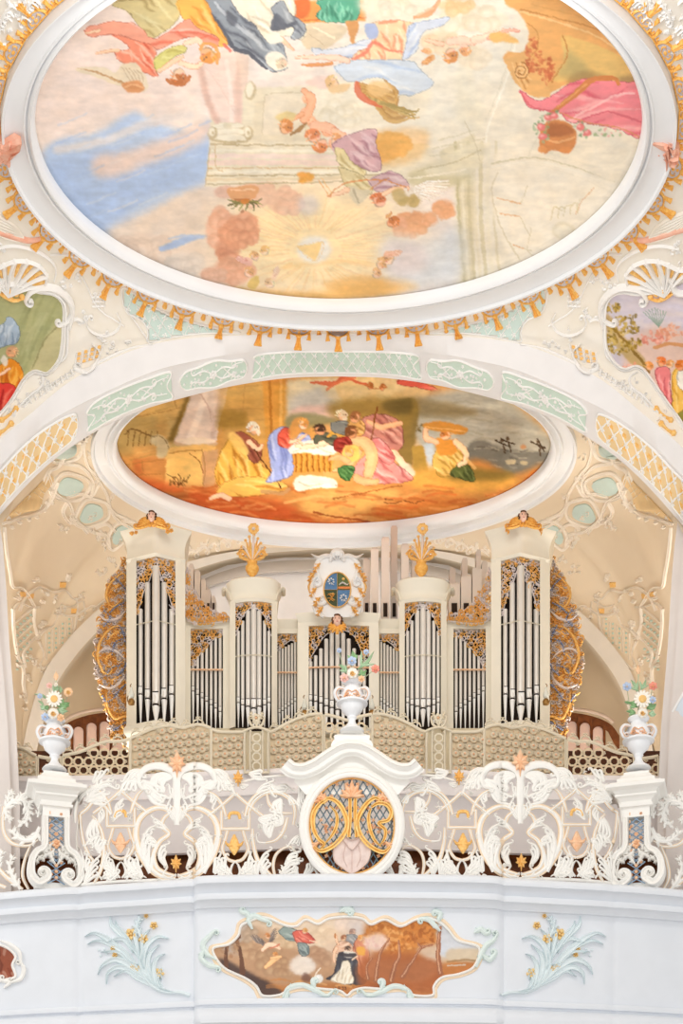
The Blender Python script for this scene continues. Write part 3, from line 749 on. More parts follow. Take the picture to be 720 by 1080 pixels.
    c.limb([(168,74),(180,66),(192,60)],[4,5,3]); c.limb([(196,46),(208,42),(214,50)],[5,6,4],(246,212,180)); c.limb([(190,66),(206,70),(213,66)],[5,6,4],(246,212,180))
    c.head(188,80,8,1.7,(242,200,166),(176,92,44),-1); c.line([(176,84),(182,88),(194,88),(199,80)],(180,94,44),3.5,.9,.6)
    c.head(219,58,8.5,.9,(240,178,128),(228,140,60),1); c.line([(211,52),(214,46),(226,48),(230,58),(228,66)],(230,150,72),3.5,.85,.6); c.line([(236,46),(242,54)],(220,96,86),3,.8)
    # its wing
    c.poly([(79,72),(92,70),(108,71),(122,76),(128,68),(142,66),(152,78),(156,92),(150,97),(138,97),(126,91),(112,86),(98,80),(84,76)],(230,212,184),1,.5)
    for i in range(8): c.line([(82+i*5,72+i*1.3),(100+i*4.4,75+i*1.8),(120+i*3,84+i*1.4),(140+i,92)],(176,132,88) if i%2 else (206,170,128),[.8,1.5,1.7,1],.9,.3)
    for i in range(5): c.line([(128+i*4,70+i),(134+i*4,80),(140+i*2.4,90)],(196,170,134),1.2,.8,.4)
    c.poly([(128,90),(134,86),(146,85),(152,92),(148,97),(136,97)],(206,128,74),.9,.7); c.line([(132,92),(140,89),(150,92)],(236,180,130),2,.7,.6)
    # blue angel, centre right of top
    c.drape([(328,50),(350,52),(384,42),(398,40),(392,56),(372,60),(340,58),(330,56)],(214,220,232),(160,180,214),(236,238,240),((330,52),(392,48)),6,22,2)
    c.drape([(386,28),(400,22),(436,24),(440,40),(424,62),(404,66),(390,62),(372,62),(376,54),(392,48)],(240,206,160),(224,128,92),(252,232,200),((392,28),(408,62)),9,23,2.2)
    c.line([(372,62),(386,54),(394,44),(408,52),(424,54)],(228,112,88),[3,4,3,1.5],.85,.8); c.line([(400,24),(418,22)],(228,120,90),3,.7,.8)
    c.drape([(432,26),(456,20),(474,18),(466,26),(446,34),(438,54),(424,62),(428,46)],(204,214,232),(160,182,220),(228,234,240),((460,22),(432,56)),6,24,2)
    c.poly([(384,26),(396,26),(398,38),(388,40)],(160,176,216),1,.6)
    c.drape([(352,70),(372,64),(392,63),(430,64),(446,76),(456,88),(444,96),(428,100),(412,94),(400,82),(372,86),(360,80)],(204,216,230),(166,188,218),(226,232,238),((360,72),(440,88)),9,25,2.6)
    c.limb([(312,60),(330,60),(352,60),(366,64)],[2,4,6,6],(246,206,182)); c.limb([(318,68),(336,68),(350,66)],[1.6,3,3],(214,138,80))
    c.poly([(322,84),(340,80),(352,84),(345,94),(328,90)],(236,204,190),.9,1)
    c.head(350,87,7,-2.4,(242,196,164),(220,176,120),-1); c.poly([(346,92),(358,88),(370,88),(364,96),(350,98)],(224,186,134),.9,.8)
    # russet wing
    for i in range(10):
        t=i/9
        c.line([(377+i*1.2,88+i*1.7),(392+4*t,92+i*2),(418-t*6,98+i*2.6+6*t),(404+i*4.2,83+i*4.6 if i<5 else 100+i*2.6)],(196,150,80) if i%2 else (170,120,58),[4,5,4,1],.85,.5)
    for i in range(6): c.line([(386+i*3,102+i),(410+i*5,112+i),(436+i*1,126-i*2.4)],(150,128,70) if i%2 else (186,156,92),[3,3,1],.9,.4)
    c.line([(376,88),(378,98),(388,106),(402,112)],(200,90,60),[6,7,5,2],.85,.9); c.poly([(388,88),(404,86),(414,94),(400,102),(388,98)],(228,184,120),.8,1)
    # putto with flying arms and group of cherubs
    for (x,y,w_) in ((324,104,8),(322,118,8),(328,128,9),(345,138,10),(352,150,10)): c.el(x,y,w_*.62,w_*.62,(236,160,118),1,.8); c.el(x-1,y-1,w_*.4,w_*.4,(248,196,160),.8,1)
    c.limb([(320,95),(328,104),(326,116),(320,126)],[5,8,9,7],(240,170,130),(196,96,56)); c.limb([(318,120),(308,126),(300,124)],[5,4,2],(238,166,122),(196,96,56))
    c.poly([(290,122),(300,118),(312,120),(308,128),(294,128)],(222,196,130),.9,.8)
    c.head(301,134,7.5,-1.2,(240,176,130),(206,124,64),1); c.line([(306,142),(316,136),(322,130)],(140,96,50),[3,5,2],.85,.6)
    c.limb([(330,132),(344,134),(354,140)],[8,11,9],(242,182,148),(206,108,78)); c.limb([(352,138),(362,144),(356,150)],[7,7,5],(242,186,152),(206,108,78))
    c.head(330,143,7.5,-2.2,(244,188,158),(214,120,72),1); c.head(338,153,7.5,2.0,(244,186,152),(216,120,66),-1); c.head(354,147,6,-1,(244,200,168),(214,140,86),1)
    # violet angel flying with bow
    c.drape([(350,152),(372,140),(396,136),(396,150),(402,176),(392,180),(372,172),(358,168)],(200,156,164),(146,92,108),(226,196,200),((360,150),(396,176)),9,27,2.4)
    c.drape([(352,156),(362,158),(372,172),(386,180),(380,188),(366,182),(356,170)],(222,204,150),(176,150,90),(240,228,186),((354,158),(378,184)),5,28,2)
    c.drape([(356,176),(366,178),(384,186),(392,198),(388,206),(376,200),(364,196)],(214,196,146),(170,146,92),(236,222,178),((358,178),(388,204)),5,29,2)
    c.poly([(368,196),(380,200),(390,200),(384,212),(376,216),(370,208)],(206,194,166),.9,.8); c.line([(372,200),(378,214)],(150,136,110),2,.6)
    c.drape([(388,190),(404,182),(414,180),(428,190),(430,198),(416,196),(404,202),(394,200)],(206,170,176),(150,104,120),(230,206,208),((392,192),(426,194)),6,30,2)
    c.limb([(346,206),(356,204),(366,200)],[2,4,5]); c.line([(336,190),(346,205)],(224,160,90),1.2,.8); c.line([(340,188),(350,204)],(232,180,110),1,.8)
    c.line([(346,207),(358,196),(380,190),(404,190),(430,198)],(206,130,72),1.4,.95,.3); c.limb([(430,198),(434,202),(440,200)],[3,4,2]); c.line([(390,200),(400,192),(410,188)],(190,116,60),1.2,.8)
    c.head(399,211,7.5,-1.9,(242,184,156),(202,104,60),1); c.limb([(404,204),(414,200),(424,198)],[4,5,3])
    c.wing(424,208,-.25,52,7,(246,236,222),(216,196,172),(250,246,238),9,.5); c.cloud(432,212,14,6,(214,186,124),(164,134,70),7)
    c.poly([(412,202),(422,198),(430,210),(424,216),(416,212)],(178,152,90),.8,1)
    c.cloud(322,187,10,6,(236,172,76),(206,128,40),7); c.el(318,184,5,3,(228,150,60),.9,.6)
    c.head(414,234,6,-.6,(240,164,120),(190,104,50),-1); c.limb([(408,228),(412,224)],[3,2],(206,150,90))
    # vase with plants hanging below the entablature
    c.poly([(241,198),(270,196),(270,206),(262,212),(248,212),(241,206)],(214,150,100),1,.6); c.line([(244,200),(268,200)],(240,196,156),2,.7); c.line([(248,210),(262,210)],(150,84,40),2,.7)
    for k in range(9):
        a=-.3+k*.45; c.line([(258,212),(258+12*math.cos(a)+2,213+3*math.sin(a)),(258+18*math.cos(a),214+8*math.sin(a)-(3 if k in(0,8) else 0))],c.rnd.choice([(110,104,50),(150,140,70),(88,80,40)]),[2.6,2.4,.5],.9,.4)
    c.el(258,212,5,3,(200,110,40),.9,.6); c.el(255,223,2,2,(150,90,60),.7)
    # throne scroll at the right
    B=(222,158,88);Bd=(176,108,48);Bl=(240,194,132)
    c.poly([(532,0),(560,-22),(625,-26),(650,20),(668,55),(676,80),(672,100),(640,85),(600,88),(575,100),(560,98),(548,90),(536,72),(530,60),(536,54),(548,56),(556,46),(556,30),(548,14)],B,1,.8)
    c.poly([(592,38),(620,44),(640,52),(670,68),(676,82),(650,86),(622,80),(600,84),(584,84),(594,62)],(220,176,98),1,.8)
    c.poly([(594,50),(604,56),(618,68),(618,78),(590,80),(588,72),(596,66)],(164,148,92),.7,3); c.poly([(602,78),(620,74),(640,82),(622,86),(600,88)],(120,92,52),.6,3); c.poly([(650,84),(668,78),(678,88),(660,90)],(112,84,54),.6,2.5)
    c.line([(548,12),(590,24),(625,36),(660,58),(672,70)],Bl,2.2,.8,.6); c.line([(548,10),(592,20),(628,30),(664,52)],Bd,1.6,.7,.6); c.line([(560,4),(600,14),(640,24)],(206,142,72),1.5,.6,.6)
    c.line([(593,38),(598,56),(590,72),(582,86)],Bd,1.6,.8,.5); c.line([(556,24),(566,34),(566,50),(556,62)],Bd,1.4,.6,.5)
    c.poly([(540,56),(556,58),(572,78),(580,100),(564,102),(548,92),(536,74),(532,62)],(224,166,98),1,.6)
    for k in range(5): c.line([(552+k*2,96-k*3),(544+k*3,80),(540+k*4,66)],Bd if k%2 else Bl,1.4,.7,.5)
    c.line(spiral(549,75,9,1.5,-1.5,1.9),(150,88,36),1.6,.9,.4); c.line(spiral(549,75,7.5,1.5,-1.2,1.6),Bl,1.6,.8,.4)
    c.leaves(562,58,8,18,[(190,90,50),(206,112,66),(170,76,40)],60,2.2,31); c.leaves(576,74,8,16,[(190,90,50),(206,112,66),(170,76,40)],60,2.2,32)
    # red cloth
    c.drape([(548,94),(566,106),(582,100),(600,88),(624,82),(650,86),(677,88),(679,110),(675,144),(650,136),(620,130),(600,128),(588,118),(570,116),(556,112)],(232,120,130),(196,62,84),(246,176,176),((556,110),(674,100)),10,33,3.2)
    c.line([(582,118),(598,106),(612,94),(624,84),(646,82),(652,88)],(196,110,52),[5,6,7,6,4],.95,.7); c.line([(588,112),(604,100),(618,88)],(222,150,84),2,.8)
    c.line([(600,126),(626,112),(650,100),(668,98)],(248,190,188),2.4,.8,.8); c.line([(610,128),(640,118),(676,128)],(200,74,92),2.2,.7,.8); c.line([(548,96),(560,112),(584,118)],(206,80,92),2,.7)
    c.line([(590,119),(620,129),(650,134),(674,144)],(206,130,80),1.4,.8)
    # flower pot upside down
    c.poly([(572,132),(586,126),(600,130),(608,142),(604,156),(596,162),(584,158),(574,162),(568,150)],(206,124,66),1,.6); c.poly([(580,130),(598,132),(604,140),(578,144)],(150,78,40),.8,1.2)
    c.line([(572,146),(588,150),(606,144)],(234,170,110),2,.8); c.el(572,157,5,4,(222,140,76),.9); c.el(596,158,6,4,(216,130,66),.9)
    for (x,y) in ((570,134),(578,124),(572,144),(619,140),(612,134),(584,122)): 
        c.leaves(x,y,8,6,[(92,128,84),(120,150,100),(150,170,130)],12,1.8,int(x)); c.el(x,y,4.5,3.8,(226,110,110),1,.6); c.el(x-1,y-1,2,1.6,(246,170,166),.9,.5)
    c.leaves(640,140,16,5,[(120,150,96),(150,176,120),(230,160,150)],20,1.6,41)
    # putti, upper right
    c.cloud(466,44,26,14,(240,220,190),(226,196,156),8); c.cloud(500,60,22,16,(238,226,204),(226,208,178),8)
    c.head(475,58,7.5,1.5,(244,192,160),(206,128,66),-1); c.head(490,52,6,1.2,(246,204,180),(220,150,96),1); c.limb([(474,44),(486,42),(498,44)],[7,9,7],(246,206,182),(222,150,120)); c.limb([(500,42),(514,38),(530,32)],[8,7,4],(246,206,182),(222,150,120)); c.limb([(516,40),(536,32),(546,32)],[5,4,2],(240,170,146),(214,120,96))
    c.wing(452,54,.2,-8,4,(230,166,110),(200,120,70),(240,190,140),5); c.wing(456,60,2.6,14,4,(222,150,84),(186,108,54),(238,186,134),6)
    c.poly([(516,36),(528,34),(544,40),(546,46),(530,44),(518,44)],(238,178,92),.9,.8); c.limb([(450,42),(466,46)],[3,5],(244,196,166))
    c.finish(.06,1.0,.07,3.0,1.06,.2)
    return c
_c1=paint_main()
fres=thing('ceiling_fresco','great oval sky fresco with angels and painted columns, in a broad white moulded frame','fresco',S1.pt(357,120))
def in_ell(E,g=0): return lambda x,y: ((x-E[0])/(E[2]+g))**2+((y-E[1])/(E[3]+g))**2<1
painted('painting',S1,_c1,in_ell(E1i,3),1.0,fres)
oval_frame(S1,E1i,E1o,[(-.06,.02),(-.06,.10),(0,.15),(.08,.17),(.16,.15),(.20,.09),(.235,.09),(.25,.13),(.30,.13),(.34,.10),(.62,.08),(.90,.09),(.93,.13),(1.0,.13),(1.02,.03),(1.04,-.1)],M_frame,'frame',fres)
del _c1
# ================================================================ the nativity fresco
def paint_nativity():
    c=Canvas(118,376,586,556,2,(216,160,96),22)
    # backdrop left: ochre wall blocks
    c.poly([(110,370),(340,370),(340,560),(110,560)],(206,150,80),1,0,False)
    for (x0,y0,x1,y1,cc) in ((118,470,175,500,(196,136,74)),(120,430,210,472,(190,152,92)),(130,400,215,445,(206,166,100)),(140,482,178,502,(180,96,52)),(120,440,165,480,(168,142,88)),(150,486,180,520,(196,140,78)),(228,396,300,420,(214,176,110)),(228,420,300,450,(198,154,84)),(235,440,262,452,(150,110,50)),(140,470,180,484,(206,150,86)),(176,440,196,480,(206,176,116))):
        c.poly([(x0,y0),(x1,y0-3),(x1,y1),(x0,y1)],cc,.75,2.5,False)
    for (a,b_) in (((150,425),(215,412)),((140,440),(200,428)),((180,405),(186,430)),((205,400),(208,422)),((132,490),(172,484)),((140,500),(168,500)),((228,410),(292,404)),((228,432),(290,430)),((258,400),(256,430)),((230,446),(288,442)),((150,486),(150,500))):
        c.line([a,b_],(150,104,54),1.1,.6,.5)
    for i in range(40):
        x=130+c.rnd.random()*80;y=405+c.rnd.random()*80
        c.line([(x,y),(x+10,y-2),(x+22,y-5)],c.rnd.choice([(170,130,70),(222,180,116),(150,120,66),(214,160,90)]),1.6,.3,.8)
    for k in range(6): c.line([(136+k*6,455),(134+k*6,470)],(110,80,44),1.2,.8)
    c.line([(132,458),(140,453),(166,462)],(110,80,44),1.8,.9)
    # grey donkey
    c.poly([(160,460),(170,459),(178,468),(176,480),(166,482),(164,470),(158,466)],(206,188,150),.9,1); c.line([(160,460),(172,462),(178,474)],(130,104,66),1.2,.7)
    # column
    c.poly([(183,466),(196,430),(206,402),(214,396),(242,396),(238,420),(230,450),(228,466)],(222,198,180),1,.6,False)
    c.poly([(183,466),(196,430),(206,402),(200,410),(186,440),(176,466)],(118,92,44),.9,1.5,False)
    c.line([(220,400),(212,430),(200,462)],(240,222,206),7,.7,3); c.line([(236,402),(230,430),(224,460)],(196,166,150),5,.6,2); 
    for i in range(10): c.line([(206+i*3,410+i*4),(214+i*2,420+i*4),(222,432+i*3)],(196,160,140),.8,.4,.5)
    c.el(206,467,24,5,(206,170,136),1,.6); c.el(206,465,22,3.5,(232,210,184),1,.6)
    c.poly([(178,472),(214,468),(228,470),(224,480),(206,480),(174,484)],(232,186,112),1,.6,False); c.line([(176,478),(212,474)],(180,120,60),1.2,.8)
    c.poly([(176,484),(212,476),(216,514),(172,520)],(236,192,116),1,.6,False); c.poly([(213,476),(230,474),(226,512),(214,516)],(206,160,116),1,.8,False); c.line([(213,474),(216,490),(214,514)],(160,110,60),1,.7)
    c.line([(200,478),(210,486),(214,498)],(140,84,40),1,.8)
    c.poly([(228,404),(258,400),(286,398),(290,420),(288,470),(236,470)],(206,160,90),.6,3,False); c.poly([(230,430),(260,434),(258,450),(228,452)],(150,116,50),.7,2,False)
    # beams
    c.poly([(276,400),(302,398),(302,470),(280,470)],(212,152,72),1,.8,False); c.line([(284,402),(286,468)],(170,104,40),3,.7,.8); c.line([(296,400),(296,466)],(232,182,104),3,.7,.8)
    c.poly([(120,400),(250,376),(330,376),(300,398),(240,402),(200,412)],(214,150,86),.7,4,False)
    c.poly([(260,400),(300,404),(330,412),(300,398),(318,402)],(180,90,44),.6,2)
    # sky behind centre
    c.poly([(302,400),(360,398),(360,440),(302,448)],(224,206,170),1,2,False); c.poly([(306,420),(340,408),(358,416),(350,430),(310,436)],(190,186,180),.8,3); c.poly([(312,430),(358,428),(356,442),(306,448)],(216,176,160),.8,2); c.poly([(304,438),(330,436),(356,444),(340,448),(304,452)],(130,126,84),.8,1.5)
    # heavenly cloud
    c.cloud(390,406,46,14,(234,204,150),(214,170,104),11); c.cloud(420,398,26,8,(238,206,156),(220,160,100),8); c.poly([(340,408),(360,400),(440,398),(448,420),(400,428),(360,426)],(232,204,152),.6,3)
    c.line([(328,403),(352,404),(362,398),(380,404),(392,406)],(206,92,60),[3,5,3,2],.85,.7); c.line([(345,410),(358,402),(374,398)],(220,120,80),3,.8)
    c.head(390,407,3.4,-1.5,(230,160,110),(170,100,50),1); c.head(403,408,3.4,-1.5,(230,160,110),(170,100,50),-1); c.line([(384,406),(396,410),(408,408)],(180,90,44),1.4,.6)
    c.drape([(420,400),(440,402),(458,408),(470,416),(456,412),(438,408),(420,406)],(220,96,76),(176,54,44),(240,150,124),((422,402),(466,414)),5,3,1.5)
    c.cloud(470,416,26,6,(222,176,120),(200,140,84),8)
    # sky right, grey storm
    c.poly([(432,430),(470,412),(520,410),(560,440),(588,470),(580,490),(470,486),(440,470)],(184,176,158),1,4)
    for i in range(50):
        x=440+c.rnd.random()*120;y=416+c.rnd.random()*50
        c.line([(x,y),(x+12,y-1),(x+26,y+2)],c.rnd.choice([(160,152,136),(206,200,182),(196,184,160),(150,140,118)]),2.4,.35,1.2)
    c.poly([(424,420),(470,424),(504,436),(470,440),(430,436)],(140,118,76),.75,2.5)
    c.poly([(420,428),(440,424),(438,460),(432,500),(420,502)],(130,106,54),.9,1.2); c.poly([(350,424),(432,420),(434,444),(400,460),(356,444)],(150,120,58),.85,3); c.poly([(404,424),(432,420),(432,436),(410,436)],(96,80,42),.7,2)
    c.leaves(440,450,5,6,[(90,74,40),(130,106,60)],16,1.2,4); c.poly([(434,470),(446,470),(452,498),(436,500)],(172,136,64),1,.6,False)
    c.poly([(446,468),(456,466),(462,498),(452,498)],(196,204,210),.9,1,False)
    # hills far right
    c.poly([(490,482),(494,468),(510,464),(530,474),(552,476),(580,478),(578,494),(540,506),(500,490)],(122,116,104),1,1.2)
    for i in range(26):
        x=496+c.rnd.random()*74;y=470+c.rnd.random()*24; c.line([(x,y),(x+8,y+c.rnd.uniform(-2,4))],c.rnd.choice([(92,84,74),(150,142,126),(176,166,146)]),1.6,.6,.6)
    for (x,y) in ((530,468),(568,470),(536,466)): c.line([(x-8,y-4),(x,y),(x+6,y+2)],(74,56,40),1.8,.9); c.line([(x,y),(x+2,y+10)],(80,60,44),2,.8); c.el(x-1,y-4,2,2,(90,66,46),.9)
    c.line([(566,462),(570,470),(574,476)],(74,56,40),1.4,.9); c.el(538,487,6,3,(196,176,140),.9,.5); c.el(552,488,4,2.4,(190,170,132),.9,.5); c.el(551,471,3,2.4,(206,140,90),.8,.5)
    # ground
    c.poly([(118,490),(170,514),(240,512),(330,506),(430,500),(500,484),(540,500),(586,490),(586,560),(118,560)],(206,140,76),1,2.5)
    c.poly([(140,505),(200,514),(250,520),(300,530),(330,545),(390,552),(380,560),(200,560)],(190,84,42),.85,4)
    c.poly([(420,500),(470,490),(520,498),(548,508),(500,520),(440,514)],(222,166,80),.9,3); c.poly([(400,530),(460,524),(500,530),(520,540),(470,552),(400,553)],(196,114,54),.7,4)
    c.poly([(330,520),(400,516),(420,522),(360,545),(320,540)],(230,180,104),.8,3); c.poly([(468,498),(500,494),(540,498),(530,506),(480,506)],(104,92,44),.7,2.5)
    for i in range(90):
        x=140+c.rnd.random()*400;y=512+c.rnd.random()*38
        c.line([(x,y),(x+14,y+c.rnd.uniform(-3,3)),(x+30,y+c.rnd.uniform(-2,5))],c.rnd.choice([(170,72,32),(222,150,84),(236,180,110),(184,100,50),(206,92,44)]),2.6,.38,1.2)
    c.poly([(120,500),(165,516),(200,520),(180,530),(140,520)],(120,84,44),.6,3); c.line([(330,540),(350,544),(390,550)],(140,56,26),2,.7)
    c.line([(405,530),(415,531),(425,528),(436,530),(446,528)],(110,54,26),1.1,.8,.3); c.line([(406,526),(414,527)],(110,54,26),.9,.8)
    c.leaves(186,508,12,5,[(120,80,40),(160,110,60),(90,60,30)],24,1.4,8)
    for k in range(5): c.line([(188,512),(182+k*4,504),(176+k*6,500+k%2*3)],(110,66,34),1,.8)
    # Joseph in yellow with staff
    c.drape([(226,498),(232,478),(240,464),(250,456),(262,458),(272,470),(276,490),(288,500),(286,514),(258,520),(232,514)],(232,180,84),(180,110,38),(250,214,132),((246,460),(262,512)),11,41,2.4)
    c.drape([(236,508),(260,502),(290,506),(304,514),(286,520),(250,524),(228,520)],(236,186,96),(186,114,42),(250,216,140),((240,510),(300,516)),6,42,2)
    c.drape([(244,458),(254,455),(266,462),(276,474),(272,488),(262,484),(258,472)],(150,84,64),(104,50,38),(190,124,96),((248,458),(270,484)),5,43,1.6)
    c.poly([(240,460),(248,456),(262,474),(256,480)],(244,204,120),.9,.8); c.limb([(262,466),(272,474),(276,470)],[5,4,3]); c.line([(268,474),(296,514)],(96,52,26),1.5,1,.3)
    c.head(267,452,6.6,-1.9,(236,182,140),(232,222,200),1,(236,226,206)); c.limb([(222,526),(232,522),(242,526)],[4,5,4])
    # Mary in blue
    c.drape([(286,496),(282,470),(284,458),(296,450),(306,452),(306,466),(308,486),(308,500),(290,508),(280,508)],(160,170,214),(104,116,176),(206,212,234),((292,452),(296,504)),9,44,2.4)
    c.drape([(306,464),(318,456),(328,462),(324,468),(312,470)],(160,170,214),(104,116,176),(206,212,234),((306,464),(326,464)),4,45,1.5)
    c.drape([(292,458),(300,450),(306,454),(306,464),(316,466),(306,472),(294,470)],(216,96,74),(170,54,44),(236,146,120),((296,454),(308,470)),4,46,1.6)
    c.poly([(304,454),(308,444),(316,440),(322,444),(314,460),(306,464)],(214,150,80),.9,.7); c.head(320,447,5.4,-1.2,(244,204,170),(206,140,70),1); c.limb([(306,466),(314,464),(322,458)],[3.4,3,2])
    # manger, cloth, child
    c.poly([(308,478),(352,476),(350,497),(310,498)],(206,140,58),1,.5,False)
    for k in range(7): c.line([(311+k*6,479),(312+k*6,497)],(140,84,30),1.6,.9,.4); c.line([(314+k*6,480),(314+k*6,496)],(232,174,88),1.2,.7,.4)
    c.poly([(304,472),(316,466),(340,464),(354,468),(354,478),(340,480),(318,477),(306,478)],(240,232,214),1,.6); c.line([(308,476),(330,472),(350,478)],(200,186,160),1.2,.6)
    c.limb([(312,470),(326,471),(338,468),(346,466)],[3,5,6,5],(246,210,176)); c.head(346,465,4,-.6,(246,208,172),(220,170,110),1); c.limb([(318,468),(314,465)],[2.4,1.6])
    # dark haired shepherd leaning in
    c.drape([(330,462),(338,456),(352,458),(358,468),(350,470),(340,464),(332,468)],(92,92,74),(52,52,42),(134,132,104),((332,462),(354,466)),4,47,1.5)
    c.head(337,453,6,-1.7,(222,156,110),(60,42,30),1); c.line([(346,460),(352,456),(362,460)],(214,160,66),[3,5,3],.9)
    # group of shepherds right
    c.head(360,438,6,-1.6,(228,178,136),(220,196,160),1,(224,206,176)); c.drape([(348,446),(360,444),(376,448),(374,458),(352,456)],(128,126,118),(80,78,74),(170,168,158),((350,448),(374,454)),4,48,1.5)
    c.drape([(372,448),(384,440),(400,436),(418,442),(424,452),(424,470),(412,478),(400,478),(390,466),(378,460)],(196,128,112),(136,70,62),(226,176,156),((380,444),(418,472)),9,49,2.4)
    c.drape([(366,448),(374,440),(384,446),(382,458),(370,460)],(214,160,90),(150,96,46),(236,196,130),((368,446),(382,456)),4,50,1.5)
    c.limb([(388,444),(400,450),(412,448),(422,446)],[4,6,5,4],(232,176,132)); c.head(374,440,6,-1.5,(226,166,120),(150,96,56),-1)
    c.line([(398,428),(394,446),(391,466)],(130,76,36),1.8,1,.4)
    c.limb([(414,478),(426,490),(434,500)],[8,6,4],(236,200,164)); c.poly([(420,486),(432,490),(438,500),(428,502)],(232,212,184),.9,.8)
    # kneeling pink shepherd
    c.drape([(372,498),(378,486),(392,474),(404,474),(416,488),(430,498),(434,506),(410,510),(384,508)],(226,150,140),(176,88,86),(244,196,184),((384,478),(424,506)),9,51,2.4)
    c.drape([(386,468),(398,462),(408,470),(416,484),(408,490),(396,478)],(222,134,128),(170,76,76),(240,180,170),((388,468),(412,486)),5,52,1.8)
    c.limb([(374,464),(386,468),(392,482),(388,500)],[9,13,13,10],(236,178,128),(180,104,62)); c.limb([(378,476),(368,490),(352,496)],[6,5,3],(234,174,124),(180,104,62)); c.limb([(376,504),(384,508),(396,508)],[8,8,6],(232,170,120),(180,104,62))
    c.head(370,456,6.6,-1.9,(214,146,98),(110,66,36),-1)
    c.drape([(352,464),(366,460),(372,472),(362,478),(352,474)],(150,50,40),(96,26,22),(190,84,66),((352,466),(370,472)),4,53,1.5)
    c.poly([(364,470),(376,470),(378,484),(366,486),(360,478)],(232,190,104),1,.6); c.head(368,476,5.4,-1.3,(234,180,130),(214,160,80),-1); c.limb([(348,484),(358,482),(366,486)],[3,5,6],(228,168,118))
    c.drape([(356,494),(366,490),(374,494),(368,506),(360,504)],(74,116,62),(34,66,30),(120,160,96),((358,494),(368,504)),4,54,1.5)
    # lamb
    c.poly([(310,506),(318,501),(336,502),(350,504),(356,510),(350,515),(340,514),(326,516),(314,518),(309,512)],(238,228,206),1,.6); c.line([(314,508),(326,512),(340,510)],(196,178,144),1.4,.6); c.el(352,512,4,3,(232,218,192),1); c.el(354,512,.8,.8,(90,60,40),.9)
    c.line([(276,518),(296,520),(304,516)],(196,150,104),4,.8,.8); c.line([(350,526),(390,518),(424,512)],(160,90,44),1.4,.8); c.line([(300,530),(330,524),(350,524)],(236,184,116),3,.6,1)
    # woman with basket
    c.drape([(456,490),(458,478),(466,474),(486,474),(492,486),(486,498),(464,502)],(230,186,100),(176,124,48),(248,218,150),((462,478),(484,498)),7,55,2)
    c.drape([(484,488),(490,486),(500,502),(498,508),(484,504),(474,500)],(92,100,52),(52,58,30),(130,136,80),((484,490),(494,506)),5,56,1.8)
    c.poly([(460,462),(472,462),(480,466),(480,478),(462,478)],(222,150,66),1,.6); c.limb([(460,466),(450,462),(448,454),(452,450)],[5,6,5,3.4],(236,190,150)); c.limb([(480,466),(490,476),(490,486),(484,490)],[6,6,5,4],(240,210,168)); c.head(470,458,5.6,-1.5,(238,190,150),(196,120,60),-1)
    c.poly([(445,448),(458,444),(476,446),(493,452),(488,458),(472,456),(450,452)],(206,140,64),1,.5); c.line([(448,450),(470,452),(490,455)],(236,184,110),1.6,.7)
    c.line([(492,484),(500,494)],(236,190,120),3,.7)
    # warm rim
    for k in range(2): c.line([(132,500),(160,524),(200,538),(260,548),(350,554),(430,551),(500,538),(545,515),(565,498)],(222,110,40),6,.4,3)
    c.finish(.07,.8,.08,2.0,1.05,.0)
    return c
_c2=paint_nativity()
nat=thing('ceiling_fresco','oval nativity fresco with shepherds and a white lamb, set in the vault above the organ','fresco',S2.pt(352,466))
painted('painting',S2,_c2,in_ell(E2i,2.5),1.0,nat)
oval_frame(S2,E2i,E2o,[(-.1,.02),(-.08,.12),(0,.16),(.12,.17),(.2,.12),(.3,.09),(.34,.12),(.4,.12),(.45,.08),(.85,.05),(.9,.10),(1.0,.10),(1.02,.02),(1.06,-.1)],M_frame,'frame',nat)
del _c2
# ================================================================ carved and painted work on the ceilings
SN=BS([NAVE],20.0); SA=BS([ARCH],20.4); SL=BS([LOFT],24.0)
class Loc:           # a small drawing frame (u along, v outward) laid on another surface
    def __init__(s,S,x,y,du,dv): s.S=S;s.x=x;s.y=y;s.du=du;s.dv=dv
    def pt(s,u,v,h=0): return s.S.pt(s.x+u*s.du[0]+v*s.dv[0],s.y+u*s.du[1]+v*s.dv[1],h)
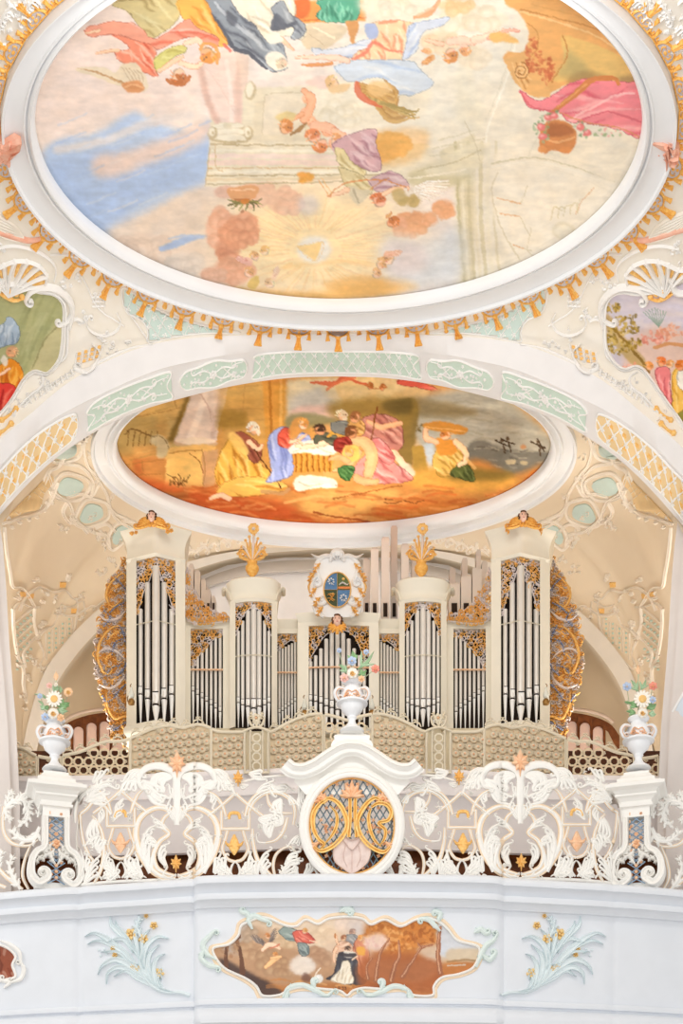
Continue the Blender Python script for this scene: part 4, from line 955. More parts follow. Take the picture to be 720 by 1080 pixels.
# --- tassels hanging round the great oval
ep=[(E1o[0]+(E1o[2]+1)*math.cos(a),E1o[1]+(E1o[3]+1)*math.sin(a)) for a in [PI/2+2*PI*i/2000 for i in range(2001)]]
T=[0]
for a,b in zip(ep,ep[1:]): T.append(T[-1]+math.hypot(b[0]-a[0],b[1]-a[1]))
def at_len(L):
    L%=T[-1]; i=int(np.searchsorted(T,L)); i=min(max(i,1),len(ep)-2)
    dx,dy=ep[i+1][0]-ep[i-1][0],ep[i+1][1]-ep[i-1][1]; l=math.hypot(dx,dy)
    return ep[i],(dx/l,dy/l)
SP=T[-1]/round(T[-1]/41.0)
k=-20
for k in range(-22,23):
    (x,y),(tx,ty)=at_len(k*SP)
    if y<-25 or x<-30 or x>760 or y<40 and False: continue
    if abs(x-9)<16 and abs(y-152)<16: pass
    n=(-ty,tx); 
    if n[0]*(x-E1o[0])+n[1]*(y-E1o[1])<0: n=(-n[0],-n[1])
    # gravity pulls the tassel slightly down the cove
    t=thing('gold_tassel','gold tassel with lilac swag on the fringe around the large oval ceiling fresco','tassel',SN.pt(x,y),'gold tassels around the oval ceiling fresco')
    L=Loc(SN,x,y,(tx,ty),n)
    g=MB(); cl=MB()
    j=random.uniform(-.6,.6)
    plate(cl,L,[(-11,0),(11,0),(10,8),(6,12),(0,14),(-6,12),(-10,8)],1.2)
    ribbon(g,L,[(-SP/2,1),(0,1),(SP/2,1)],2.2,2.2,step=6)
    for s_ in (-1,1):
        ribbon(g,L,[(s_*12,1),(s_*12,7),(s_*8,12),(0,15)],[1.6,2.4,2.0],2.4)
        ribbon(g,L,[(s_*12,7),(s_*14,3.5),(s_*17,4),(s_*17,7)],[2.2,1.8,1],2.2)
        ribbon(g,L,[(s_*3,3),(s_*7,5),(s_*6,9),(s_*3,8)],[1,1.8,1],2.4)
        bead(g,L,s_*10,11,2.2,2.6); ribbon(g,L,[(s_*10.5,11),(s_*11,15),(s_*11+j,19)],[2.4,3.4,5.2],3,step=2)
    bead(g,L,0,5.5,3,3,ry=2.4); bead(g,L,0,10,2,2.6)
    bead(g,L,0,15,3.4,3.6); ribbon(g,L,[(0,15),(j*.5,22),(j,29)],[4.2,5.2,8.6],3.6,prof=[(-1,0),(-.8,.9),(-.5,.6),(-.2,1),(.1,.65),(.45,1),(.8,.8),(1,0)],step=2)
    for q in (-3,-1,1,3): bead(g,L,j+q,29,1.5,3)
    bead(g,L,SP/2,3,2.2,2.6); ribbon(g,L,[(SP/2,4),(SP/2,8),(SP/2+j,12.5)],[2.2,3.4,5.4],3,step=2)
    g.build('tassel',M_gold,t); cl.build('swag_cloth',M_lilac,t)
for x,y,sd,lb in ((9,152,-1,'salmon pink stucco clasp over the left side of the oval frame'),(703,156,1,'salmon pink stucco clasp over the right side of the oval frame')):
    mb=MB(); L=Loc(SN,x,y,(1,0),(0,1))
    base=2
    plate(mb,L,[(-15,-4),(-11,-11),(-3,-13),(6,-12),(13,-8),(14,0),(12,8),(5,13),(-3,13),(-10,9),(-15,4)],9)
    for a in range(8):
        t=2*PI*a/8; ribbon(mb,L,[(3*math.cos(t),3*math.sin(t)),(8*math.cos(t+.2),8*math.sin(t+.2)),(13*math.cos(t),12*math.sin(t))],[3,6,3.5],5,base=8.5,step=3)
    bead(mb,L,0,0,4,5,base=11)
    o=mb.build('stucco_clasp',M_salmon); tag(o,lb,'ornament')
MX=709
def side(pts,s): return pts if s>0 else [(MX-x,y) for x,y in pts]
# --- corner frescoes
def corner_left():
    c=Canvas(-40,296,76,446,3,(164,162,116),5)
    c.poly([(-40,296),(76,296),(76,446),(-40,446)],(168,168,122),1,0,False)
    for i in range(40):
        x=c.rnd.uniform(-30,60);y=c.rnd.uniform(305,390); c.line([(x,y),(x-8,y+16),(x-14,y+34)],c.rnd.choice([(146,148,100),(188,186,142),(178,174,124),(132,136,92)]),3,.35,1.6)
    c.poly([(70,336),(50,352),(36,380),(30,398),(60,400),(72,370)],(192,182,138),.9,1.5); c.line([(68,338),(48,356),(34,388)],(140,136,92),1.6,.7,.8)
    c.drape([(-20,350),(4,340),(6,334),(14,336),(20,348),(18,360),(6,364),(-20,372)],(164,180,196),(112,130,150),(206,214,220),((0,338),(-6,370)),7,4,2)
    c.drape([(-20,392),(0,384),(10,378),(20,384),(24,396),(20,408),(6,410),(-20,420)],(226,140,44),(176,80,24),(246,190,90),((8,380),(4,410)),8,5,2.2)
    c.drape([(-30,410),(-6,404),(10,404),(16,410),(10,424),(-4,440),(-30,446)],(216,66,56),(150,32,32),(240,130,106),((0,404),(-10,440)),8,6,2.6)
    c.head(12,371,6,-1.3,(232,170,124),(206,160,120),-1); c.poly([(4,374),(8,380),(6,386),(0,380)],(232,222,206),.9,.5)
    c.limb([(-4,396),(4,392),(10,388)],[3,3,2]); c.finish(.05,.8,.04); return c
def corner_right():
    c=Canvas(630,296,766,474,3,(206,196,204),6)
    for i in range(40):
        x=c.rnd.uniform(630,760);y=c.rnd.uniform(300,360); c.line([(x,y),(x+10,y+3),(x+22,y+2)],c.rnd.choice([(196,188,204),(216,206,210),(206,200,214),(222,208,202)]),4,.35,2)
    c.poly([(660,360),(690,344),(730,350),(766,350),(766,420),(690,410),(660,390)],(226,190,170),.8,4)
    c.poly([(640,330),(655,350),(680,380),(674,390),(655,372),(640,348)],(190,160,104),.9,1); c.line([(640,338),(656,356),(676,380),(684,392)],(132,100,46),3,.85,.6)
    for (x,y,rx,ry) in ((646,324,9,6),(660,336,12,7),(648,352,11,8),(664,346,9,6),(654,366,12,8),(643,362,5,8),(668,362,8,6)): c.leaves(x,y,rx,ry,[(150,118,44),(186,152,72),(120,98,40),(206,176,100)],34,1.8,int(x+y))
    for k in range(9): c.line([(694,344),(690+k*2-6,334),(686+k*3-8,324+abs(k-4))],(140,160,146),1.2,.7)
    c.leaves(690,356,16,8,[(230,150,130),(240,180,160),(216,130,110)],60,2,9); c.leaves(706,350,14,8,[(236,180,150),(220,150,120)],40,2,10); c.line([(690,366),(705,362),(724,364)],(206,140,84),4,.8,1); c.leaves(664,386,8,5,[(230,150,130),(240,190,170)],20,1.6,12)
    c.poly([(704,430),(720,424),(766,430),(766,474),(720,474)],(150,140,64),1,2)
    c.drape([(690,390),(698,386),(706,390),(706,404),(708,428),(702,420),(694,406)],(230,130,130),(186,76,84),(246,180,176),((700,388),(704,426)),7,13,1.8)
    c.drape([(708,396),(716,386),(726,390),(730,410),(724,424),(714,436),(709,428)],(240,190,92),(206,140,40),(252,222,150),((716,388),(716,434)),7,14,1.8)
    c.drape([(714,392),(722,390),(728,400),(722,412),(714,406)],(240,232,216),(196,186,170),(252,248,236),((718,392),(722,410)),4,15,1.4)
    c.drape([(728,388),(746,380),(762,390),(760,440),(740,446),(730,420)],(200,120,90),(150,70,60),(230,170,140),((736,388),(744,440)),7,16,2)
    c.head(684,386,4.6,-1.5,(240,180,130),(230,150,80),1); c.head(697,381,5,-1.4,(236,170,124),(230,120,60),1); c.head(706,384,4,-1.5,(244,200,160),(220,150,90),-1); c.head(717,385,5.6,-1.5,(236,160,110),(220,120,50),-1); c.head(740,376,6,-1.5,(236,180,140),(150,90,50),-1)
    c.finish(.05,.8,.04); return c
PL=[(-40,300),(0,300),(20,300),(40,306),(57,309),(66,318),(68,330),(67,345),(66,362),(62,380),(50,394),(36,392),(25,401),(14,420),(0,438),(-20,460),(-40,470)]
PR=[(766,300),(712,302),(690,306),(672,308),(658,306),(646,309),(639,318),(637,330),(637,345),(639,367),(647,382),(658,390),(672,387),(682,395),(697,417),(711,437),(726,460),(766,476)]
def inpoly_np(poly):
    def f(X,Y):
        m=np.zeros(X.shape,bool); n=len(poly)
        for i in range(n):
            xa,ya=poly[i];xb,yb=poly[(i+1)%n]
            if ya==yb: continue
            m^=((ya>Y)!=(yb>Y))&(X<(xb-xa)*(Y-ya)/(yb-ya)+xa)
        return m
    return f
for s,poly,fn,lb in ((-1,PL,corner_left,'corner fresco with an old bearded man in gold and red robes against an olive curtain'),(1,PR,corner_right,'corner fresco with palms and a crowd in pink and yellow robes')):
    pp=cr(poly,2,True)
    t=thing('corner_fresco',lb,'fresco',SN.pt(40 if s<0 else 670,350)); cv=fn()
    painted('painting',SN,cv,inpoly_np(pp),0.8,t,h=0.8)
    mb=MB(); ribbon(mb,SN,poly[1:-1],5,4,prof=[(-1,0),(-.8,.8),(-.2,1),(.1,.4),(.4,.8),(.8,.6),(1,0)])
    mb.build('frame',M_stucco,t)
def cluster(mb,S,x,y,r,n=8,seed=1,mi=0,h=2):
    q=random.Random(seed)
    for i in range(n):
        a=q.uniform(0,2*PI);d=r*math.sqrt(q.random())
        if S is SN and y+d*math.sin(a)>Af(x+d*math.cos(a))-7: continue
        if q.random()<.45: rosette(mb,S,x+d*math.cos(a),y+d*math.sin(a),q.uniform(1.8,2.8),mi,None,5,h)
        else:
            b=q.uniform(0,2*PI); ribbon(mb,S,[(x+d*math.cos(a),y+d*math.sin(a)),(x+d*math.cos(a)+3*math.cos(b),y+d*math.sin(a)+3*math.sin(b)),(x+d*math.cos(a)+5*math.cos(b+.6),y+d*math.sin(a)+5*math.sin(b+.6))],[.8,2,.4],h,mi,step=2)
for s in (1,-1):
    sd='right' if s>0 else 'left'
    m=lambda pts:side(pts,s); M1=lambda x:x if s>0 else MX-x; sg=s
    # shell
    t=thing('stucco_shell','white stucco shell with gilded flutes above the %s corner fresco'%sd,'stucco ornament',SN.pt(M1(695),300))
    w_=MB(); g=MB()
    tips=[(662,301),(660,290),(668,280),(681,275),(694,275),(705,279),(716,284),(728,284)]
    for i,(x,y) in enumerate(tips):
        mid=((x+700)/2+(-2 if i<4 else 2),(y+312)/2-4)
        ribbon(w_,SN,m([(701,311),mid,(x,y)]),[2,4,3.5],5)
        bead(w_,SN,M1(x),y,2.6,4)
        if i<7:
            x2,y2=tips[i+1]; ax,ay=(x+x2)/2,(y+y2)/2
            ribbon(g,SN,m([(ax*.55+701*.45,ay*.55+311*.45),(ax*.8+701*.2,ay*.8+311*.2),(ax,ay+1)]),[1.2,3.6,3.4],2.2,prof='round')
    ribbon(w_,SN,m(tips),3,4)
    for (x,y) in ((686,312),(692,309),(698,314),(704,309),(710,306),(700,306)): bead(g,SN,M1(x),y,3.4,4.5)
    ribbon(g,SN,m([(684,313),(694,316),(704,312),(714,305)]),[1,4,4,1],4)
    w_.build('shell',M_stucco,t); g.build('gilding',M_goldp,t)
    # scrolls round the fresco
    mb=MB()
    def V(pts,w,h=4,r=0,tn=1.2,sgn=1,prof='round'):
        p=m(pts)
        if r: p=volute(cr(p,3),r,tn,sgn*sg)
        ribbon(mb,SN,p,w,h,prof=prof); mb.cut()
    V([(636,345),(633,332),(634,320),(641,310),(652,303),(664,302),(676,306),(682,314)],[3,6,7,6,4,1.5],6,5,1.1,1)
    V([(634,330),(638,338),(646,342)],[3,5,4,1.5],5,3.6,1.0,-1)
    V([(682,306),(700,320),(716,318)],[1,2,1],2) if False else None
    V([(622,338),(630,336),(637,344),(638,362),(640,376),(650,386)],[2,3.5,3,2],3.5)
    V([(706,292),(712,306),(722,308),(730,300)],[3,7,6,2],6,4,1,-1)
    V([(596,290),(606,278),(624,272),(642,268),(656,268)],[1.2,2.6,2.6,1],2); V([(652,296),(650,284),(656,274),(672,264),(694,259),(716,262)],[1.5,3,3,2],2.6)
    V([(578,344),(590,336),(600,330),(610,318),(618,300),(626,286)],[1,1.6,1.6,1],1.5)
    V([(586,330),(582,340),(588,350),(600,354),(612,350),(618,342),(616,334)],[1,2.6,3,2,1],2.5,3,1,-1)
    V([(612,362),(604,372),(608,384),(618,392),(628,390)],[1,3,5,5,2],4.5,4,1.2,-1)
    V([(548,363),(570,367),(588,374),(604,382),(614,388),(624,392)],[1,2,3,3,2],2.5)
    V([(672,392),(664,398),(666,408),(676,416),(684,424),(694,436)],[1.5,3,3,3,1],2.5)
    for i,(x,y) in enumerate([(634+i*5.5,394+i*3.6) for i in range(9)]):
        ribbon(mb,SN,m([(x,y-4+i*.2),(x-2,y+3)]),[2.6,2.2],3,step=4)
    ribbon(mb,SN,m([(630,389),(650,402),(672,416),(684,430)]),1.6,2.2); ribbon(mb,SN,m([(630,394),(648,405),(668,420)]),1.4,2)
    for (x,y,r,n,k) in ((587,368,11,16,1),(572,366,7,9,2),(600,354,7,7,3),(622,334,7,8,4),(640,300,7,7,5),(628,292,5,5,6),(664,404,8,8,7),(654,408,7,8,8),(684,420,7,7,9),(698,436,7,6,10),(616,376,5,5,11),(712,262,8,7,12),(720,282,6,5,13),(600,380,5,5,14),(640,402,5,5,15),(606,312,4,4,16)): cluster(mb,SN,M1(x),y,r,n,k*7+(s+1)); mb.cut()
    for i in range(3):
        ribbon(mb,SN,m([(600+i*4.5,310),(599+i*4.5,324)]),1.2,1.8,step=4); ribbon(mb,SN,m([(598,312+i*5),(612,313+i*5)]),1.2,1.8,step=4)
    for i in range(5): ribbon(mb,SN,m([(600+i*7,362+i*2.4),(604+i*6.4,377+i*2)]),[2,2],2.4,step=4)
    o=thing('corner_stucco',None,None,SN.pt(M1(620),380)); mb.build_split('rocaille_scroll',M_stucco,o); tag(o,'white rocaille scrolls and flower clusters around the %s corner fresco'%sd,'stucco ornament')
    g=MB()
    for i in range(4):
        for k in range(3): 
            x,y=603+i*7+k*.8,364+i*2.4+k*5; plate(g,SN,m([(x,y),(x+4,y+.8),(x+4,y+4),(x,y+3.2)]),1.4); g.cut()
    for pts in ([(692,431),(699,438),(707,443)],[(697,447),(704,454),(710,457)]):
        ribbon(g,SN,m(pts),[4,2,4],3)
        for q in (pts[0],pts[-1]): bead(g,SN,M1(q[0]),q[1],3.4,4)
        g.cut()
    o=thing('gilded_inlay',None,None,SN.pt(M1(620),372)); g.build_split('gilt_piece',M_goldp,o); tag(o,'small gold squares and gilt knobs set in the %s corner stucco'%sd,'ornament')
    # mint lattice wedge
    poly=side([(452,351),(480,345),(520,334),(548,320),(574,303),(576,314),(571,329),(555,338),(549,350),(548,361),(520,355),(490,351)],s)
    poly=[(x-4 if s<0 else x,y) for x,y in poly]
    t=thing('stucco_trellis','mint green wedge of white stucco trellis, %s of centre between oval and arch'%sd,'stucco panel',SN.pt(*poly[4]))
    mb=MB(); pp=cr(poly,3,True); f=inpoly_np(pp)
    x0=min(p[0] for p in pp);x1=max(p[0] for p in pp);y0=min(p[1] for p in pp);y1=max(p[1] for p in pp)
    N=44; vs=[];idx={}
    xs=np.linspace(x0,x1,N); ys=np.linspace(y0,y1,22)
    for j,y in enumerate(ys):
        for i,x in enumerate(xs):
            if inpoly(x,y,pp): idx[(i,j)]=len(vs); vs.append(SN.pt(x,y,.9))
    fs=[(idx[(i,j)],idx[(i+1,j)],idx[(i+1,j+1)],idx[(i,j+1)]) for (i,j) in idx if all(q in idx for q in ((i+1,j),(i+1,j+1),(i,j+1)))]
    mb.add(vs,fs); mb.build('ground',M_teal,t)
    mb=MB(); ribbon(mb,SN,poly,1.8,1.6,closed=True)
    def clip(a,b):
        q=[(a[0]+(b[0]-a[0])*i/40,a[1]+(b[1]-a[1])*i/40) for i in range(41)]; q=[p for p in q if inpoly(p[0],p[1],pp)]
        if len(q)>2: ribbon(mb,SN,[q[0],q[-1]],1.5,1.9,step=6,prof='thin')
    cxm=(x0+x1)/2
    for i in range(-10,14):
        o_=x0+i*14
        clip((o_,y0-5),(o_+ (26 if s>0 else 50),y1+10)); clip((o_+30,y0-5),(o_+(-20 if s>0 else 4),y1+10))
    for i in range(12):
        for j in range(6):
            x,y=x0+7+i*11+(j%2)*5.5,y0+5+j*9
            if inpoly(x-3,y-3,pp) and inpoly(x+3,y+3,pp): rosette(mb,SN,x,y,3,n=4,h=1.6)
    mb.build('trellis',M_stucco,t)
    # side shell drapery at the mid sides
    mb=MB(); 
    for i in range(7): ribbon(mb,SN,m([(722,224+i*2),(706,230+i*3.2),(690-i*1.5,240+i*2.4)]),[3,3.4,1],2.4)
    tag(mb.build('fluted_swag',M_nave),'cream fluted stucco swag beside the oval frame at the %s edge'%sd,'stucco ornament')
    mb=MB(); ribbon(mb,SN,m([(664,243+8),(680,249+4),(700,247),(724,240)]) ,[3,6,7,7],3)
    tag(mb.build('ribbon_band',M_salmon),'salmon stucco ribbon under the fluted swag at the %s edge'%sd,'ornament')
    # upper corner stucco
    mb=MB()
    for k in range(9):
        x,y=random.Random(k+50).uniform(664,716),random.Random(k+80).uniform(-4,46)
        if y> (x-640)*.9: continue
        p=[(x,y),(x+7,y-5),(x+12,y+1)]; ribbon(mb,SN,volute(cr(m(p),3),3.5,1.1,sg),[1,2.6,2.4,.6],3)
    mb.cut()
    for k,(x,y) in enumerate(((672,6),(690,14),(704,30),(712,50),(700,8),(716,20),(684,2))): cluster(mb,SN,M1(x),y,8,8,k+200+s); mb.cut()
    o=thing('corner_stucco',None,None,SN.pt(M1(700),12)); mb.build_split('leafy_scroll',M_stucco,o); tag(o,'white leafy stucco in the upper %s corner outside the oval'%sd,'stucco ornament')
# --- panels on the underside of the big arch
def arcparam(fn):
    xs=[AC+i for i in range(0,430)]; p=[(x,fn(x)) for x in xs]; L=[0]
    for a,b in zip(p,p[1:]): L.append(L[-1]+math.hypot(b[0]-a[0],b[1]-a[1]))
    return p,L
pc_,Lc_=arcparam(Ac); pb_,Lb_=arcparam(Ab)
def soff(L,s):
    a=abs(L); r=a
    i=min(np.searchsorted(Lc_,r),428); j=min(np.searchsorted(Lb_,r*1.01),428)
    x=pc_[i][0]*(1-s)+pb_[j][0]*s; y=pc_[i][1]*(1-s)+pb_[j][1]*s
    return (x,y) if L>=0 else (2*AC-x,y)
class SoffS:         # u = length along the arch, v 0..1 across it
    def pt(s,u,v,h=0):
        x,y=soff(u,v/30.0); return SA.pt(x,y,h)
SF=SoffS()
def panel(poly,name,label,ground,deco,cat='stucco panel',group=None):
    pts=cr(poly,4,True)
    c=SF.pt(sum(p[0] for p in poly)/len(poly),15)
    t=thing(name,label,cat,c,group)
    mb=MB(); x0=min(p[0] for p in pts);x1=max(p[0] for p in pts);n=int((x1-x0)/2.2)
    # fill column by column
    vs=[];fs=[];prev=None
    for i in range(n+1):
        x=x0+.3+(x1-x0-.6)*i/n; ys=[]
        for a,b in zip(pts,pts[1:]+pts[:1]):
            if (a[0]>x)!=(b[0]>x): ys.append(a[1]+(b[1]-a[1])*(x-a[0])/(b[0]-a[0]))
        if len(ys)<2: prev=None; continue
        lo,hi=min(ys),max(ys); b0=len(vs)
        for k in range(4): vs.append(SF.pt(x,lo+(hi-lo)*k/3,.8))
        if prev is not None:
            for k in range(3): fs.append((prev+k,b0+k,b0+k+1,prev+k+1))
        prev=b0
    mb.add(vs,fs); mb.build('ground',ground,t)
    mb=MB(); ribbon(mb,SF,poly,1.6,1.6,closed=True); deco(mb,pts); mb.build('relief',M_stucco,t); return t
def lattice_deco(du,dv,ros=2.0,w=1.3):
    def f(mb,pts):
        x0=min(p[0] for p in pts);x1=max(p[0] for p in pts)
        k=x0-40
        while k<x1+10:
            for d in (1,-1):
                q=[(k+ (dv*i/24.0) if d>0 else k+dv-dv*i/24.0, 30*i/24.0) for i in range(25)]
                q=[p for p in q if inpoly(p[0],p[1],pts)]
                if len(q)>2: ribbon(mb,SF,[q[0],q[-1]],w,1.7,step=5,prof='thin')
            k+=du
        j=0; y=5
        k=x0
        while k<x1:
            for yy in (7.5,15,22.5):
                xx=k+(du/2 if yy==15 else 0)
                if inpoly(xx-2,yy,pts) and inpoly(xx+2,yy,pts): rosette(mb,SF,xx,yy,ros,n=4,h=2)
            k+=du
    return f
def scroll_deco(seed):
    def f(mb,pts):
        x0=min(p[0] for p in pts);x1=max(p[0] for p in pts);q=random.Random(seed); c=(x0+x1)/2
        for sx in (-1,1):
            for sy in (-1,1):
                p=[(c,15),(c+sx*(x1-x0)*.14,15+sy*5),(c+sx*(x1-x0)*.28,15+sy*3)]
                ribbon(mb,SF,volute(cr(p,2),3.5,1.2,sx*sy),[1,1.8,1.6,.6],1.8)
                p=[(c+sx*(x1-x0)*.12,15-sy*6),(c+sx*(x1-x0)*.3,15+sy*5),(c+sx*(x1-x0)*.44,15+sy*7)]
                p=[z for z in p if inpoly(z[0],z[1],pts)]
                if len(p)>2: ribbon(mb,SF,p,[.8,1.6,.6],1.6)
        for i in range(int((x1-x0)*.45)):
            x,y=q.uniform(x0,x1),q.gauss(15,5)
            if inpoly(x-2,y-2,pts) and inpoly(x+2,y+2,pts): rosette(mb,SF,x,y,q.uniform(1,1.9),h=2)
        rosette(mb,SF,c,15,4.5,n=6,h=2.4)
    return f
panel([(-86,5),(-60,3),(0,3),(60,3),(86,5),(80,15),(88,26),(60,25),(0,25),(-60,25),(-88,26),(-80,15)],'stucco_trellis','pale green trellis panel at the crown of the arch','stucco panel' and M_green,lattice_deco(11,22))
for s in (-1,1):
    sd='left' if s<0 else 'right'
    q=lambda l:[(s*a,b) for a,b in l]
    panel(q([(94,15),(98,7),(112,6),(128,3),(146,6),(160,8),(166,15),(160,23),(146,24),(128,27),(112,24),(98,23)]),'oval_cartouche','pale green oval cartouche with a white flower spray, %s of the arch crown'%sd,M_green,scroll_deco(5+s))
    panel(q([(176,5),(200,4),(235,3),(262,4),(272,10),(262,16),(270,26),(235,26),(200,26),(174,27),(180,16)]),'strapwork_field','pale green panel of knotted white strapwork, lower %s of the arch'%sd,M_green,scroll_deco(9+s))
    t=panel(q([(284,8),(294,4),(330,3),(380,3),(450,3),(450,25),(380,25),(320,26),(292,25),(284,20)]),'stucco_trellis','ochre trellis panel with white squares on the %s leg of the arch'%sd,M_ochre,lattice_deco(15.5,31,3.0,2.2))
    mb=MB()
    for r in range(9):
        for v in (9,18): plate(mb,SF,q([(299+r*17,v-1.2),(304+r*17,v-1.2),(304+r*17,v+1.6),(299+r*17,v+1.6)]),1.2); mb.cut()
    mb.build_split('gold_dash',M_goldp,t)
# --- stucco of the loft vault
MX=712
M_vst=mat('vault_stucco_relief',(246,236,222),.65,var=.02)
for s in (1,-1):
    # designed on the left, mirrored for the right
    sd='left' if s>0 else 'right'
    m=lambda pts:pts if s>0 else [(712-x,y) for x,y in pts]
    M1=lambda x:x if s>0 else 712-x
    t=thing('strapwork','white interlaced strapwork with mint fields on the %s vault beside the nativity oval'%sd,'stucco ornament',SL.pt(M1(90),520))
    g=MB(); w_=MB(); GH=.5
    for poly in ([(60,516),(68,504),(82,506),(88,512),(80,522),(66,522)],[(84,546),(92,532),(106,534),(108,544),(98,550),(88,551)],[(56,480),(70,472),(80,470),(78,480),(64,484)],[(118,568),(124,556),(136,554),(140,560),(130,568),(122,574)]):
        plate(g,SL,cr(m(poly),3,True),1.0); g.cut(); cxx=sum(a for a,b in poly)/len(poly); cyy=sum(b for a,b in poly)/len(poly)
        cluster(w_,SL,M1(cxx),cyy,5,7,int(cxx),h=2)
        big=[(cxx+(a-cxx)*1.5,cyy+(b-cyy)*1.5) for a,b in poly]
        ribbon(w_,SL,m(big),3,1.8,closed=True,prof='groove')
    for pts in ([(96,452),(88,470),(92,490),(100,500),(112,520),(118,538),(136,548)],[(66,488),(86,492),(98,508),(96,524),(112,530),(122,546),(138,556)],[(50,500),(58,520),(72,530),(80,548),(96,560),(112,564),(116,578)],[(88,462),(76,466),(62,490),(52,496),(46,508)],[(70,524),(84,520),(96,522),(104,510)],[(100,556),(112,552),(122,560)],[(70,530),(66,540),(72,550),(82,552),(92,562)]):
        ribbon(w_,SL,m(pts),3.4,1.8,prof='groove')
    for (x,y,r,n,k) in ((74,548,6,8,1),(68,556,5,6,2),(108,566,7,8,3),(98,558,5,4,4),(52,528,4,5,5),(97,480,3,3,6),(103,505,3,3,7),(118,522,3,3,8),(108,600,6,7,9),(118,590,5,5,10),(110,575,4,4,11),(93,462,4,4,12),(97,500,3,3,13)): cluster(w_,SL,M1(x),y,r,n,k*3+s)
    g.build_split('mint_field',M_teal,t); w_.build('relief',M_vst,t)
    # ochre trellis foot
    t=thing('stucco_trellis','ochre trellis field at the edge of the %s vault behind the arch'%sd,'stucco panel',SL.pt(M1(30),530))
    poly=m([(3,550),(20,532),(40,512),(52,500),(56,508),(46,520),(41,536),(26,540),(8,548)])
    mb=MB(); pp=cr(poly,3,True); plate(mb,SL,pp,1.0); mb.build('ground',M_ochre,t)
    mb=MB()
    for i in range(-4,9):
        for a,b in (((i*9,560),(i*9+34,500)),((i*9-20,510),(i*9+30,552))):
            qq=[(M1(a[0]+(b[0]-a[0])*k/30),a[1]+(b[1]-a[1])*k/30) for k in range(31)]; qq=[p for p in qq if inpoly(p[0],p[1],pp)]
            if len(qq)>2: ribbon(mb,SL,[qq[0],qq[-1]],1.8,2,step=6,prof='thin')
    for i in range(24):
        x,y=random.Random(i).uniform(4,56),random.Random(i+9).uniform(500,550)
        if inpoly(M1(x),y,pp): bead(mb,SL,M1(x),y,1.4,2)
    ribbon(mb,SL,m([(2,553),(20,546),(34,543),(46,536),(54,524),(60,508)]),3,2.2,prof='groove')
    for (x,y) in ((12,556),(30,548),(46,538),(38,545),(54,530),(52,516),(20,551)): rosette(mb,SL,M1(x),y,2.2,h=2.6)
    mb.build('relief',M_vst,t)
    # long panel with slanted flutes
    t=thing('rocaille_cartouche','cream rocaille cartouche with slanting fluted bands low on the %s vault'%sd,'stucco ornament',SL.pt(M1(50),670))
    mb=MB(); gg=MB(); oo=MB()
    R=lambda pts,w=2.4,h=1.8,prof='groove':ribbon(mb,SL,m(pts),w,h,prof=prof)
    R([(4,556),(6,580),(10,604),(13,619),(22,620),(29,628),(36,640)],2.6); R([(20,644),(26,630),(38,620),(46,620),(56,624),(68,622),(78,632),(86,630)],2)
    R([(13,642),(14,666),(18,692),(24,706),(24,722),(28,742)],2.6); R([(13,642),(20,636),(32,640),(42,640)],2); R([(36,640),(35,656),(38,670),(30,678),(24,690),(26,704)],2)
    R([(42,700),(46,706),(58,694),(70,680),(78,666),(82,646)],2.4); R([(38,674),(46,664),(56,660),(62,648),(72,650),(82,648),(96,640),(104,642)],2.2); R([(40,676),(46,690),(42,702)],1.8); R([(98,644),(110,634),(128,618)],2)
    R([(64,646),(64,638),(74,640),(86,634)],1.4); R([(80,654),(82,640),(80,630)],1.6); R([(88,634),(90,648)],1.6)
    for i in range(6):
        a=(16,656+i*9);b=(34,641+i*8.5) 
        if i<5: ribbon(mb,SL,m([a,b]),1.6,1.6,step=6); 
        for k in range(5): bead(gg,SL,M1(18+k*3.6),658+i*9-k*3.1+3,1.5,1.4)
        gg.cut()
    for i in range(5):
        x=48+i*7; ribbon(mb,SL,m([(x,664-i*4+4),(x+1,696-i*8)]),1.6,1.6,step=6)
        if i<4:
            for k in range(5): bead(gg,SL,M1(x+4),668-i*5+k*5,1.4,1.4)
            gg.cut()
    for (x,y) in ((24,626),(32,628),(66,616),(78,644)): plate(oo,SL,m([(x-3,y-2),(x+3,y-2),(x+2,y+3),(x-3,y+3)]),1.3); oo.cut()
    for i,(x,y) in enumerate(((38,612),(20,630),(44,634),(48,626),(58,630),(72,609),(84,628),(62,644),(66,642),(46,656),(44,660),(40,670),(30,692),(36,700),(20,702),(28,714),(30,718),(24,736),(26,748),(42,706),(72,608),(88,650))): cluster(mb,SL,M1(x),y,2.6,3,i+40)
    mb.build('relief',M_vst,t); gg.build_split('bead_row',M_green,t); oo.build_split('gold_inlay',M_goldp,t)
    # scrolls over the back rib
    mb=MB()
    for k in range(5):
        x=196+k*11; ribbon(mb,SL,volute(cr(m([(x,586-k*4),(x+8,580-k*4),(x+13,584-k*4)]),3),3,1,s),[1,2.2,2,.6],2); cluster(mb,SL,M1(x+4),580-k*3.4,4,4,k+70)
    tag(mb.build('scrollwork',M_vst),'white scrollwork under the nativity oval beside the %s organ tower'%sd,'stucco ornament')
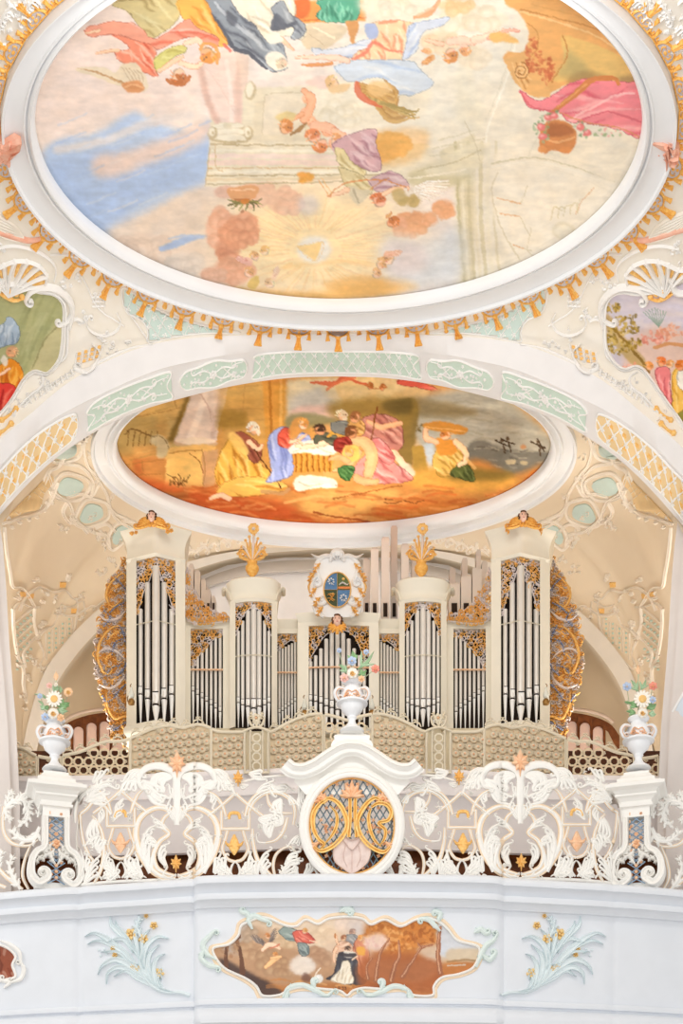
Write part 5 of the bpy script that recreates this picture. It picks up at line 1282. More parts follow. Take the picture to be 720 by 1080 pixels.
# ================================================================ the organ
M_case=mat('ivory_organ_case',(240,233,216),0.5,var=.02)
M_tin=mat('polished_tin_pipe',(232,228,222),0.28,0.35,var=.03,spec=.5)
M_lip=mat('bright_pipe_mouth',(250,248,244),.3,.0,var=.01,spec=.5)
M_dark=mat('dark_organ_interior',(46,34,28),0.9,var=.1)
M_wpipe=mat('pale_wooden_pipe',(214,206,198),0.6,var=.03)
M_lil=mat('lilac_white_enamel',(236,226,224),0.5,var=.02)
M_blue=mat('blue_painted_beads',(160,178,222),0.5,var=.1,scale=20)
M_brown=mat('brown_wood',(128,72,34),0.5,rgb2=(96,52,24),scale=8)
M_beige=mat('beige_organ_base',(222,208,176),0.6,var=.03)
M_skin=mat('painted_skin',(240,204,184),0.5,rgb2=(236,190,168),scale=9)
M_hair=mat('brown_curls',(96,60,36),0.6,var=.15,scale=20)
M_red=mat('painted_lips',(196,84,74),0.5)
M_ink=mat('dark_eye_paint',(50,36,32),0.5)
class FZ:            # like FS but heights are level: y is read at the reference depth
    def __init__(s,D,ref,off=0): s.D=D;s.r=ref;s.off=off
    def pt(s,px,py,h=0):
        d=s.D(px)+s.off; p=P(px,py,s.r); q=P(px,py,d*(1-h/F)); return Vector((q.x,q.y,p.z))
def rect(mb,S,x0,x1,y0,y1,h=0,back=6,nx=6,mi=0):
    vs=[];n=nx+1
    for i in range(n):
        x=x0+(x1-x0)*i/nx
        vs+=[S.pt(x,y0,h),S.pt(x,y1,h),S.pt(x,y1,-back),S.pt(x,y0,-back)]
    fs=[(i*4+j,(i+1)*4+j,(i+1)*4+(j+1)%4,i*4+(j+1)%4) for i in range(nx) for j in range(4)]
    fs+=[(0,1,2,3),(nx*4+3,nx*4+2,nx*4+1,nx*4)]
    mb.add(vs,fs,mi)
def mould(mb,S,x0,x1,prof,nx=10,mi=0,flare=1.0,back=20):
    cx=(x0+x1)/2;hw=(x1-x0)/2; pr=list(prof)+[(prof[-1][0],-back)]; pr=[(prof[0][0],-back)]+pr
    vs=[];k=len(pr)
    for i in range(nx+1):
        f=-1+2*i/nx; 
        for y,h in pr: vs.append(S.pt(cx+f*(hw+max(h,0)*flare),y,h))
    fs=[(i*k+j,(i+1)*k+j,(i+1)*k+j+1,i*k+j+1) for i in range(nx) for j in range(k-1)]
    fs+=[tuple(range(k)),tuple(nx*k+j for j in range(k-1,-1,-1))]
    mb.add(vs,fs,mi)
def pipe(parent,S,x,ytop,ym,yb,wd,hoff=-5):
    """organ pipe: cone foot, mouth with lips, cylindrical body"""
    c=S.pt(x,yb,hoff); D=c.y; k=D/F; R=wd/2*k
    zt=S.pt(x,ytop,hoff).z-c.z; zm=S.pt(x,ym,hoff).z-c.z
    mb=MB(); m2=wd*0.9*k
    lathe(mb,c,[(R*.2,0),(R*.9,zm-.75*m2),(R*.98,zm-.3*m2)],10,2)
    lathe(mb,c,[(R*.86,zm-.26*m2),(R*.86,zm+.02*m2)],10,1)
    lathe(mb,c,[(R,zm),(R,zt)],10,0)
    f=R*1.06
    z0=zm+.02; z1=zm+1.5*m2
    mb.add([Vector((c.x-R*.72,c.y-f*.85,c.z+z0)),Vector((c.x+R*.72,c.y-f*.85,c.z+z0)),Vector((c.x+R*.72,c.y-f*.86,c.z+z1*.96+z0*.04)),Vector((c.x,c.y-f*1.04,c.z+z1+.3*m2)),Vector((c.x-R*.72,c.y-f*.86,c.z+z1*.96+z0*.04))],[(0,1,2,3,4)],2)
    mb.add([Vector((c.x+e*R*.8,c.y-f*1.05,c.z+z1+dz)) for e,dz in ((-1,0),(1,0),(1,.16*m2),(-1,.16*m2))],[(0,1,2,3)],1)
    for s_ in (-1,1):
        mb.add([Vector((c.x+s_*R*.9,c.y-f*1.15,c.z+zm-.5*m2)),Vector((c.x+s_*R*.9,c.y-f*.3,c.z+zm-.5*m2)),Vector((c.x+s_*R*.9,c.y-f*.3,c.z+zm+.5*m2)),Vector((c.x+s_*R*.9,c.y-f*1.15,c.z+zm+.5*m2))],[(0,1,2,3)],0)
    return mb.build('organ_pipe',[M_tin,M_dark,M_lip],parent)
def carving(parent,S,poly,seed,cell=4.6,w=1.25,h=2.0,name='gilded_carving',frac=.6,base=0,step=1.4,mats=None,rim=True,back=1.0):
    q=random.Random(seed); mb=MB(); pp=cr(poly,3,True) if len(poly)>5 else poly
    xs=[p[0] for p in pp];ys=[p[1] for p in pp]
    if rim: ribbon(mb,S,pp,w*.9,h*.8,1,closed=True,step=3,base=base,prof='thin',raw=True)
    y=min(ys)+cell*.4; r=0
    while y<max(ys):
        x=min(xs)+cell*(.3+.5*(r%2))
        while x<max(xs):
            px_,py_=x+q.uniform(-.9,.9)*cell*.25,y+q.uniform(-.9,.9)*cell*.25
            if inpoly(px_,py_,pp):
                R=cell*q.uniform(.5,.72); a=q.uniform(0,2*PI); sg=q.choice((-1,1)); mi=0 if q.random()<frac else 1
                sp=spiral(px_,py_,R,R*.3,a,sg*q.uniform(.7,1.15),9)
                e=(sp[0][0]-R*1.0*math.cos(a+sg*PI/2)*1,sp[0][1]-R*1.0*math.sin(a+sg*PI/2))
                ribbon(mb,S,[e]+sp,[w*.5,w*1.2,w,w*.7],h*q.uniform(.8,1.3),mi,'thin',step=step,base=base)
                if q.random()<.5: bead(mb,S,px_+q.uniform(-1,1)*R,py_+q.uniform(-1,1)*R,w*.8,h*1.2,mi,5,base)
            x+=cell
        y+=cell*.86; r+=1
    return mb.build(name,mats or [M_goldp,M_lil],parent)
def head3d(mbs,c,r,tilt=0.0):
    """cherub head: skull, cheeks, nose, eyes, mouth, ears (mbs = skin, hair, eye, lip) facing -Y"""
    sk,ha,ey,li=mbs
    vs=[];n=14;m=10
    for j in range(m+1):
        v=PI*j/m
        for i in range(n):
            u=2*PI*i/n; x=math.sin(v)*math.cos(u);y=math.sin(v)*math.sin(u);z=math.cos(v)
            s=1.0; wd=.88 if z>0 else .88+.06*math.sin(-z*PI)
            if z<-.3: wd*=1-.35*(-z-.3)
            d=.95
            if y<0:
                if abs(x)<.2 and -.3<z<.12: d+=.18*(1-abs(x)/.2)
                if .12<abs(x)<.6 and -.55<z<-.1: d+=.06
                if .12<abs(x)<.5 and .05<z<.3: d-=.06
                if abs(x)<.3 and z<-.6: d+=.10
            vs.append(c+Vector((x*wd*r,y*d*r,z*r*1.08)))
    fs=[(j*n+i,j*n+(i+1)%n,(j+1)*n+(i+1)%n,(j+1)*n+i) for j in range(m) for i in range(n)]
    sk.add(vs,fs)
    def ball(mb,p,a,b=None,c_=None,n=6):
        vs=[];
        for j in range(5):
            v=PI*j/4
            for i in range(n):
                u=2*PI*i/n; vs.append(p+Vector((math.sin(v)*math.cos(u)*a,math.sin(v)*math.sin(u)*(b or a),math.cos(v)*(c_ or a))))
        mb.add(vs,[(j*n+i,j*n+(i+1)%n,(j+1)*n+(i+1)%n,(j+1)*n+i) for j in range(4) for i in range(n)])
    for s in (-1,1):
        ball(ey,c+Vector((s*.33*r,-.84*r,.12*r)),.11*r,.08*r,.08*r)
        ball(ha,c+Vector((s*.33*r,-.86*r,.3*r)),.17*r,.06*r,.035*r)
        ball(sk,c+Vector((s*.9*r,0,-.02*r)),.12*r,.14*r,.22*r)
        ball(li,c+Vector((s*.5*r,-.72*r,-.22*r)),.16*r,.08*r,.12*r) if False else None
    ball(li,c+Vector((0,-.9*r,-.46*r)),.2*r,.09*r,.07*r); ball(sk,c+Vector((0,-1.04*r,-.14*r)),.13*r,.14*r,.15*r)
    q=random.Random(3)
    for i in range(90):
        u=q.uniform(-PI,PI); v=q.uniform(0,.72*PI)
        if math.sin(u)<0 and abs(math.cos(u))<.74 and v>.27*PI: continue
        p=Vector((math.sin(v)*math.cos(u)*.92,math.sin(v)*math.sin(u)*.98 if math.sin(u)>0 else math.sin(v)*math.sin(u)*.8,math.cos(v)*1.1))
        ball(ha,c+p*r*1.03,.25*r,.25*r,.23*r,5)
    return ball
organ=thing('pipe_organ','ivory baroque pipe organ with prow towers, gilded carving and tin pipes','pipe organ',P(356.5,790,22.7))
OC=356.5
def mx(x,s): return x if s<0 else 2*OC-x
def seg(a,b,s): return (a,b) if s<0 else (2*OC-b,2*OC-a)
# lower case and body behind
mb=MB(); box(mb,136,577,768,905,22.95,24.6); box(mb,200,513,668,770,23.75,24.6)
for s in (-1,1):
    a,b=seg(137,192,s); box(mb,a,b,596,770,23.35,24.6)
    a,b=seg(245,288,s); box(mb,a,b,640,770,23.35,24.6)
mb.build('rear_case',M_beige,organ,False)
def tower(kind,s):
    if kind=='big':
        cx=164.3 if s<0 else 548.7; hw=31; D=lambda x:22.52+abs(x-cx)*.0075; S=FZ(D,22.75)
        x0,x1,o0,o1,yt,yo,yb=cx-31,cx+31,cx-20.5,cx+20.5,563,592,768
    else:
        cx=267.3 if s<0 else 445.7; hw=25; D=lambda x:22.95-.24*math.sqrt(max(0,1-((x-cx)/28)**2)); S=FZ(D,22.9)
        x0,x1,o0,o1,yt,yo,yb=cx-25,cx+25,cx-19,cx+19,617,637,770
    t=thing('organ_tower',None,None,S.pt(cx,yb,0)); t.parent=organ; t.location=t.location-organ.location
    mb=MB()
    rect(mb,S,x0,o0,yo-2,yb,0,40,3); rect(mb,S,o1,x1,yo-2,yb,0,40,3)
    rect(mb,S,o0-6,o0-.2,yo,yb,1.2,2,1); rect(mb,S,o1+.2,o1+6,yo,yb,1.2,2,1)
    if kind=='big':
        mould(mb,S,x0+1,x1-1,[(yo+2,0),(yo-1,1.6),(yo-3,0.4),(yt+18,0.4),(yt+14,1.2),(yt+10,2.4),(yt+5,5.5),(yt+2.5,7.6),(yt,8.2)],14,back=42,flare=.95)
        mould(mb,S,x0,x1,[(yb+9,0),(yb+6,3),(yb+2,3.4),(yb-1,1.5),(yb-3,0)],12,back=42)
    else:
        mould(mb,S,x0+1,x1-1,[(yo+3,0),(yo,1.8),(yo-2,.4),(yo-8,.4),(yo-10,1.4),(yo-14,2.6),(yo-16,3.6),(yt,4.4)],16,back=42,flare=1.1)
        mould(mb,S,x0+2,x1-2,[(yt,2),(yt-2,1),(yt-4,-2)],14,back=34)
        for e in (-1,1):
            ex=cx+e*26; ribbon(mb,S,volute([(ex-e*2,yo),(ex+e*0,yo-8),(ex+e*3,yo-16)],2.4,.9,e),[2.4,3,2.6,1.6],4,base=0,back=8)
    mb.build('tower_case',M_case,t)
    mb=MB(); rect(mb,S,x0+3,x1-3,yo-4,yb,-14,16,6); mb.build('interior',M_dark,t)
    if kind=='big':
        P5=[(-16,648,721,7,5),(-8.6,622,727,0,6),(.2,607,735,0,8.2),(8.8,622,727,0,6.6),(16.6,648,721,0,5.8)]
    else:
        P5=[(-16,672,738,0,3.6),(-11.4,662,741,0,3.8),(-5.8,652,743,0,5),(.2,646,745,0,6.2),(6,652,743,0,5),(11.6,662,741,0,3.8),(16.2,672,738,0,3.6)]
    for dx,y0,ym,_,wd in P5: pipe(t,S,cx+dx,y0-4,ym+12*(1 if kind=='big' else .4),yb-1,wd)
    mb=MB(); rect(mb,S,o0,o1,yo+ (68 if kind=='big' else 58),yo+(69.2 if kind=='big' else 59.2),-1,1,6); mb.build('pipe_rail',M_case,t)
    # openwork under the cornice
    if kind=='big': poly=[(o0,yo),(o1,yo),(o1,yo+56),(o1-4,yo+47),(o1-8,yo+34),(o1-13,yo+26),(cx+3,yo+13),(cx,yo+7),(cx-3,yo+13),(o0+13,yo+26),(o0+8,yo+34),(o0+4,yo+47),(o0,yo+56)]
    else: poly=[(o0,yo),(o1,yo),(o1,yo+36),(o1-3,yo+28),(o1-7,yo+17),(cx+4,yo+9),(cx,yo+8),(cx-4,yo+9),(o0+7,yo+17),(o0+3,yo+28),(o0,yo+36)]
    c_=MB(); carving(t,S,poly,int(cx),4.2,1.3,1.6,base=-3,mats=[M_goldp,M_lil])
    return t,S,cx
for s in (-1,1):
    tower('big',s); tower('mid',s)
def flat(name,a,b,o0,o1,yt,yo,yb,D,pipes,poly,s,bulge=0,cell=4.0):
    a,b=seg(a,b,s); o0,o1=seg(o0,o1,s); cx=(a+b)/2; hw=(b-a)/2
    S=FZ(lambda x:D+bulge*((x-cx)/hw)**2,D+bulge)
    t=thing(name,None,None,S.pt(cx,yb,0)); t.parent=organ; t.location=t.location-organ.location
    mb=MB(); rect(mb,S,a,o0,yt,yb,0,30,2); rect(mb,S,o1,b,yt,yb,0,30,2); rect(mb,S,o0,o1,yt,yo,0,30,6)
    mould(mb,S,a+1,b-1,[(yt+7,0),(yt+5,1.4),(yt+2,2.6),(yt,3.6),(yt-1.5,3.8)],10,back=26)
    mould(mb,S,a,b,[(yb+6,0),(yb+4,2),(yb,2.2),(yb-2,0)],10,back=26)
    mb.build('section_case',M_case,t)
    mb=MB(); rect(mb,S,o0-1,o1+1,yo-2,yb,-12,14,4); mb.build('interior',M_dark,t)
    for x,y0,ym,wd in pipes: pipe(t,S,mx(x,s) if s else x,y0,ym,yb-.5,wd,-4.5)
    mb=MB(); rr=yo+(yb-yo)*.40; rect(mb,S,o0,o1,rr,rr+1.1,1.2,1,4); mb.build('pipe_rail',M_peach,t)
    pl=[(mx(x,s) if s else x,y) for x,y in poly]
    carving(t,S,pl,int(cx*3),cell,1.15,1.4,base=-3)
    return t,S
for s in (-1,1):
    pp=[(203.6+i*4.75,696-i*5.2,727+i*3.6,3.3) for i in range(7)]
    flat('organ_section',194,243,201,235,654,663,770,23.1,pp,[(201,663),(235,663),(235,668),(228,671),(220,678),(212,687),(206,697),(201,706)],s)
    pp=[(294.6+i*3.3,684-i*1.8,745-i*1.6 if False else 750-i*2.4,2.7) for i in range(6)]
    flat('organ_section',290,325,292,313,656,668,770,23.15,pp,[(292,668),(313,668),(313,674),(306,674),(299,679),(292,684)],s,cell=3.4)
def cpoly():
    return [(324,661),(387,661),(387,700),(384,694),(380,684),(374,672),(366,666),(356,665.5),(346,668),(338,676),(332,686),(327,694),(324,700)]
pp=[(327.5,697,738,3.8),(332.8,691,739,4),(338.3,684,741,4.2),(344,674,744,4.6),(349.8,668,746,4.8),(355.8,666,748,5),(361.8,668,746,4.8),(367.6,674,744,4.6),(373.3,684,741,4.2),(378.8,691,739,4),(384,697,738,3.8)]
ct,SC=flat('organ_section',314,399,324,387.5,650,661,770,22.85,pp,cpoly(),0,bulge=.06,cell=4.3)
# carved crests above the sloping sections and at both flanks
for s in (-1,1):
    poly=[(197,600),(200,612),(205,624),(214,636),(226,645),(241,650),(241,655),(197,653)]
    S=FZ(lambda x:23.0,23.0); carving(organ,S,[(mx(x,s),y) for x,y in poly],900+s,4.4,1.6,2.4,name='carved_crest',back=2)
    # flank wing
    S=FS(23.3); out=[(134,598),(126,600),(119,608),(113,619),(114,632),(107,642),(103.6,660),(100.7,675),(99.7,706),(104,724),(109.5,740),(115,757),(117,778),(128,782),(134,780)]
    out=[(mx(x,s)+(1 if s>0 else 0),y) for x,y in out]
    t=thing('carved_wing',None,None,S.pt(mx(120,s),782)); t.parent=organ; t.location=t.location-organ.location
    mb=MB(); cxo=mx(118,s); inner_=[(cxo+(x-cxo)*.86,690+(y-690)*.97) for x,y in out]; plate(mb,S,cr(inner_,3,True),0,back=3); mb.build('backboard',mat('backboard_gilding',(246,214,166),.6,rgb2=(232,186,126),scale=12),t)  # backboard in its own pale gold tone behind the scrollwork
    carving(t,S,out,700+s,4.2,2.0,3.4,name='scrollwork',frac=.55,rim=False,mats=[M_goldp,M_lil])
    mb=MB(); X=lambda l:[(mx(x,s),y) for x,y in l]
    ribbon(mb,S,volute(cr(X([(130,632),(118,640),(112,628),(116,616),(126,606)]),3),5,1,-s),[2,3.4,3,1.5],4.5,0)
    ribbon(mb,S,volute(cr(X([(132,660),(118,662),(106,676),(103,694),(108,708)]),3),6,1.1,s),[1.6,3.4,4.2,3.6,2],5,0)
    ribbon(mb,S,X([(102,690),(112,684),(124,688),(132,696)]),[2,4,3.4,1.5],4.5,1)
    ribbon(mb,S,X([(104,722),(116,726),(126,720),(132,712)]),[2,4,4,1.5],5,1)
    ribbon(mb,S,X([(104,648),(112,654),(124,652),(133,644)]),[2,4,4,1.5],5,1)
    ribbon(mb,S,volute(cr(X([(112,730),(113,744),(120,758),(130,756)]),3),8,1.6,s*-1),[2,3.4,3.6,3,1.6],5.5,0)
    ribbon(mb,S,X([(118,770),(124,776),(132,770)]),[2,4,2],4,0)
    for k in range(6): plume(mb,S,X([(128-k%2*8,616+k*24),(118-k%2*6,622+k*24),(112,632+k*24)]),2.4,3,0,1,0,4)
    mb.build('bold_scroll',[M_goldp,M_lil],t)
    mb=MB()
    for p in ([(116,646),(122,640),(130,636)],[(110,660),(116,652),(110,644)],[(118,690),(121,678),(128,674)],[(112,712),(118,704),(126,702)],[(120,736),(126,728),(132,722)],[(120,770),(126,766),(132,762)],[(122,610),(128,616),(132,622)],[(108,734),(112,740),(118,738)],[(124,712),(130,706),(133,700)],[(126,660),(130,668),(132,676)]):
        for (x,y) in cr(X(p),2.1): bead(mb,S,x,y,1.25,6.5,0,5)
    mb.build('bead_strings',M_blue,t)
# rear pipes
S=FS(24.9)
for (a,b,y) in ((383,390,590),(391,399,579),(402,410.5,568),(412,419,556),(423,431,575),(434,440,590),(464,470,612),(473,485,616),(474,480,600),(486,497,608),(487,493,590),(498,508,600),(502,507,581),(508,514,593),(205,211,603),(212,217,612),(217,222,622),(223,227,630),(199,204,596)):
    mb=MB(); off=.0 if (b-a)>7 else .35
    box(mb,a,b,y,700,24.9+off,25.15+off); box(mb,a+.8,b-.8,y-1.6,y,24.93+off,25.1+off)
    box(mb,a+(b-a)*.25,a+(b-a)*.75,636,650,24.88+off,24.9+off,1)
    mb.build('rear_pipe',[M_wpipe,M_dark],organ,False)
# ---------------------------------------------------------------- cherub heads
def cherub(x,y,D,r,lb,gold_wings,wd):
    k=D/F; c=P(x,y,D); t=thing('cherub_head',lb,'carving',P(x,y+r*1.1,D))
    sk,ha,ey,li=MB(),MB(),MB(),MB(); head3d((sk,ha,ey,li),c,r*k)
    sk.build('face',M_skin,t); ha.build('hair',M_hair,t); ey.build('eyes',M_ink,t); li.build('mouth',M_red,t)
    S=FS(D+.03)
    for s in (-1,1):
        mb=MB()
        for i in range(6):
            a=.45-i*.2 if gold_wings=='spread' else 1.5-i*.42
            L=wd*(1-.07*i)
            ribbon(mb,S,[(x+s*2,y+r*.9),(x+s*L*.5*math.cos(a),y+r*.9+L*.5*math.sin(a)*.8-1),(x+s*L*math.cos(a),y+r*.9+L*math.sin(a)*.7)],[3,4,1.6],3.6,back=2)
        mb.build('wing',M_gold,t)
    mb=MB(); 
    for i in range(5): ribbon(mb,S,[(x-6+i*3,y+r*.8),(x-7+i*3.5,y+r*1.7)],[3.4,2.4],3,back=1)
    mb.build('collar',M_gold,t); return t
for s,lb in ((-1,'curly haired cherub head with gold wings on top of the tall left organ tower'),(1,'curly haired cherub head with gold wings on top of the tall right organ tower')):
    x=160 if s<0 else 551.5
    t=cherub(x,545.5,22.25,5.2,lb,'spread',17)
    mb=MB(); S=FS(22.3)
    for e in (-1,1):
        ribbon(mb,S,volute(cr([(x+e*4,554),(x+e*10,556),(x+e*16,557)],2),2.6,1,-e),[3,4,3,1.5],4,back=2)
        cluster(mb,S,x+e*19,561,3,3,int(x)+e)
    for i in range(8): bead(mb,S,x-14+i*4,557-3*math.cos((i-3.5)/3.5*1.3),2.4,4)
    mb.build('gilt_crest',M_gold,t)
cherub(355.5,655,22.3,5.6,'small cherub head with gold wings under the painted coat of arms','fold',13)
# ---------------------------------------------------------------- gilded vases on the round towers
for s in (-1,1):
    x=265.8 if s<0 else 444; sd='left' if s<0 else 'right'; D=22.75; k=D/F; c=P(x,614,D)
    t=thing('gilded_vase','gilded vase of flowers and leaves on the round %s organ tower'%sd,'vase',c)
    mb=MB(); lathe(mb,c,[(4*k,0),(4.4*k,2*k),(2*k,4*k),(1.8*k,6*k),(5*k,9*k),(7.2*k,13*k),(7*k,16*k),(4.6*k,19*k),(5.6*k,21*k),(4*k,21.4*k)],16); mb.build('vase_body',M_gold,t)
    S=FS(D-.02); mb=MB(); b0=(x,593)
    for i,(dx,y1,cu) in enumerate(((-15,584,-4),(-11,577,-2),(-7,570,-1),(-3,566,0),(2,564,1),(6,568,1),(9,573,2),(13,578,3),(15,585,4))):
        ribbon(mb,S,[b0,(x+dx*.35,585),(x+dx*.8,(y1+580)/2-2),(x+dx,y1)],[1.6,3,2.6,1.2],3,i%3==1,back=2)
        bead(mb,S,x+dx,y1,1.8,2.5)
    for e in (-1,1): ribbon(mb,S,volute([(x,592),(x+e*6,590),(x+e*11,588)],3.6,1.1,-e),[2,4,3,1.5],3.6,back=2)
    ribbon(mb,S,[b0,(x+1,576),(x+1.5,563)],1.4,2,back=1.4)
    mb.build('leaf_spray',[M_goldp,M_lil],t)
    mb=MB(); rosette(mb,S,x+1.5,557.5,6.2,0,1,8,3); bead(mb,S,x+1.5,557.5,2.4,4,1); mb.build('round_flower',[M_goldp,M_lil],t)
# ---------------------------------------------------------------- coat of arms
S=FS(22.6)
t=thing('coat_of_arms','oval quartered coat of arms in a white and gold scrolled frame at the organ centre','coat of arms',P(355.5,650,22.6))
mb=MB()
plate(mb,S,cr([(338,590),(356,586),(373,590),(380,604),(378,622),(382,640),(372,650),(340,650),(329,640),(333,622),(331,604)],3,True),1,0,back=4)
for e in (-1,1):
    X=lambda l:[(355.5+e*a,b) for a,b in l]
    ribbon(mb,S,volute(cr(X([(6,586),(16,588),(22,596),(20,606),(17,612)]),2),5,1.1,-e),[3,5,5,3,1.5],4,0)
    ribbon(mb,S,volute(cr(X([(20,606),(27,614),(26,628),(20,636)]),2),6,1.1,e),[3,5,5,3,1.5],4,0)
    ribbon(mb,S,X([(14,650),(22,646),(26,638)]),[5,5,2],4,0); ribbon(mb,S,X([(26,612),(30,618),(29,626)]),[1,2.6,1],5,1)
    for a,b in ((22,598),(28,608),(26,624),(22,634),(19,644)): plume(mb,S,X([(a-4,b-4),(a,b),(a+2,b+7)]),2.2,3,0,.9,1,5)
    ribbon(mb,S,X([(2,588),(12,586),(20,588),(28,584)]),[3,5,4,1],5,0)
ribbon(mb,S,[(348,592),(351,584),(355.5,581),(360,584),(363,592)],[4,6,7,6,4],5,0); bead(mb,S,355.5,583,5,6,0,8)
for i in range(5): ribbon(mb,S,[(351+i*2.2,590),(350+i*2.8,585),(349+i*3.2,582)],[1.6,2,1],6,0)
mb.build('scrolled_frame',[M_white,M_goldp],t)
mb=MB(); cx,cy,rx,ry=355.5,622,14,18.2
def quarter(a0,a1,mi):
    p=[(cx,cy)]+[(cx+rx*math.cos(a0+(a1-a0)*i/12),cy+ry*math.sin(a0+(a1-a0)*i/12)) for i in range(13)]
    plate(mb,S,p,4.2,mi)
quarter(-PI,-PI/2,0); quarter(-PI/2,0,1); quarter(PI/2,PI,2); quarter(0,PI/2,0)
ribbon(mb,S,ell(cx,cy,rx,ry,40),2.2,5.4,3,closed=True,raw=True)
ribbon(mb,S,[(cx,cy-ry),(cx,cy+ry)],1.2,5,3); ribbon(mb,S,[(cx-rx,cy),(cx+rx,cy)],1.2,5,3)
# charges
for (x,y,r) in ((349,613,4.6),(362,630.5,5)):
    rosette(mb,S,x,y,r,4,0,7,5.6); ribbon(mb,S,[(x-3,y-3),(x,y+1),(x+3,y+4)],[1,1.8,1],6.2,4)
bead(mb,S,362,610.5,2.6,6,3); ribbon(mb,S,[(357.5,617),(361,614.5),(366,617),(368,615)],[1.2,3,2.4,1],6.4,4); plate(mb,S,[(356.5,618.6),(369,618.6),(369.2,621),(356.5,621)],5.4,5)
for p in ([(345,628),(349,626),(352,629)],[(347,634),(350,630),(346,626)],[(352,634),(349,632),(353,626)],[(345,631),(349,631),(353,633)]): ribbon(mb,S,p,[.8,2.2,1],6,3)
bead(mb,S,351,626,1.6,6.6,3)
mb.build('quartered_shield',[mat('shield_blue',(86,124,164),.5,var=.12,scale=20),mat('shield_green',(92,104,62),.5,var=.12,scale=20),mat('shield_dark_green',(62,74,48),.5,var=.12,scale=20),M_goldp,M_white,mat('shield_orange',(222,130,70),.5)],t)
# ---------------------------------------------------------------- little lamps on the case
def lamp(x,y,e,lb):
    D=22.3; k=D/F; c=P(x,y,D); t=thing('wall_lamp',lb,'lamp',c,None); S=FS(D+.05)
    mb=MB(); lathe(mb,c+Vector((0,0,1*k)),[(1.2*k,0),(3*k,2*k),(3.2*k,5*k),(1.6*k,9*k),(1.2*k,12*k)],12); mb.build('glass_shade',mat('frosted_glass',(226,226,214),.25,spec=.6),t)
    mb=MB(); lathe(mb,c+Vector((0,0,-6*k)),[(.6*k,0),(3.2*k,1*k),(3.8*k,4*k),(2.4*k,6.5*k)],12)
    ribbon(mb,S,[(x,y-12),(x-e*1.2,y-15),(x,y-17)],[1,1.2,.8],1.5,back=1)
    ribbon(mb,S,[(x+e*1,y+2),(x-e*3,y+3),(x-e*4.2,y-2),(x-e*2,y-6)],1.1,1.4,back=1)
    mb.build('brass_bracket',mat('aged_brass',(150,112,60),.35,.6,var=.1),t)
lamp(138.5,738,1,'small brass lamp with frosted shade on the leftmost organ post')
lamp(321,750,1,'small brass lamp with frosted shade left of the centre urn'); lamp(392,750,-1,'small brass lamp with frosted shade right of the centre urn')
lamp(575.5,738,-1,'small brass lamp with frosted shade on the rightmost organ post')
# ---------------------------------------------------------------- wooden arcades behind
for s in (-1,1):
    sd='left' if s<0 else 'right'; S=FS(26.2)
    m=lambda pts:[(x if s<0 else 713-x,y) for x,y in pts]
    t=thing('arched_screen','brown wooden screen with round arched openings, %s of the organ'%sd,'wooden screen',P(100 if s<0 else 613,830,26.2))
    top=[(60,776),(68,765),(78,759),(92,754.5),(106,752),(120,751),(140,751)]
    mb=MB(); plate(mb,S,m(cr(top,4)+[(140,764),(110,760),(96,760.5),(82,764),(72,772),(66,784),(60,792)]),0,back=3)
    xs=[69,75.8+.0,89.6,103.2,116.8,130.5]
    for x in xs[1:]:
        ribbon(mb,S,m([(x,756 if x>80 else 764),(x,840)]),2.6,1,step=8,back=2,prof='flat')
    ars=[(82.6,766.5),(96.3,762.5),(110,761),(123.6,761)]
    for (x,y) in ars:
        a=[(x-6,800)]+[(x-6*math.cos(PI*i/10),y+5-5.8*math.sin(PI*i/10)) for i in range(11)]+[(x+6,800)]
        ribbon(mb,S,m(a),1.3,1.8,raw=True)
        for e in (-1,1):
            plate(mb,S,m([(x+e*7,y-6),(x+e*7,y+6),(x+e*6,y+5),(x+e*4.6,y+1),(x+e*2,y-1),(x,y-1.4),(x,y-6)]),.4)
    mb.build('frame',M_brown,t)
    for (x,y) in ars:
        mb=MB(); plate(mb,S,m([(x-5.6,840)]+[(x-5.6*math.cos(PI*i/10),y+5.4-5.6*math.sin(PI*i/10)) for i in range(11)]+[(x+5.6,840)]),-1,back=2); mb.build('panel',mat('rose_grey_panel',(226,196,184),.6,var=.04),t)
    mb=MB(); ribbon(mb,FS(26.1),m([(66,762),(76,755),(92,750),(110,747.5),(140,746)]),4,2,back=4); tag(mb.build('trim_cornice',mat('rose_grey_moulding',(206,186,172),.7,var=.03)),kind='structure')
# whitish inner wall behind the pipes
mb=MB(); plate(mb,FS(27.45),[(172,840),(172,640),(200,612),(240,596),(300,588),(412,588),(472,596),(512,612),(540,640),(540,840)],0,back=3)
tag(mb.build('wall_back',mat('cool_white_wall',(232,228,226),.8,var=.02)),kind='structure')
mb=MB(); ribbon(mb,FS(27.3),[(196,628),(220,614),(250,604),(290,598),(356,596),(422,598),(462,604),(492,614),(516,628)],[9,11,12,12,12,11,9],2,back=3,prof='flat'); tag(mb.build('trim_arch',mat('reveal_shade',(200,190,180),.8,var=.02)),kind='structure')  # grey strip: the shadow band under the rib, put in as colour
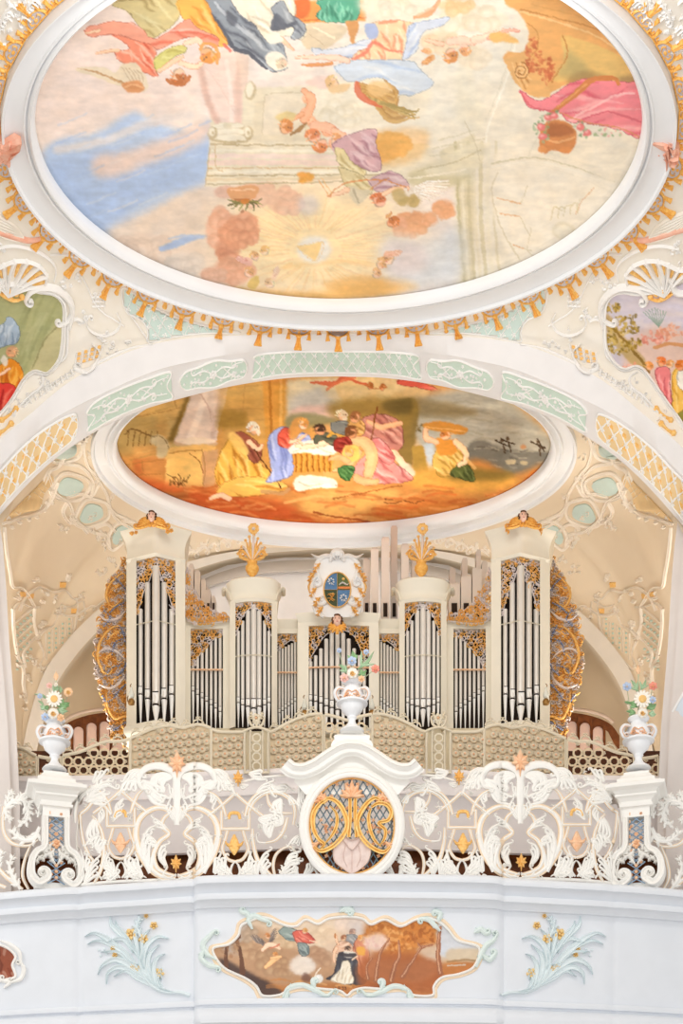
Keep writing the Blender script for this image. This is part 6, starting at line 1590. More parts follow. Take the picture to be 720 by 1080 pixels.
# ================================================================ rear gallery wall and lattice
def Dg(x): return 21.75-.55*math.exp(-((x-366)/150.0)**2)+.10*math.cos((x-366)/36.0)
SG=FS(Dg)
M_lav=mat('lavender_white_plaster',(238,232,231),0.75,var=.02)
mb=MB()
ys=[(819,3),(821,5),(824,5.4),(826,4),(828,4),(832,2),(838,1.4),(842,3.4),(846,3.6),(849,1),(870,0),(904,0),(906,-2)]
vs=[];k=len(ys);NX=120
for i in range(NX+1):
    x=-30+780*i/NX; dy=-10*math.exp(-((x-366)/190.0)**2)
    for y,h in ys: vs.append(SG.pt(x,y+dy,h))
mb.add(vs,[(i*k+j,(i+1)*k+j,(i+1)*k+j+1,i*k+j+1) for i in range(NX) for j in range(k-1)])
struct('wall_gallery',mb,M_lav)
mb=MB(); vs=[]
for i in range(41):
    x=-40+800*i/40; vs+=[P(x,896,Dg(x)+.25),P(x,960,Dg(x)+.25)]
mb.add(vs,[(2*i,2*i+2,2*i+3,2*i+1) for i in range(40)]); struct('wall_plinth',mb,M_brown)
# dark wainscot closing the gap under the side lattices
mb=MB(); 
for a,b in ((-30,134),(579,745)): box(mb,a,b,792,905,23.6,23.7)
struct('wall_wainscot',mb,mat('dark_brown_wood',(76,38,16),.7,rgb2=(52,26,12),scale=6),False)
M_lat=mat('cream_lattice',(226,208,176),0.6,var=.04)
M_lat2=mat('pale_cream_lattice',(232,222,200),0.6,var=.03)
topL=smoothtable([(-12,800),(0,795),(14,788),(26,791),(36,796)]); 
def ring(mb,S,x,y,r,w,h,mi=0,n=8,back=None):
    ribbon(mb,S,[(x+r*math.cos(2*PI*(i+.5)/n),y+r*math.sin(2*PI*(i+.5)/n)) for i in range(n)],w,h,mi,'flat',closed=True,raw=True,back=back)
def lattice(x0,x1,top,bot,label,backed,crest=True,sp=None,post=False):
    t=thing('lattice_balustrade',label,'lattice balustrade',SG.pt((x0+x1)/2,bot(x0)))
    sp=sp or (9.4 if backed else 11.0); rs=sp/11.0
    S=SG; mb=MB(); ry=sp*.88/2; g=MB()
    j=0; y=bot((x0+x1)/2)-4
    while y>top((x0+x1)/2)-14:
        x=x0+sp*.5+(sp/2 if j%2 else 0)
        while x<x1-1:
            yy=y+(bot(x)-bot((x0+x1)/2))*.8
            if top(x)+4<yy<bot(x)-1:
                if backed: 
                    bead(mb,S,x,yy,4.0*rs,1.4,1,8); ring(mb,S,x,yy,4.4*rs,1.2,1.8,0,back=.5)
                    bead(g,S,x,yy,1.7,3.6,0,6)
                else:
                    ring(mb,S,x,yy,4.7,2.3,1.4,0,back=1.4)
            nx_,ny=x+sp/2,yy
            if top(nx_)+2<ny<bot(nx_) and nx_<x1-1:
                rosette(mb,S,nx_,ny,2.3,1,None,5,2.4); bead(g,S,nx_,ny,.75,3,0,5)
            for ex in (sp*.25,-sp*.25):
                q=(x+ex,yy-sp*.44)
                if top(q[0])+3<q[1] and x0+1<q[0]<x1-1: bead(g,S,q[0],q[1],.7,2.6,0,5)
            x+=sp
        y-=sp*.84; j+=1
    xs=[x0+(x1-x0)*i/12 for i in range(13)]
    tp=[(x,top(x)) for x in xs]; bt=[(x,bot(x)) for x in xs]
    ribbon(mb,S,tp,3.6,2.6,1,back=2.4,step=4); ribbon(mb,S,bt,3,2,1,back=2,step=4)
    for x in (x0,x1): ribbon(mb,S,[(x,top(x)),(x,bot(x))],2.2,2.2,1,back=2,step=6)
    if backed: 
        b=MB(); strip(b,S,tp,bt,16,2,-.8); b.build('back_sheet',M_lat,t)
    mb.build('openwork',[M_lat,M_lat2],t); g.build('gilt_studs',M_peach,t)
    if crest:
        c=MB()
        for i in range(int((x1-x0)/13)):
            x=x0+6+i*13; y=top(x)-1
            for e in (-1,1): ribbon(c,S,volute(cr([(x+e*6,y+1),(x+e*4,y-3),(x+e*1,y-4)],2),1.8,.9,e),[1,2,1.6,.8],2,step=1.6,back=1)
        c.build('crest',M_lat2,t)
    return t
bt=smoothtable([(-20,824),(40,824),(110,826),(160,823),(200,818),(260,813),(366,808),(472,813),(532,818),(572,823),(622,826),(690,824),(740,824)])
tt=smoothtable([(-20,800),(-4,797),(12,788),(26,790),(38,797),(58,800),(66,797),(84,793),(98,787),(112,782),(126,782),(137,779),(150,773),(163,768),(180,765),(192,768),(206,764),(218,766),(228,771),(240,772),(256,772)])
tt2=smoothtable([(256,772),(284,772),(300,764),(316,757),(332,753),(350,755),(366,760)])
T1=lambda x:(tt(x) if x<256 else tt2(x)) if x<=366 else (tt(733-x) if 733-x<256 else tt2(733-x))
# rail in named panels
lattice(-16,38,T1,bt,'closed lattice panel with gilt studs behind the left flower urn, at the left edge',True)
lattice(40,64,T1,bt,'narrow open lattice panel just behind the left flower urn',False,False)
lattice(66,137,T1,bt,'open cream lattice in front of dark wood, left of the organ base',False)
lattice(138,222,T1,bt,'wavy studded lattice below the tall left organ tower',True)
lattice(223,257,T1,bt,'studded lattice below the round left organ tower',True,False)
lattice(284,340,T1,bt,'studded lattice rising towards the centre urn from the left',True)
lattice(342,392,T1,bt,'open lattice behind the centre urn',False,False)
lattice(393,449,T1,bt,'studded lattice falling away from the centre urn to the right',True)
lattice(476,510,T1,bt,'studded lattice below the round right organ tower',True,False)
lattice(511,596,T1,bt,'wavy studded lattice below the tall right organ tower',True)
lattice(598,668,T1,bt,'open cream lattice in front of dark wood, right of the organ base',False)
lattice(670,694,T1,bt,'narrow open lattice panel just behind the right flower urn',False,False)
lattice(696,750,T1,bt,'closed lattice panel with gilt studs at the right edge behind the right flower urn',True)
for x0,lb in ((258,'left'),(450,'right')):
    t=thing('lattice_gate_post','cream pierced lattice post with a gilt flower crest, %s of the centre urn'%lb,'post',SG.pt(x0+12.5,815))
    S=FS(lambda x:Dg(x)-.12); mb=MB()
    for x in (x0,x0+6,x0+19,x0+25): ribbon(mb,S,[(x,770),(x-.4,790),(x,816)],2.4,2.4,back=2,step=5)
    ribbon(mb,S,[(x0-2,772),(x0+4,769),(x0+12.5,767),(x0+21,769),(x0+27,772)],3,3,back=2); ribbon(mb,S,[(x0,815),(x0+25,815)],3,2.5,back=2)
    for j in range(4): ring(mb,S,x0+12.5,778+j*10,4.4,1.7,1.6,0,back=1.4)
    for j in range(5): 
        for e in (-1,1): rosette(mb,S,x0+12.5+e*5.6,773+j*10,1.8,h=2.4)
    mb.build('openwork',M_lat2,t)
    mb=MB(); rosette(mb,S,x0+12,757,5,0,1,6,3); 
    for e in (-1,1): ribbon(mb,S,volute([(x0+12.5,768),(x0+12.5+e*6,764),(x0+12.5+e*8,758)],2.6,1,-e),[2,3,2,1],2.6,back=2)
    for e in (-1,1): plume(mb,S,[(x0+12.5,766),(x0+12.5+e*3,758),(x0+12.5+e*7,750)],2,3,0,.9,0,2.4,back=1)
    mb.build('flower_crest',[M_lat2,M_peach],t)
# ================================================================ front parapet
_dp=smoothtable([(-60,20.25),(0,19.9),(40,19.72),(78,19.60),(84,19.70),(90,19.56),(150,19.37),(199,19.20),(206,19.27),(213,19.06),(290,18.98),(368,18.95),(446,18.98),(521,19.06),(528,19.25),(535,19.17),(590,19.31),(640,19.44),(647,19.55),(654,19.49),(720,19.76),(790,20.15)])
Dp=_dp
SP_=FZ(Dp,19.0)
M_par=mat('parapet_plaster',(226,230,236),0.6,var=.015)
prof=[(926.5,-14),(926,12),(929,17),(933,18.5),(935.5,18),(936,14),(940,10.5),(944,9),(944.6,12),(948,13),(951,12.4),(951.6,8),(955,4),(957.6,3.4),(958,0),(990,0),(1030,0),(1054,0),(1054.4,7),(1058,9),(1060.4,8.4),(1060.8,4.6),(1063,5),(1066,11),(1070,17),(1076,21),(1082,21),(1090,10),(1110,2),(1125,0),(1160,-2)]
mb=MB(); NX=340; vs=[];k=len(prof)
for i in range(NX+1):
    x=-160+1040*i/NX
    for y,h in prof: vs.append(SP_.pt(x,y,h))
mb.add(vs,[(i*k+j,(i+1)*k+j,(i+1)*k+j+1,i*k+j+1) for i in range(NX) for j in range(k-1)])
struct('wall_parapet',mb,M_par)
by=lambda x:YH-7866.0/Dp(x)
SR=FS(lambda x:Dp(x)+.14)
M_rail=mat('white_carved_rail',(243,241,236),0.55,var=.015)
M_edge=mat('peach_edge_line',(242,218,188),0.5,var=.03)
def band(mb,S,pts,w,h=3.2,close=False,bk=3,st=2.0):
    ribbon(mb,S,pts,w,h*.62,1,'flat',closed=close,step=st,back=bk)
    ww=[v*.62 for v in w] if isinstance(w,list) else w*.62
    ribbon(mb,S,pts,ww,h,0,'round',closed=close,step=st)
def rail_panel(s,name,label):
    m=lambda l:l if s<0 else [(735-x,y-(1.5 if x>0 else 0)) for x,y in l]
    t=thing('carved_balustrade',label,'balustrade',SR.pt(200 if s<0 else 535,by(200)))
    mb=MB(); B=lambda l,w,h=3.2,c=False:band(mb,SR,m(l),w,h,c)
    def W(l,w,h=3.4,r=0,tn=1.1,sg=1):
        p=m(l)
        if r: p=volute(cr(p,2),r,tn,sg*(-s))
        ribbon(mb,SR,p,w,h,0,step=1.8,back=3)
    def PLM(l,w,n,side=0,lob=1.0,h=3.6):
        rr=random.Random(int(l[0][0]*3+l[0][1]*5)); a=l[0];b=l[-1]; mdl=l[len(l)//2]; cz=(b[0]-a[0])*(mdl[1]-a[1])-(b[1]-a[1])*(mdl[0]-a[0])
        sg=(1 if cz<0 else -1)*(1 if s<0 else -1)
        acanth(mb,SR,m(l),w*1.7,3 if n<4 else 4,sg,0,2.6)
        if n>=5: plume(mb,SR,m(l),w*1.25,n,side*(-s) if side else 0,lob,0,h,back=2.5,step=2.2)
    # heart and its inner band, both halves
    for e in (-1,1):
        X=lambda l:[(186.5+e*(186.5-x),y) for x,y in l] if e>0 else l
        B(X([(185,927),(170,924),(157,914),(147,898),(143,880),(146,866),(154,857),(166,852),(178,855),(186,864)]),[4,8,8.5,8,7,5.5,4])
        B(X([(186,924),(174,921),(165,915),(162,902),(168,888),(178,879.6),(171,872),(173,863),(180,857),(184,850)]),[3,6,6,5.5,5,4.4,3])
        W(X([(187,870),(187,832),(184,816),(175,809.5),(163,808),(152,812),(146,822),(149,831),(156,832)]),[5,6.5,8.5,9,7.5,5,3],4,3,1.0,1 if e<0 else -1)
        PLM(X([(148,824),(154,834),(162,846),(174,850)]),3.6,4,0,1.1); PLM(X([(182,818),(172,816),(162,820),(160,832),(166,842)]),4,4,0,.9)
        PLM(X([(158,921),(152,906),(150,890),(156,876),(166,870)]),3.4,5,1 if e<0 else -1,.9); PLM(X([(176,916),(168,905),(170,894),(178,890)]),2.6,3,0,.9)
        PLM(X([(146,818),(138,820),(130,828),(126,838)]),3.2,4,0,1.0); PLM(X([(150,812),(142,812),(135,816),(130,824)]),2.6,3,0,1)
        PLM(X([(178,876),(170,868),(160,862)]),2.4,3,0,1); PLM(X([(186,868),(180,862),(176,852),(180,842)]),2.4,3,0,.8); PLM(X([(186,846),(180,838),(178,828)]),2.2,2,0,.8)
        W(X([(186,922),(178,926),(172,922),(176,916)]),[2,3,2.4,1],3.4,2.4,.9,-1 if e<0 else 1)
    # lyres with straps, bells
    for cx,sl in ((127.5,1),(248,1)):
        Y=3 if cx>200 else 0
        for e in (-1,1):
            B([(cx+e*14.5,852+Y),(cx+e*14.5,862+Y),(cx+e*14.5,871+Y)],3.4); B([(cx+e*8,873+Y),(cx+e*11,884+Y),(cx+e*13.5,893+Y),(cx+e*8,903+Y),(cx,906+Y)],3.6)
            B([(cx,834+Y),(cx+e*10,843+Y),(cx+e*20,851+Y),(cx+e*29,858+Y)],3.8)
            B([(cx+e*10,858+Y),(cx+e*14,846+Y),(cx+e*22,836+Y),(cx+e*34,830+Y)] if (cx>200 or e<0) else [(cx+10,858),(cx+14,846),(cx+18,838),(cx+24,832)],[3,4.4,4,2])
            PLM([(cx+e*2,925),(cx+e*8,916),(cx+e*14,910),(cx+e*20,914)],2.6,4,0,1); W([(cx+e*1,926),(cx+e*5,920),(cx+e*3,912),(cx,909)],[2,3,2.6,1.4])
            PLM([(cx+e*20,926),(cx+e*15,918),(cx+e*18,908),(cx+e*15,900)],2.4,4,0,.9); 
            for q in range(3): W([(cx+e*(6+q*7),928),(cx+e*(9+q*7),922+q),(cx+e*(13+q*7),926)],[2,2.6,1])
        B([(cx-15.5,871.5+Y),(cx+15.5,871.5+Y)],3.8)
    # outer sweep by the pedestal
    B([(99,932),(106,918),(109.5,900),(108,880),(102,866),(97,860)],[3,4.4,5,4.4,3.4,2.6]); B([(84,859),(92,853),(101,843),(110,850),(117,859)],4)
    B([(84,859),(85,872),(88,888),(94,902),(98,908),(94,916),(100,926)],[3.6,3.6,3.4,3,2.4])
    W([(79,868),(80,852),(86,840),(98,831),(112,828),(122,832)],[2.6,4.6,5.4,5,3.6,2],3.4,3,1,-1)
    for l,n,w in (([(90,845),(98,834),(108,826),(118,824)],5,3.2),([(100,862),(94,872),(92,882),(98,892)],4,2.8),([(104,880),(96,884),(90,892)],3,2.4),([(88,932),(92,920),(98,910),(106,902)],4,2.6),([(112,930),(116,918),(112,908),(116,898)],4,2.4),([(98,826),(106,820),(112,812)],3,2.6),([(104,870),(110,860),(106,850)],3,2.2),([(130,842),(122,850),(122,862)],2,1.8)): PLM(l,w,n)
    W([(84,928),(88,912),(86,900),(82,892)],[2,3,2.6,1])
    # inner part towards the medallion
    B([(262,858),(268,845),(281,836),(297,837),(308,846),(311,858),(309,870)],[3.4,4.6,5,4.6,3.6,2.6]); B([(266,874),(267,890),(272,908),(282,920),(292,928)],[3,4,5,5,3])
    B([(281,836),(284,848),(294,857),(308,858)],[2,3.6,3.6,2]); B([(303,862),(299,876),(291,886),(280,889)],[3,4,3.4,2]); W([(280,889),(272,888),(270,881)],[2.4,2,1],3,2.2,.8,1)
    B([(230,874),(226,892),(218,908),(206,922),(196,928)],[3,4,4.6,4.4,2.6]); 
    B([(290,926),(288,912),(292,900),(304,893),(312,898)],[3,3.6,3.4,2.6,1.6])
    for l,n,w in (([(284,826),(292,830),(300,828),(308,834)],4,2.6),([(270,836),(278,828),(288,824)],3,2.4),([(304,838),(310,844),(314,850)],3,2.2),([(290,872),(298,868),(296,858),(286,856)],4,2.8),([(284,884),(278,874),(280,862)],4,2.8),([(318,880),(310,884),(304,892)],4,2.2),([(296,928),(300,916),(308,908),(318,908)],5,2.6),([(314,926),(308,918),(312,912)],3,2.2),([(278,926),(274,914),(278,902),(286,896)],4,2.6),([(320,834),(314,844),(316,856),(320,866)],4,2.2),([(262,828),(256,832),(252,828)],3,2.0),([(232,826),(240,832),(246,828)],3,2.0),([(222,835),(228,842),(224,852)],3,2.4),([(212,905),(218,892),(214,880)],3,2.4),([(326,930),(318,926),(310,928)],3,2.0)): PLM(l,w,n)
    for l,n,w in (([(150,926),(138,918),(132,908),(136,896)],4,3),([(104,900),(100,890),(104,878)],4,2.8),([(118,866),(122,856),(130,850)],3,2.4),([(160,842),(168,838),(178,842)],3,3),([(214,842),(206,838),(196,842)],3,3),([(205,892),(212,884),(222,884)],3,2.6),([(168,892),(160,884),(152,882)],3,2.6),([(226,922),(236,914),(238,902)],4,3),([(270,926),(262,914),(264,900)],4,3),([(296,842),(288,848),(290,858)],4,3),([(320,926),(330,916),(328,904)],3,2.6),([(272,864),(280,870),(290,866)],4,3),([(316,842),(322,832),(320,824)],3,2.6),([(300,912),(306,902),(316,898)],4,2.8),([(96,846),(104,838),(114,838)],4,3),([(134,822),(142,816),(152,820)],4,3),([(240,816),(232,820),(226,828)],3,2.4),([(262,816),(270,822),(280,822)],4,2.6),([(94,924),(90,914),(92,902)],3,2.6)): PLM(l,w,n)
    # bottom and edge fillets that tie the work together
    W([(82,933.5),(120,930),(160,928.5),(200,928),(260,926.5),(322,926)],3.6,2.4)
    W([(84,858),(81,880),(82,905),(86,930)],2,2.2); W([(322,820),(324,850),(322,880),(326,905),(336,924)],2.4,2.2); W([(258,824),(276,820),(300,818),(320,816)],2.6,2.4); W([(226,832),(236,826),(258,824)],2.6,2.4)
    for i,(x,y) in enumerate(((94,848),(120,820),(133,836),(148,852),(226,856),(240,836),(272,852),(296,848),(300,880),(276,872),(316,870),(312,896),(258,862),(238,862),(222,880),(210,876),(152,900),(222,900),(204,914),(168,926),(92,900),(114,888),(142,888),(118,862),(136,862),(264,884),(232,884))): cluster(mb,SR,m([(x,y)])[0][0],m([(x,y)])[0][1],3.5,3,i+int(300*(s+1)),h=3)
    mb.build('scrollwork',[M_rail,M_edge],t)
    # gilded details
    def palm(cx,cy,r,nm,mt=None):
        g=MB(); c=m([(cx,cy)])[0]
        for a in (-90,-45,-135,0,180,60,120):
            L=r*(1.15 if a==-90 else .85 if abs(a) in(45,135) else .7); b=math.radians(a)
            ribbon(g,SR,[c,(c[0]+L*.5*math.cos(b),c[1]+L*.5*math.sin(b)),(c[0]+L*math.cos(b),c[1]+L*math.sin(b))],[r*.25,r*.5,.6],5.5,0,step=1.8,back=1,base=1)
        ribbon(g,SR,[(c[0],c[1]),(c[0],c[1]+r*1.1)],[r*.4,.8],5,0,back=1,base=1); bead(g,SR,c[0],c[1],r*.28,7)
        g.build(nm,mt or M_goldp,t)
    palm(186.5,806,13,'palmette_finial',M_peach); palm(185.5,911,8.5,'gilt_flower'); palm(251,821,8,'gilt_flower')
    for cx,Y in ((127,0),(247,2)):
        g=MB(); c=m([(cx,888+Y)])[0]
        ribbon(g,SR,[(c[0],c[1]-10),(c[0],c[1]-2),(c[0],c[1]+6),(c[0],c[1]+12)],[2,9,12,1.5],5,0,back=1,base=1,step=1.6)
        for e in (-1,1): ribbon(g,SR,[(c[0],c[1]+2),(c[0]+e*7,c[1]+1),(c[0]+e*9.5,c[1]-3)],[4,4,1],5,0,back=1,base=1)
        g.build('gilt_bell',M_peach if cx<200 else M_goldp,t)
        g=MB(); c=m([(cx,858+Y)])[0]
        ribbon(g,SR,[(c[0]-6,c[1]+4),(c[0]-4,c[1]-2),(c[0]+4,c[1]-2),(c[0]+6,c[1]+4)],[3,4,4,3],3,0,back=1); 
        g.build('gilt_arch',M_goldp,t)
    return t
rail_panel(-1,'','white carved acanthus balustrade with peach edging between the left pedestal and the gold monogram')
rail_panel(1,'','white carved acanthus balustrade with peach edging between the gold monogram and the right pedestal')
for s in (-1,1):
    m=lambda l:l if s<0 else [(729-x,y+1) for x,y in l]
    t=thing('carved_balustrade','white scrolled balustrade end beyond the %s pedestal, cut by the photo edge'%('left' if s<0 else 'right'),'balustrade',SR.pt(6 if s<0 else 722,940))
    mb=MB(); B=lambda l,w:band(mb,SR,m(l),w)
    B([(4,850),(3,866),(5,880),(14,890),(30,892),(40,886)],[3,3.6,4,4,3,2]); B([(-20,900),(-6,912),(8,926),(24,938)],[3,5,5,3]); B([(32,892),(26,908),(24,924),(30,938)],[2.6,3.6,4,3]); B([(-22,925),(-10,930),(6,936)],4)
    for l,n,w in (([(4,856),(12,846),(24,844),(36,850)],5,3.4),([(42,872),(36,884),(24,886),(14,878),(16,870)],5,3.6),([(26,848),(30,858),(26,868),(20,868)],5,3.2),([(4,852),(8,862),(14,866)],3,2.6),([(22,938),(14,926),(10,912),(16,900)],5,3),([(0,920),(-2,908),(4,896)],4,2.8),([(8,846),(10,838),(16,834)],3,2.4),([(20,845),(24,838),(30,836)],3,2.4),([(-18,890),(-10,876),(-4,866)],4,3),([(40,862),(42,852),(38,846)],3,2.4),([(-14,860),(-8,850),(0,846)],4,3)): plume(mb,SR,m(l),w*1.25,n,0,1,0,3.6,back=2.5,step=2.2)
    ribbon(mb,SR,m([(-30,946),(0,944),(28,940)]),3.6,2.4,back=3)
    mb.build('scrollwork',[M_rail,M_edge],t)
# ---------------------------------------------------------------- pedestals
def prism(mb,c,hw,hd,rot,prof,mi=0):
    """prof: (overhang m, z m); square block with moulded sides, turned by rot"""
    ca,sa=math.cos(rot),math.sin(rot); vs=[]
    for o,z in prof:
        for sx,sy in ((-1,-1),(1,-1),(1,1),(-1,1)):
            u,v=sx*(hw+o),sy*(hd+o); vs.append(Vector((c.x+u*ca-v*sa,c.y+u*sa+v*ca,c.z+z)))
    k=len(prof); fs=[(j*4+i,j*4+(i+1)%4,(j+1)*4+(i+1)%4,(j+1)*4+i) for j in range(k-1) for i in range(4)]
    fs+=[(3,2,1,0),tuple((k-1)*4+i for i in range(4))]; mb.add(vs,fs,mi)
M_wire=mat('pale_blue_wire',(160,186,210),.4,var=.05)
M_urn=mat('white_urn_enamel',(238,240,243),.35,var=.01,spec=.5)
def urn(cx,dy,D,label):
    """all heights relative to the lip at y=759+dy"""
    k=D/F; c=P(cx,812+dy,D); t=thing('urn',label,'urn',c)
    pr=[(13,0),(11.5,2),(9,3.5),(6,6),(4,9),(3.6,12),(5.2,14),(4.6,15.5),(7,18),(10.5,21),(12,25),(12.4,27),(16.4,28.2),(16.6,30),(13.6,31.5),(12.2,33),(12.6,37),(12.4,41),(9.6,45),(8,47),(7.8,49),(10.6,51),(11.4,52.4),(10.8,53.6),(8.6,53.4)]
    mb=MB(); lathe(mb,c,[(r*k,z*k) for r,z in pr],28); mb.build('body',M_urn,t)
    S=FS(D-11*k)
    mb=MB(); g=MB()
    for e in (-1,1):
        S2_=FS(D-5*k)
        ribbon(mb,S2_,volute(cr([(cx+e*8,767+dy),(cx+e*14,766+dy),(cx+e*17.4,771+dy),(cx+e*15.5,777+dy)],1.5),3.0,1.3,e),[3,5,5.6,4,2],5,back=4); mb.cut()
        ribbon(g,S2_,volute(cr([(cx+e*9,767+dy),(cx+e*14.6,767.5+dy),(cx+e*16.8,772+dy),(cx+e*14.5,777+dy)],1.5),2.6,1.0,e),[.8,1.2,1.2,.7],6.2)
    mb.build_split('scroll_handle',M_urn,t)
    for i in range(9): 
        x=cx-8+i*2; bead(g,S,x,773+dy+1.6*math.cos(i*1.7),1.2,3)
    for e in (-1,1): ribbon(g,S,volute([(cx,770+dy),(cx+e*4,768+dy),(cx+e*7,772+dy)],2.4,1,e),[1,1.6,1.2,.7],3)
    g.build('peach_garland',M_peach,t); return t
for s in (-1,1):
    X0=57 if s<0 else 673; D=Dp(X0)-.02; k=D/F; rot=-.36*s*-1*1.0
    rot=(.30 if s<0 else -.30); lb='left' if s<0 else 'right'
    c=P(X0-1*(-s)*0,936,D+.02); c.y+=.10
    t=thing('pedestal','white moulded pedestal with a pierced blue lattice front and volutes, below the %s urn'%lb,'pedestal',c)
    mb=MB(); K=lambda y:(936-y)*k
    # stepped cap
    prism(mb,c,14*k,10*k,rot,[(o*k,K(y)) for o,y in ((0,862),(0,852),(3,851.5),(3.4,849),(1.5,848.6),(2,846),(5,843),(7.5,841.5),(7.5,839.5),(6.5,839.3),(10,836),(15,834.6),(16,834),(16.4,830.8),(13,830.4),(11.5,828),(6,826),(5.5,825.8),(5.5,822.5),(4.5,822.2),(2,820),(0,817),(-1,816.8),(-1,814),(-5,812.5),(-9,810))])
    mb.build('moulded_cap',M_rail,t,False); mb=MB()
    prism(mb,c,14.5*k,9*k,rot,[(3*k,-.02),(1*k,K(932)),(0,K(926)),(-1*k,K(905)),(-2*k,K(895)),(-2*k,K(853))]) if False else None
    # shaft: two side posts, back, top and bottom
    def post(u0,u1,v0,v1,z0,z1):
        ca,sa=math.cos(rot),math.sin(rot); vs=[]
        for z in (z0,z1):
            for u,v in ((u0,v0),(u1,v0),(u1,v1),(u0,v1)):
                vs.append(Vector((c.x+(u*ca-v*sa)*k,c.y+(u*sa+v*ca)*k,c.z+z)))
        mb.add(vs,[(0,1,2,3),(4,5,6,7),(0,1,5,4),(1,2,6,5),(2,3,7,6),(3,0,4,7)]); mb.cut()
    post(-14,-8,-9,9,K(900),K(852)); post(8,14,-9,9,K(900),K(852)); post(-14,14,-9,9,K(858),K(850)); post(-22,22,-4,9,K(937),K(930))
    mb.build_split('shaft_block',M_rail,t)
    # local front surface
    class PF:
        def pt(s_,u,v,h=0):
            ca,sa=math.cos(rot),math.sin(rot); uu=u-57; vv=-9-h
            return Vector((c.x+(uu*ca-vv*sa)*k,c.y+(uu*sa+vv*ca)*k,c.z+(936-v)*k))
    S=PF(); mb=MB()
    for e in (-1,1):
        X=lambda l:[(57+e*a,b) for a,b in l]
        ribbon(mb,S,volute(cr(X([(11,862),(11,888),(14,896),(20,900),(25,910),(25,924),(18,932),(10,928)]),2),6.5,1.3,e),[5,5,6,7,8,8,7,4.5,3],3.5,back=14,prof='groove')
        bead(mb,S,57+e*15.5,920,3.2,5.5,0,10)
        for l,n,w in ((X([(2,896),(6,902),(12,904),(15,910)]),4,2.4),(X([(1,912),(5,906),(4,898)]),3,2),(X([(14,904),(19,908),(20,914)]),2,1.8),(X([(3,890),(7,894),(6,900)]),2,1.8)): plume(mb,S,l,w,n,0,.9,0,3,back=2)
    mb.build('volute_front',[M_rail,M_edge],t)
    mb=MB(); g=MB()
    for i in range(12):
        y=858+i*6.4
        if y>928: break
        wd=7.5 if y<894 else (9 if y>905 else 6)
        for e in (-1,1): ribbon(mb,S,[(57-e*wd,y),(57+e*wd,min(y+wd*1.5,932))],1.1,1,base=-2,back=3,step=8)
        if i%2==0: rosette(g,S,57+(-5 if i%4 else 5),y+1,1.8,h=2.4)
        if y>905 or i==5: bead(g,S,57,y+4,2,2)
    rosette(g,S,57,890,5,0,None,6,3); rosette(g,S,57,880,2.4)
    for i in range(5): ribbon(g,S,[(50.5,857+i*8),(50.5,860+i*8)],1.6,1.6)
    mb.build('wire_lattice',M_wire,t); g.build('gilt_flowers',M_peach,t)
    # pyramid foot of the urn plus urn
    urn(57.5 if s<0 else 673,0 if s<0 else -1,D+.10,'white scrolled urn on the %s pedestal'%lb)
# ---------------------------------------------------------------- centre medallion
D=18.9; S=FS(D)
t=thing('monogram_medallion','round white medallion with a gilded monogram over blue lattice at the centre of the balustrade','medallion',P(370.5,930,D))
mb=MB(); vs=[]; pf=[(-.02,-6),(0,2),(.12,5),(.3,6),(.5,4.4),(.62,5.6),(.85,4.4),(1,1),(1,-10)]
N=96;k_=len(pf)
for i in range(N):
    a=2*PI*i/N
    for tt_,h in pf: vs.append(S.pt(371+(45+11*tt_)*math.cos(a),871+(50.5+11.5*tt_)*math.sin(a),h))
mb.add(vs,[(i*k_+j,((i+1)%N)*k_+j,((i+1)%N)*k_+j+1,i*k_+j+1) for i in range(N) for j in range(k_-1)])
mb.build('ring',M_rail,t)
mb=MB(); ribbon(mb,S,ell(371,871,44.6,50,72),1.8,3,closed=True,raw=True); mb.build('gilt_rim',M_goldp,t)
mb=MB()
def inm(x,y): return ((x-371)/45)**2+((y-871)/50.5)**2<1
for o in range(-100,101,7):
    for e in (-1,1):
        q=[(371+o+e*z*.6,871+z) for z in range(-52,53,2)]; q=[p for p in q if inm(*p)]
        if len(q)>1: ribbon(mb,S,[q[0],q[-1]],1.3,1.4,base=-4,back=5,step=20)
for i in range(8):
    for j in range(8):
        x,y=371-38+i*11+(j%2)*5.5,871-44+j*12.6
        if inm(x,y): rosette(mb,S,x,y,2.2,1,None,4,1.5)
mb.build('lattice',[mat('grey_blue_lattice',(134,160,178),.5,var=.06),M_peach],t)
M_mono=mat('bright_gilding',(253,222,150),.4,.05,rgb2=(246,200,112),scale=16,spec=.5)
mb=MB(); G=lambda l,w:ribbon(mb,S,l,w,5,0,'groove',back=3,base=1,step=1.6)
G([(341,848),(345,842),(354.4,845),(362,855),(366,869.5),(361,882),(350,893),(338,897.5),(331,893)],[2.5,4.5,5.5,5.5,5.5,5.5,5,5,2.5])
G([(347,842),(337,848),(330.5,859),(330.5,874),(336,885),(342,890),(338,895)],[2.5,4.5,5.5,5.5,4.5,4,2.5]); G([(348,850),(354.5,858),(355,870),(350,881),(343,889)],[1.5,3.5,4.2,3.6,1.5])
G([(369,842),(369,862),(367.5,883)],[4,4.4,4.4]); G([(374.5,842),(374.5,862),(376,883)],[4,4.4,4.4])
G([(403,846),(396,841.5),(388,846),(380,857),(376.5,868.5),(381,882),(391,893),(404,898.5),(412,892)],[2.5,4.5,5.5,5.5,5.5,5.5,5,5,2.5])
G([(391,852),(388.5,862),(390,874),(395,886),(402,893)],[2,4,4.4,3.6,1.5]); G([(391.4,851),(399,847),(408,849),(412.5,857),(409,865),(399,868),(406,875),(405.5,884),(401,891)],[3,4.5,4.6,4.6,4.4,3.6,4.2,3.6,1.5])
mb.build('monogram',M_mono,t)
mb=MB()
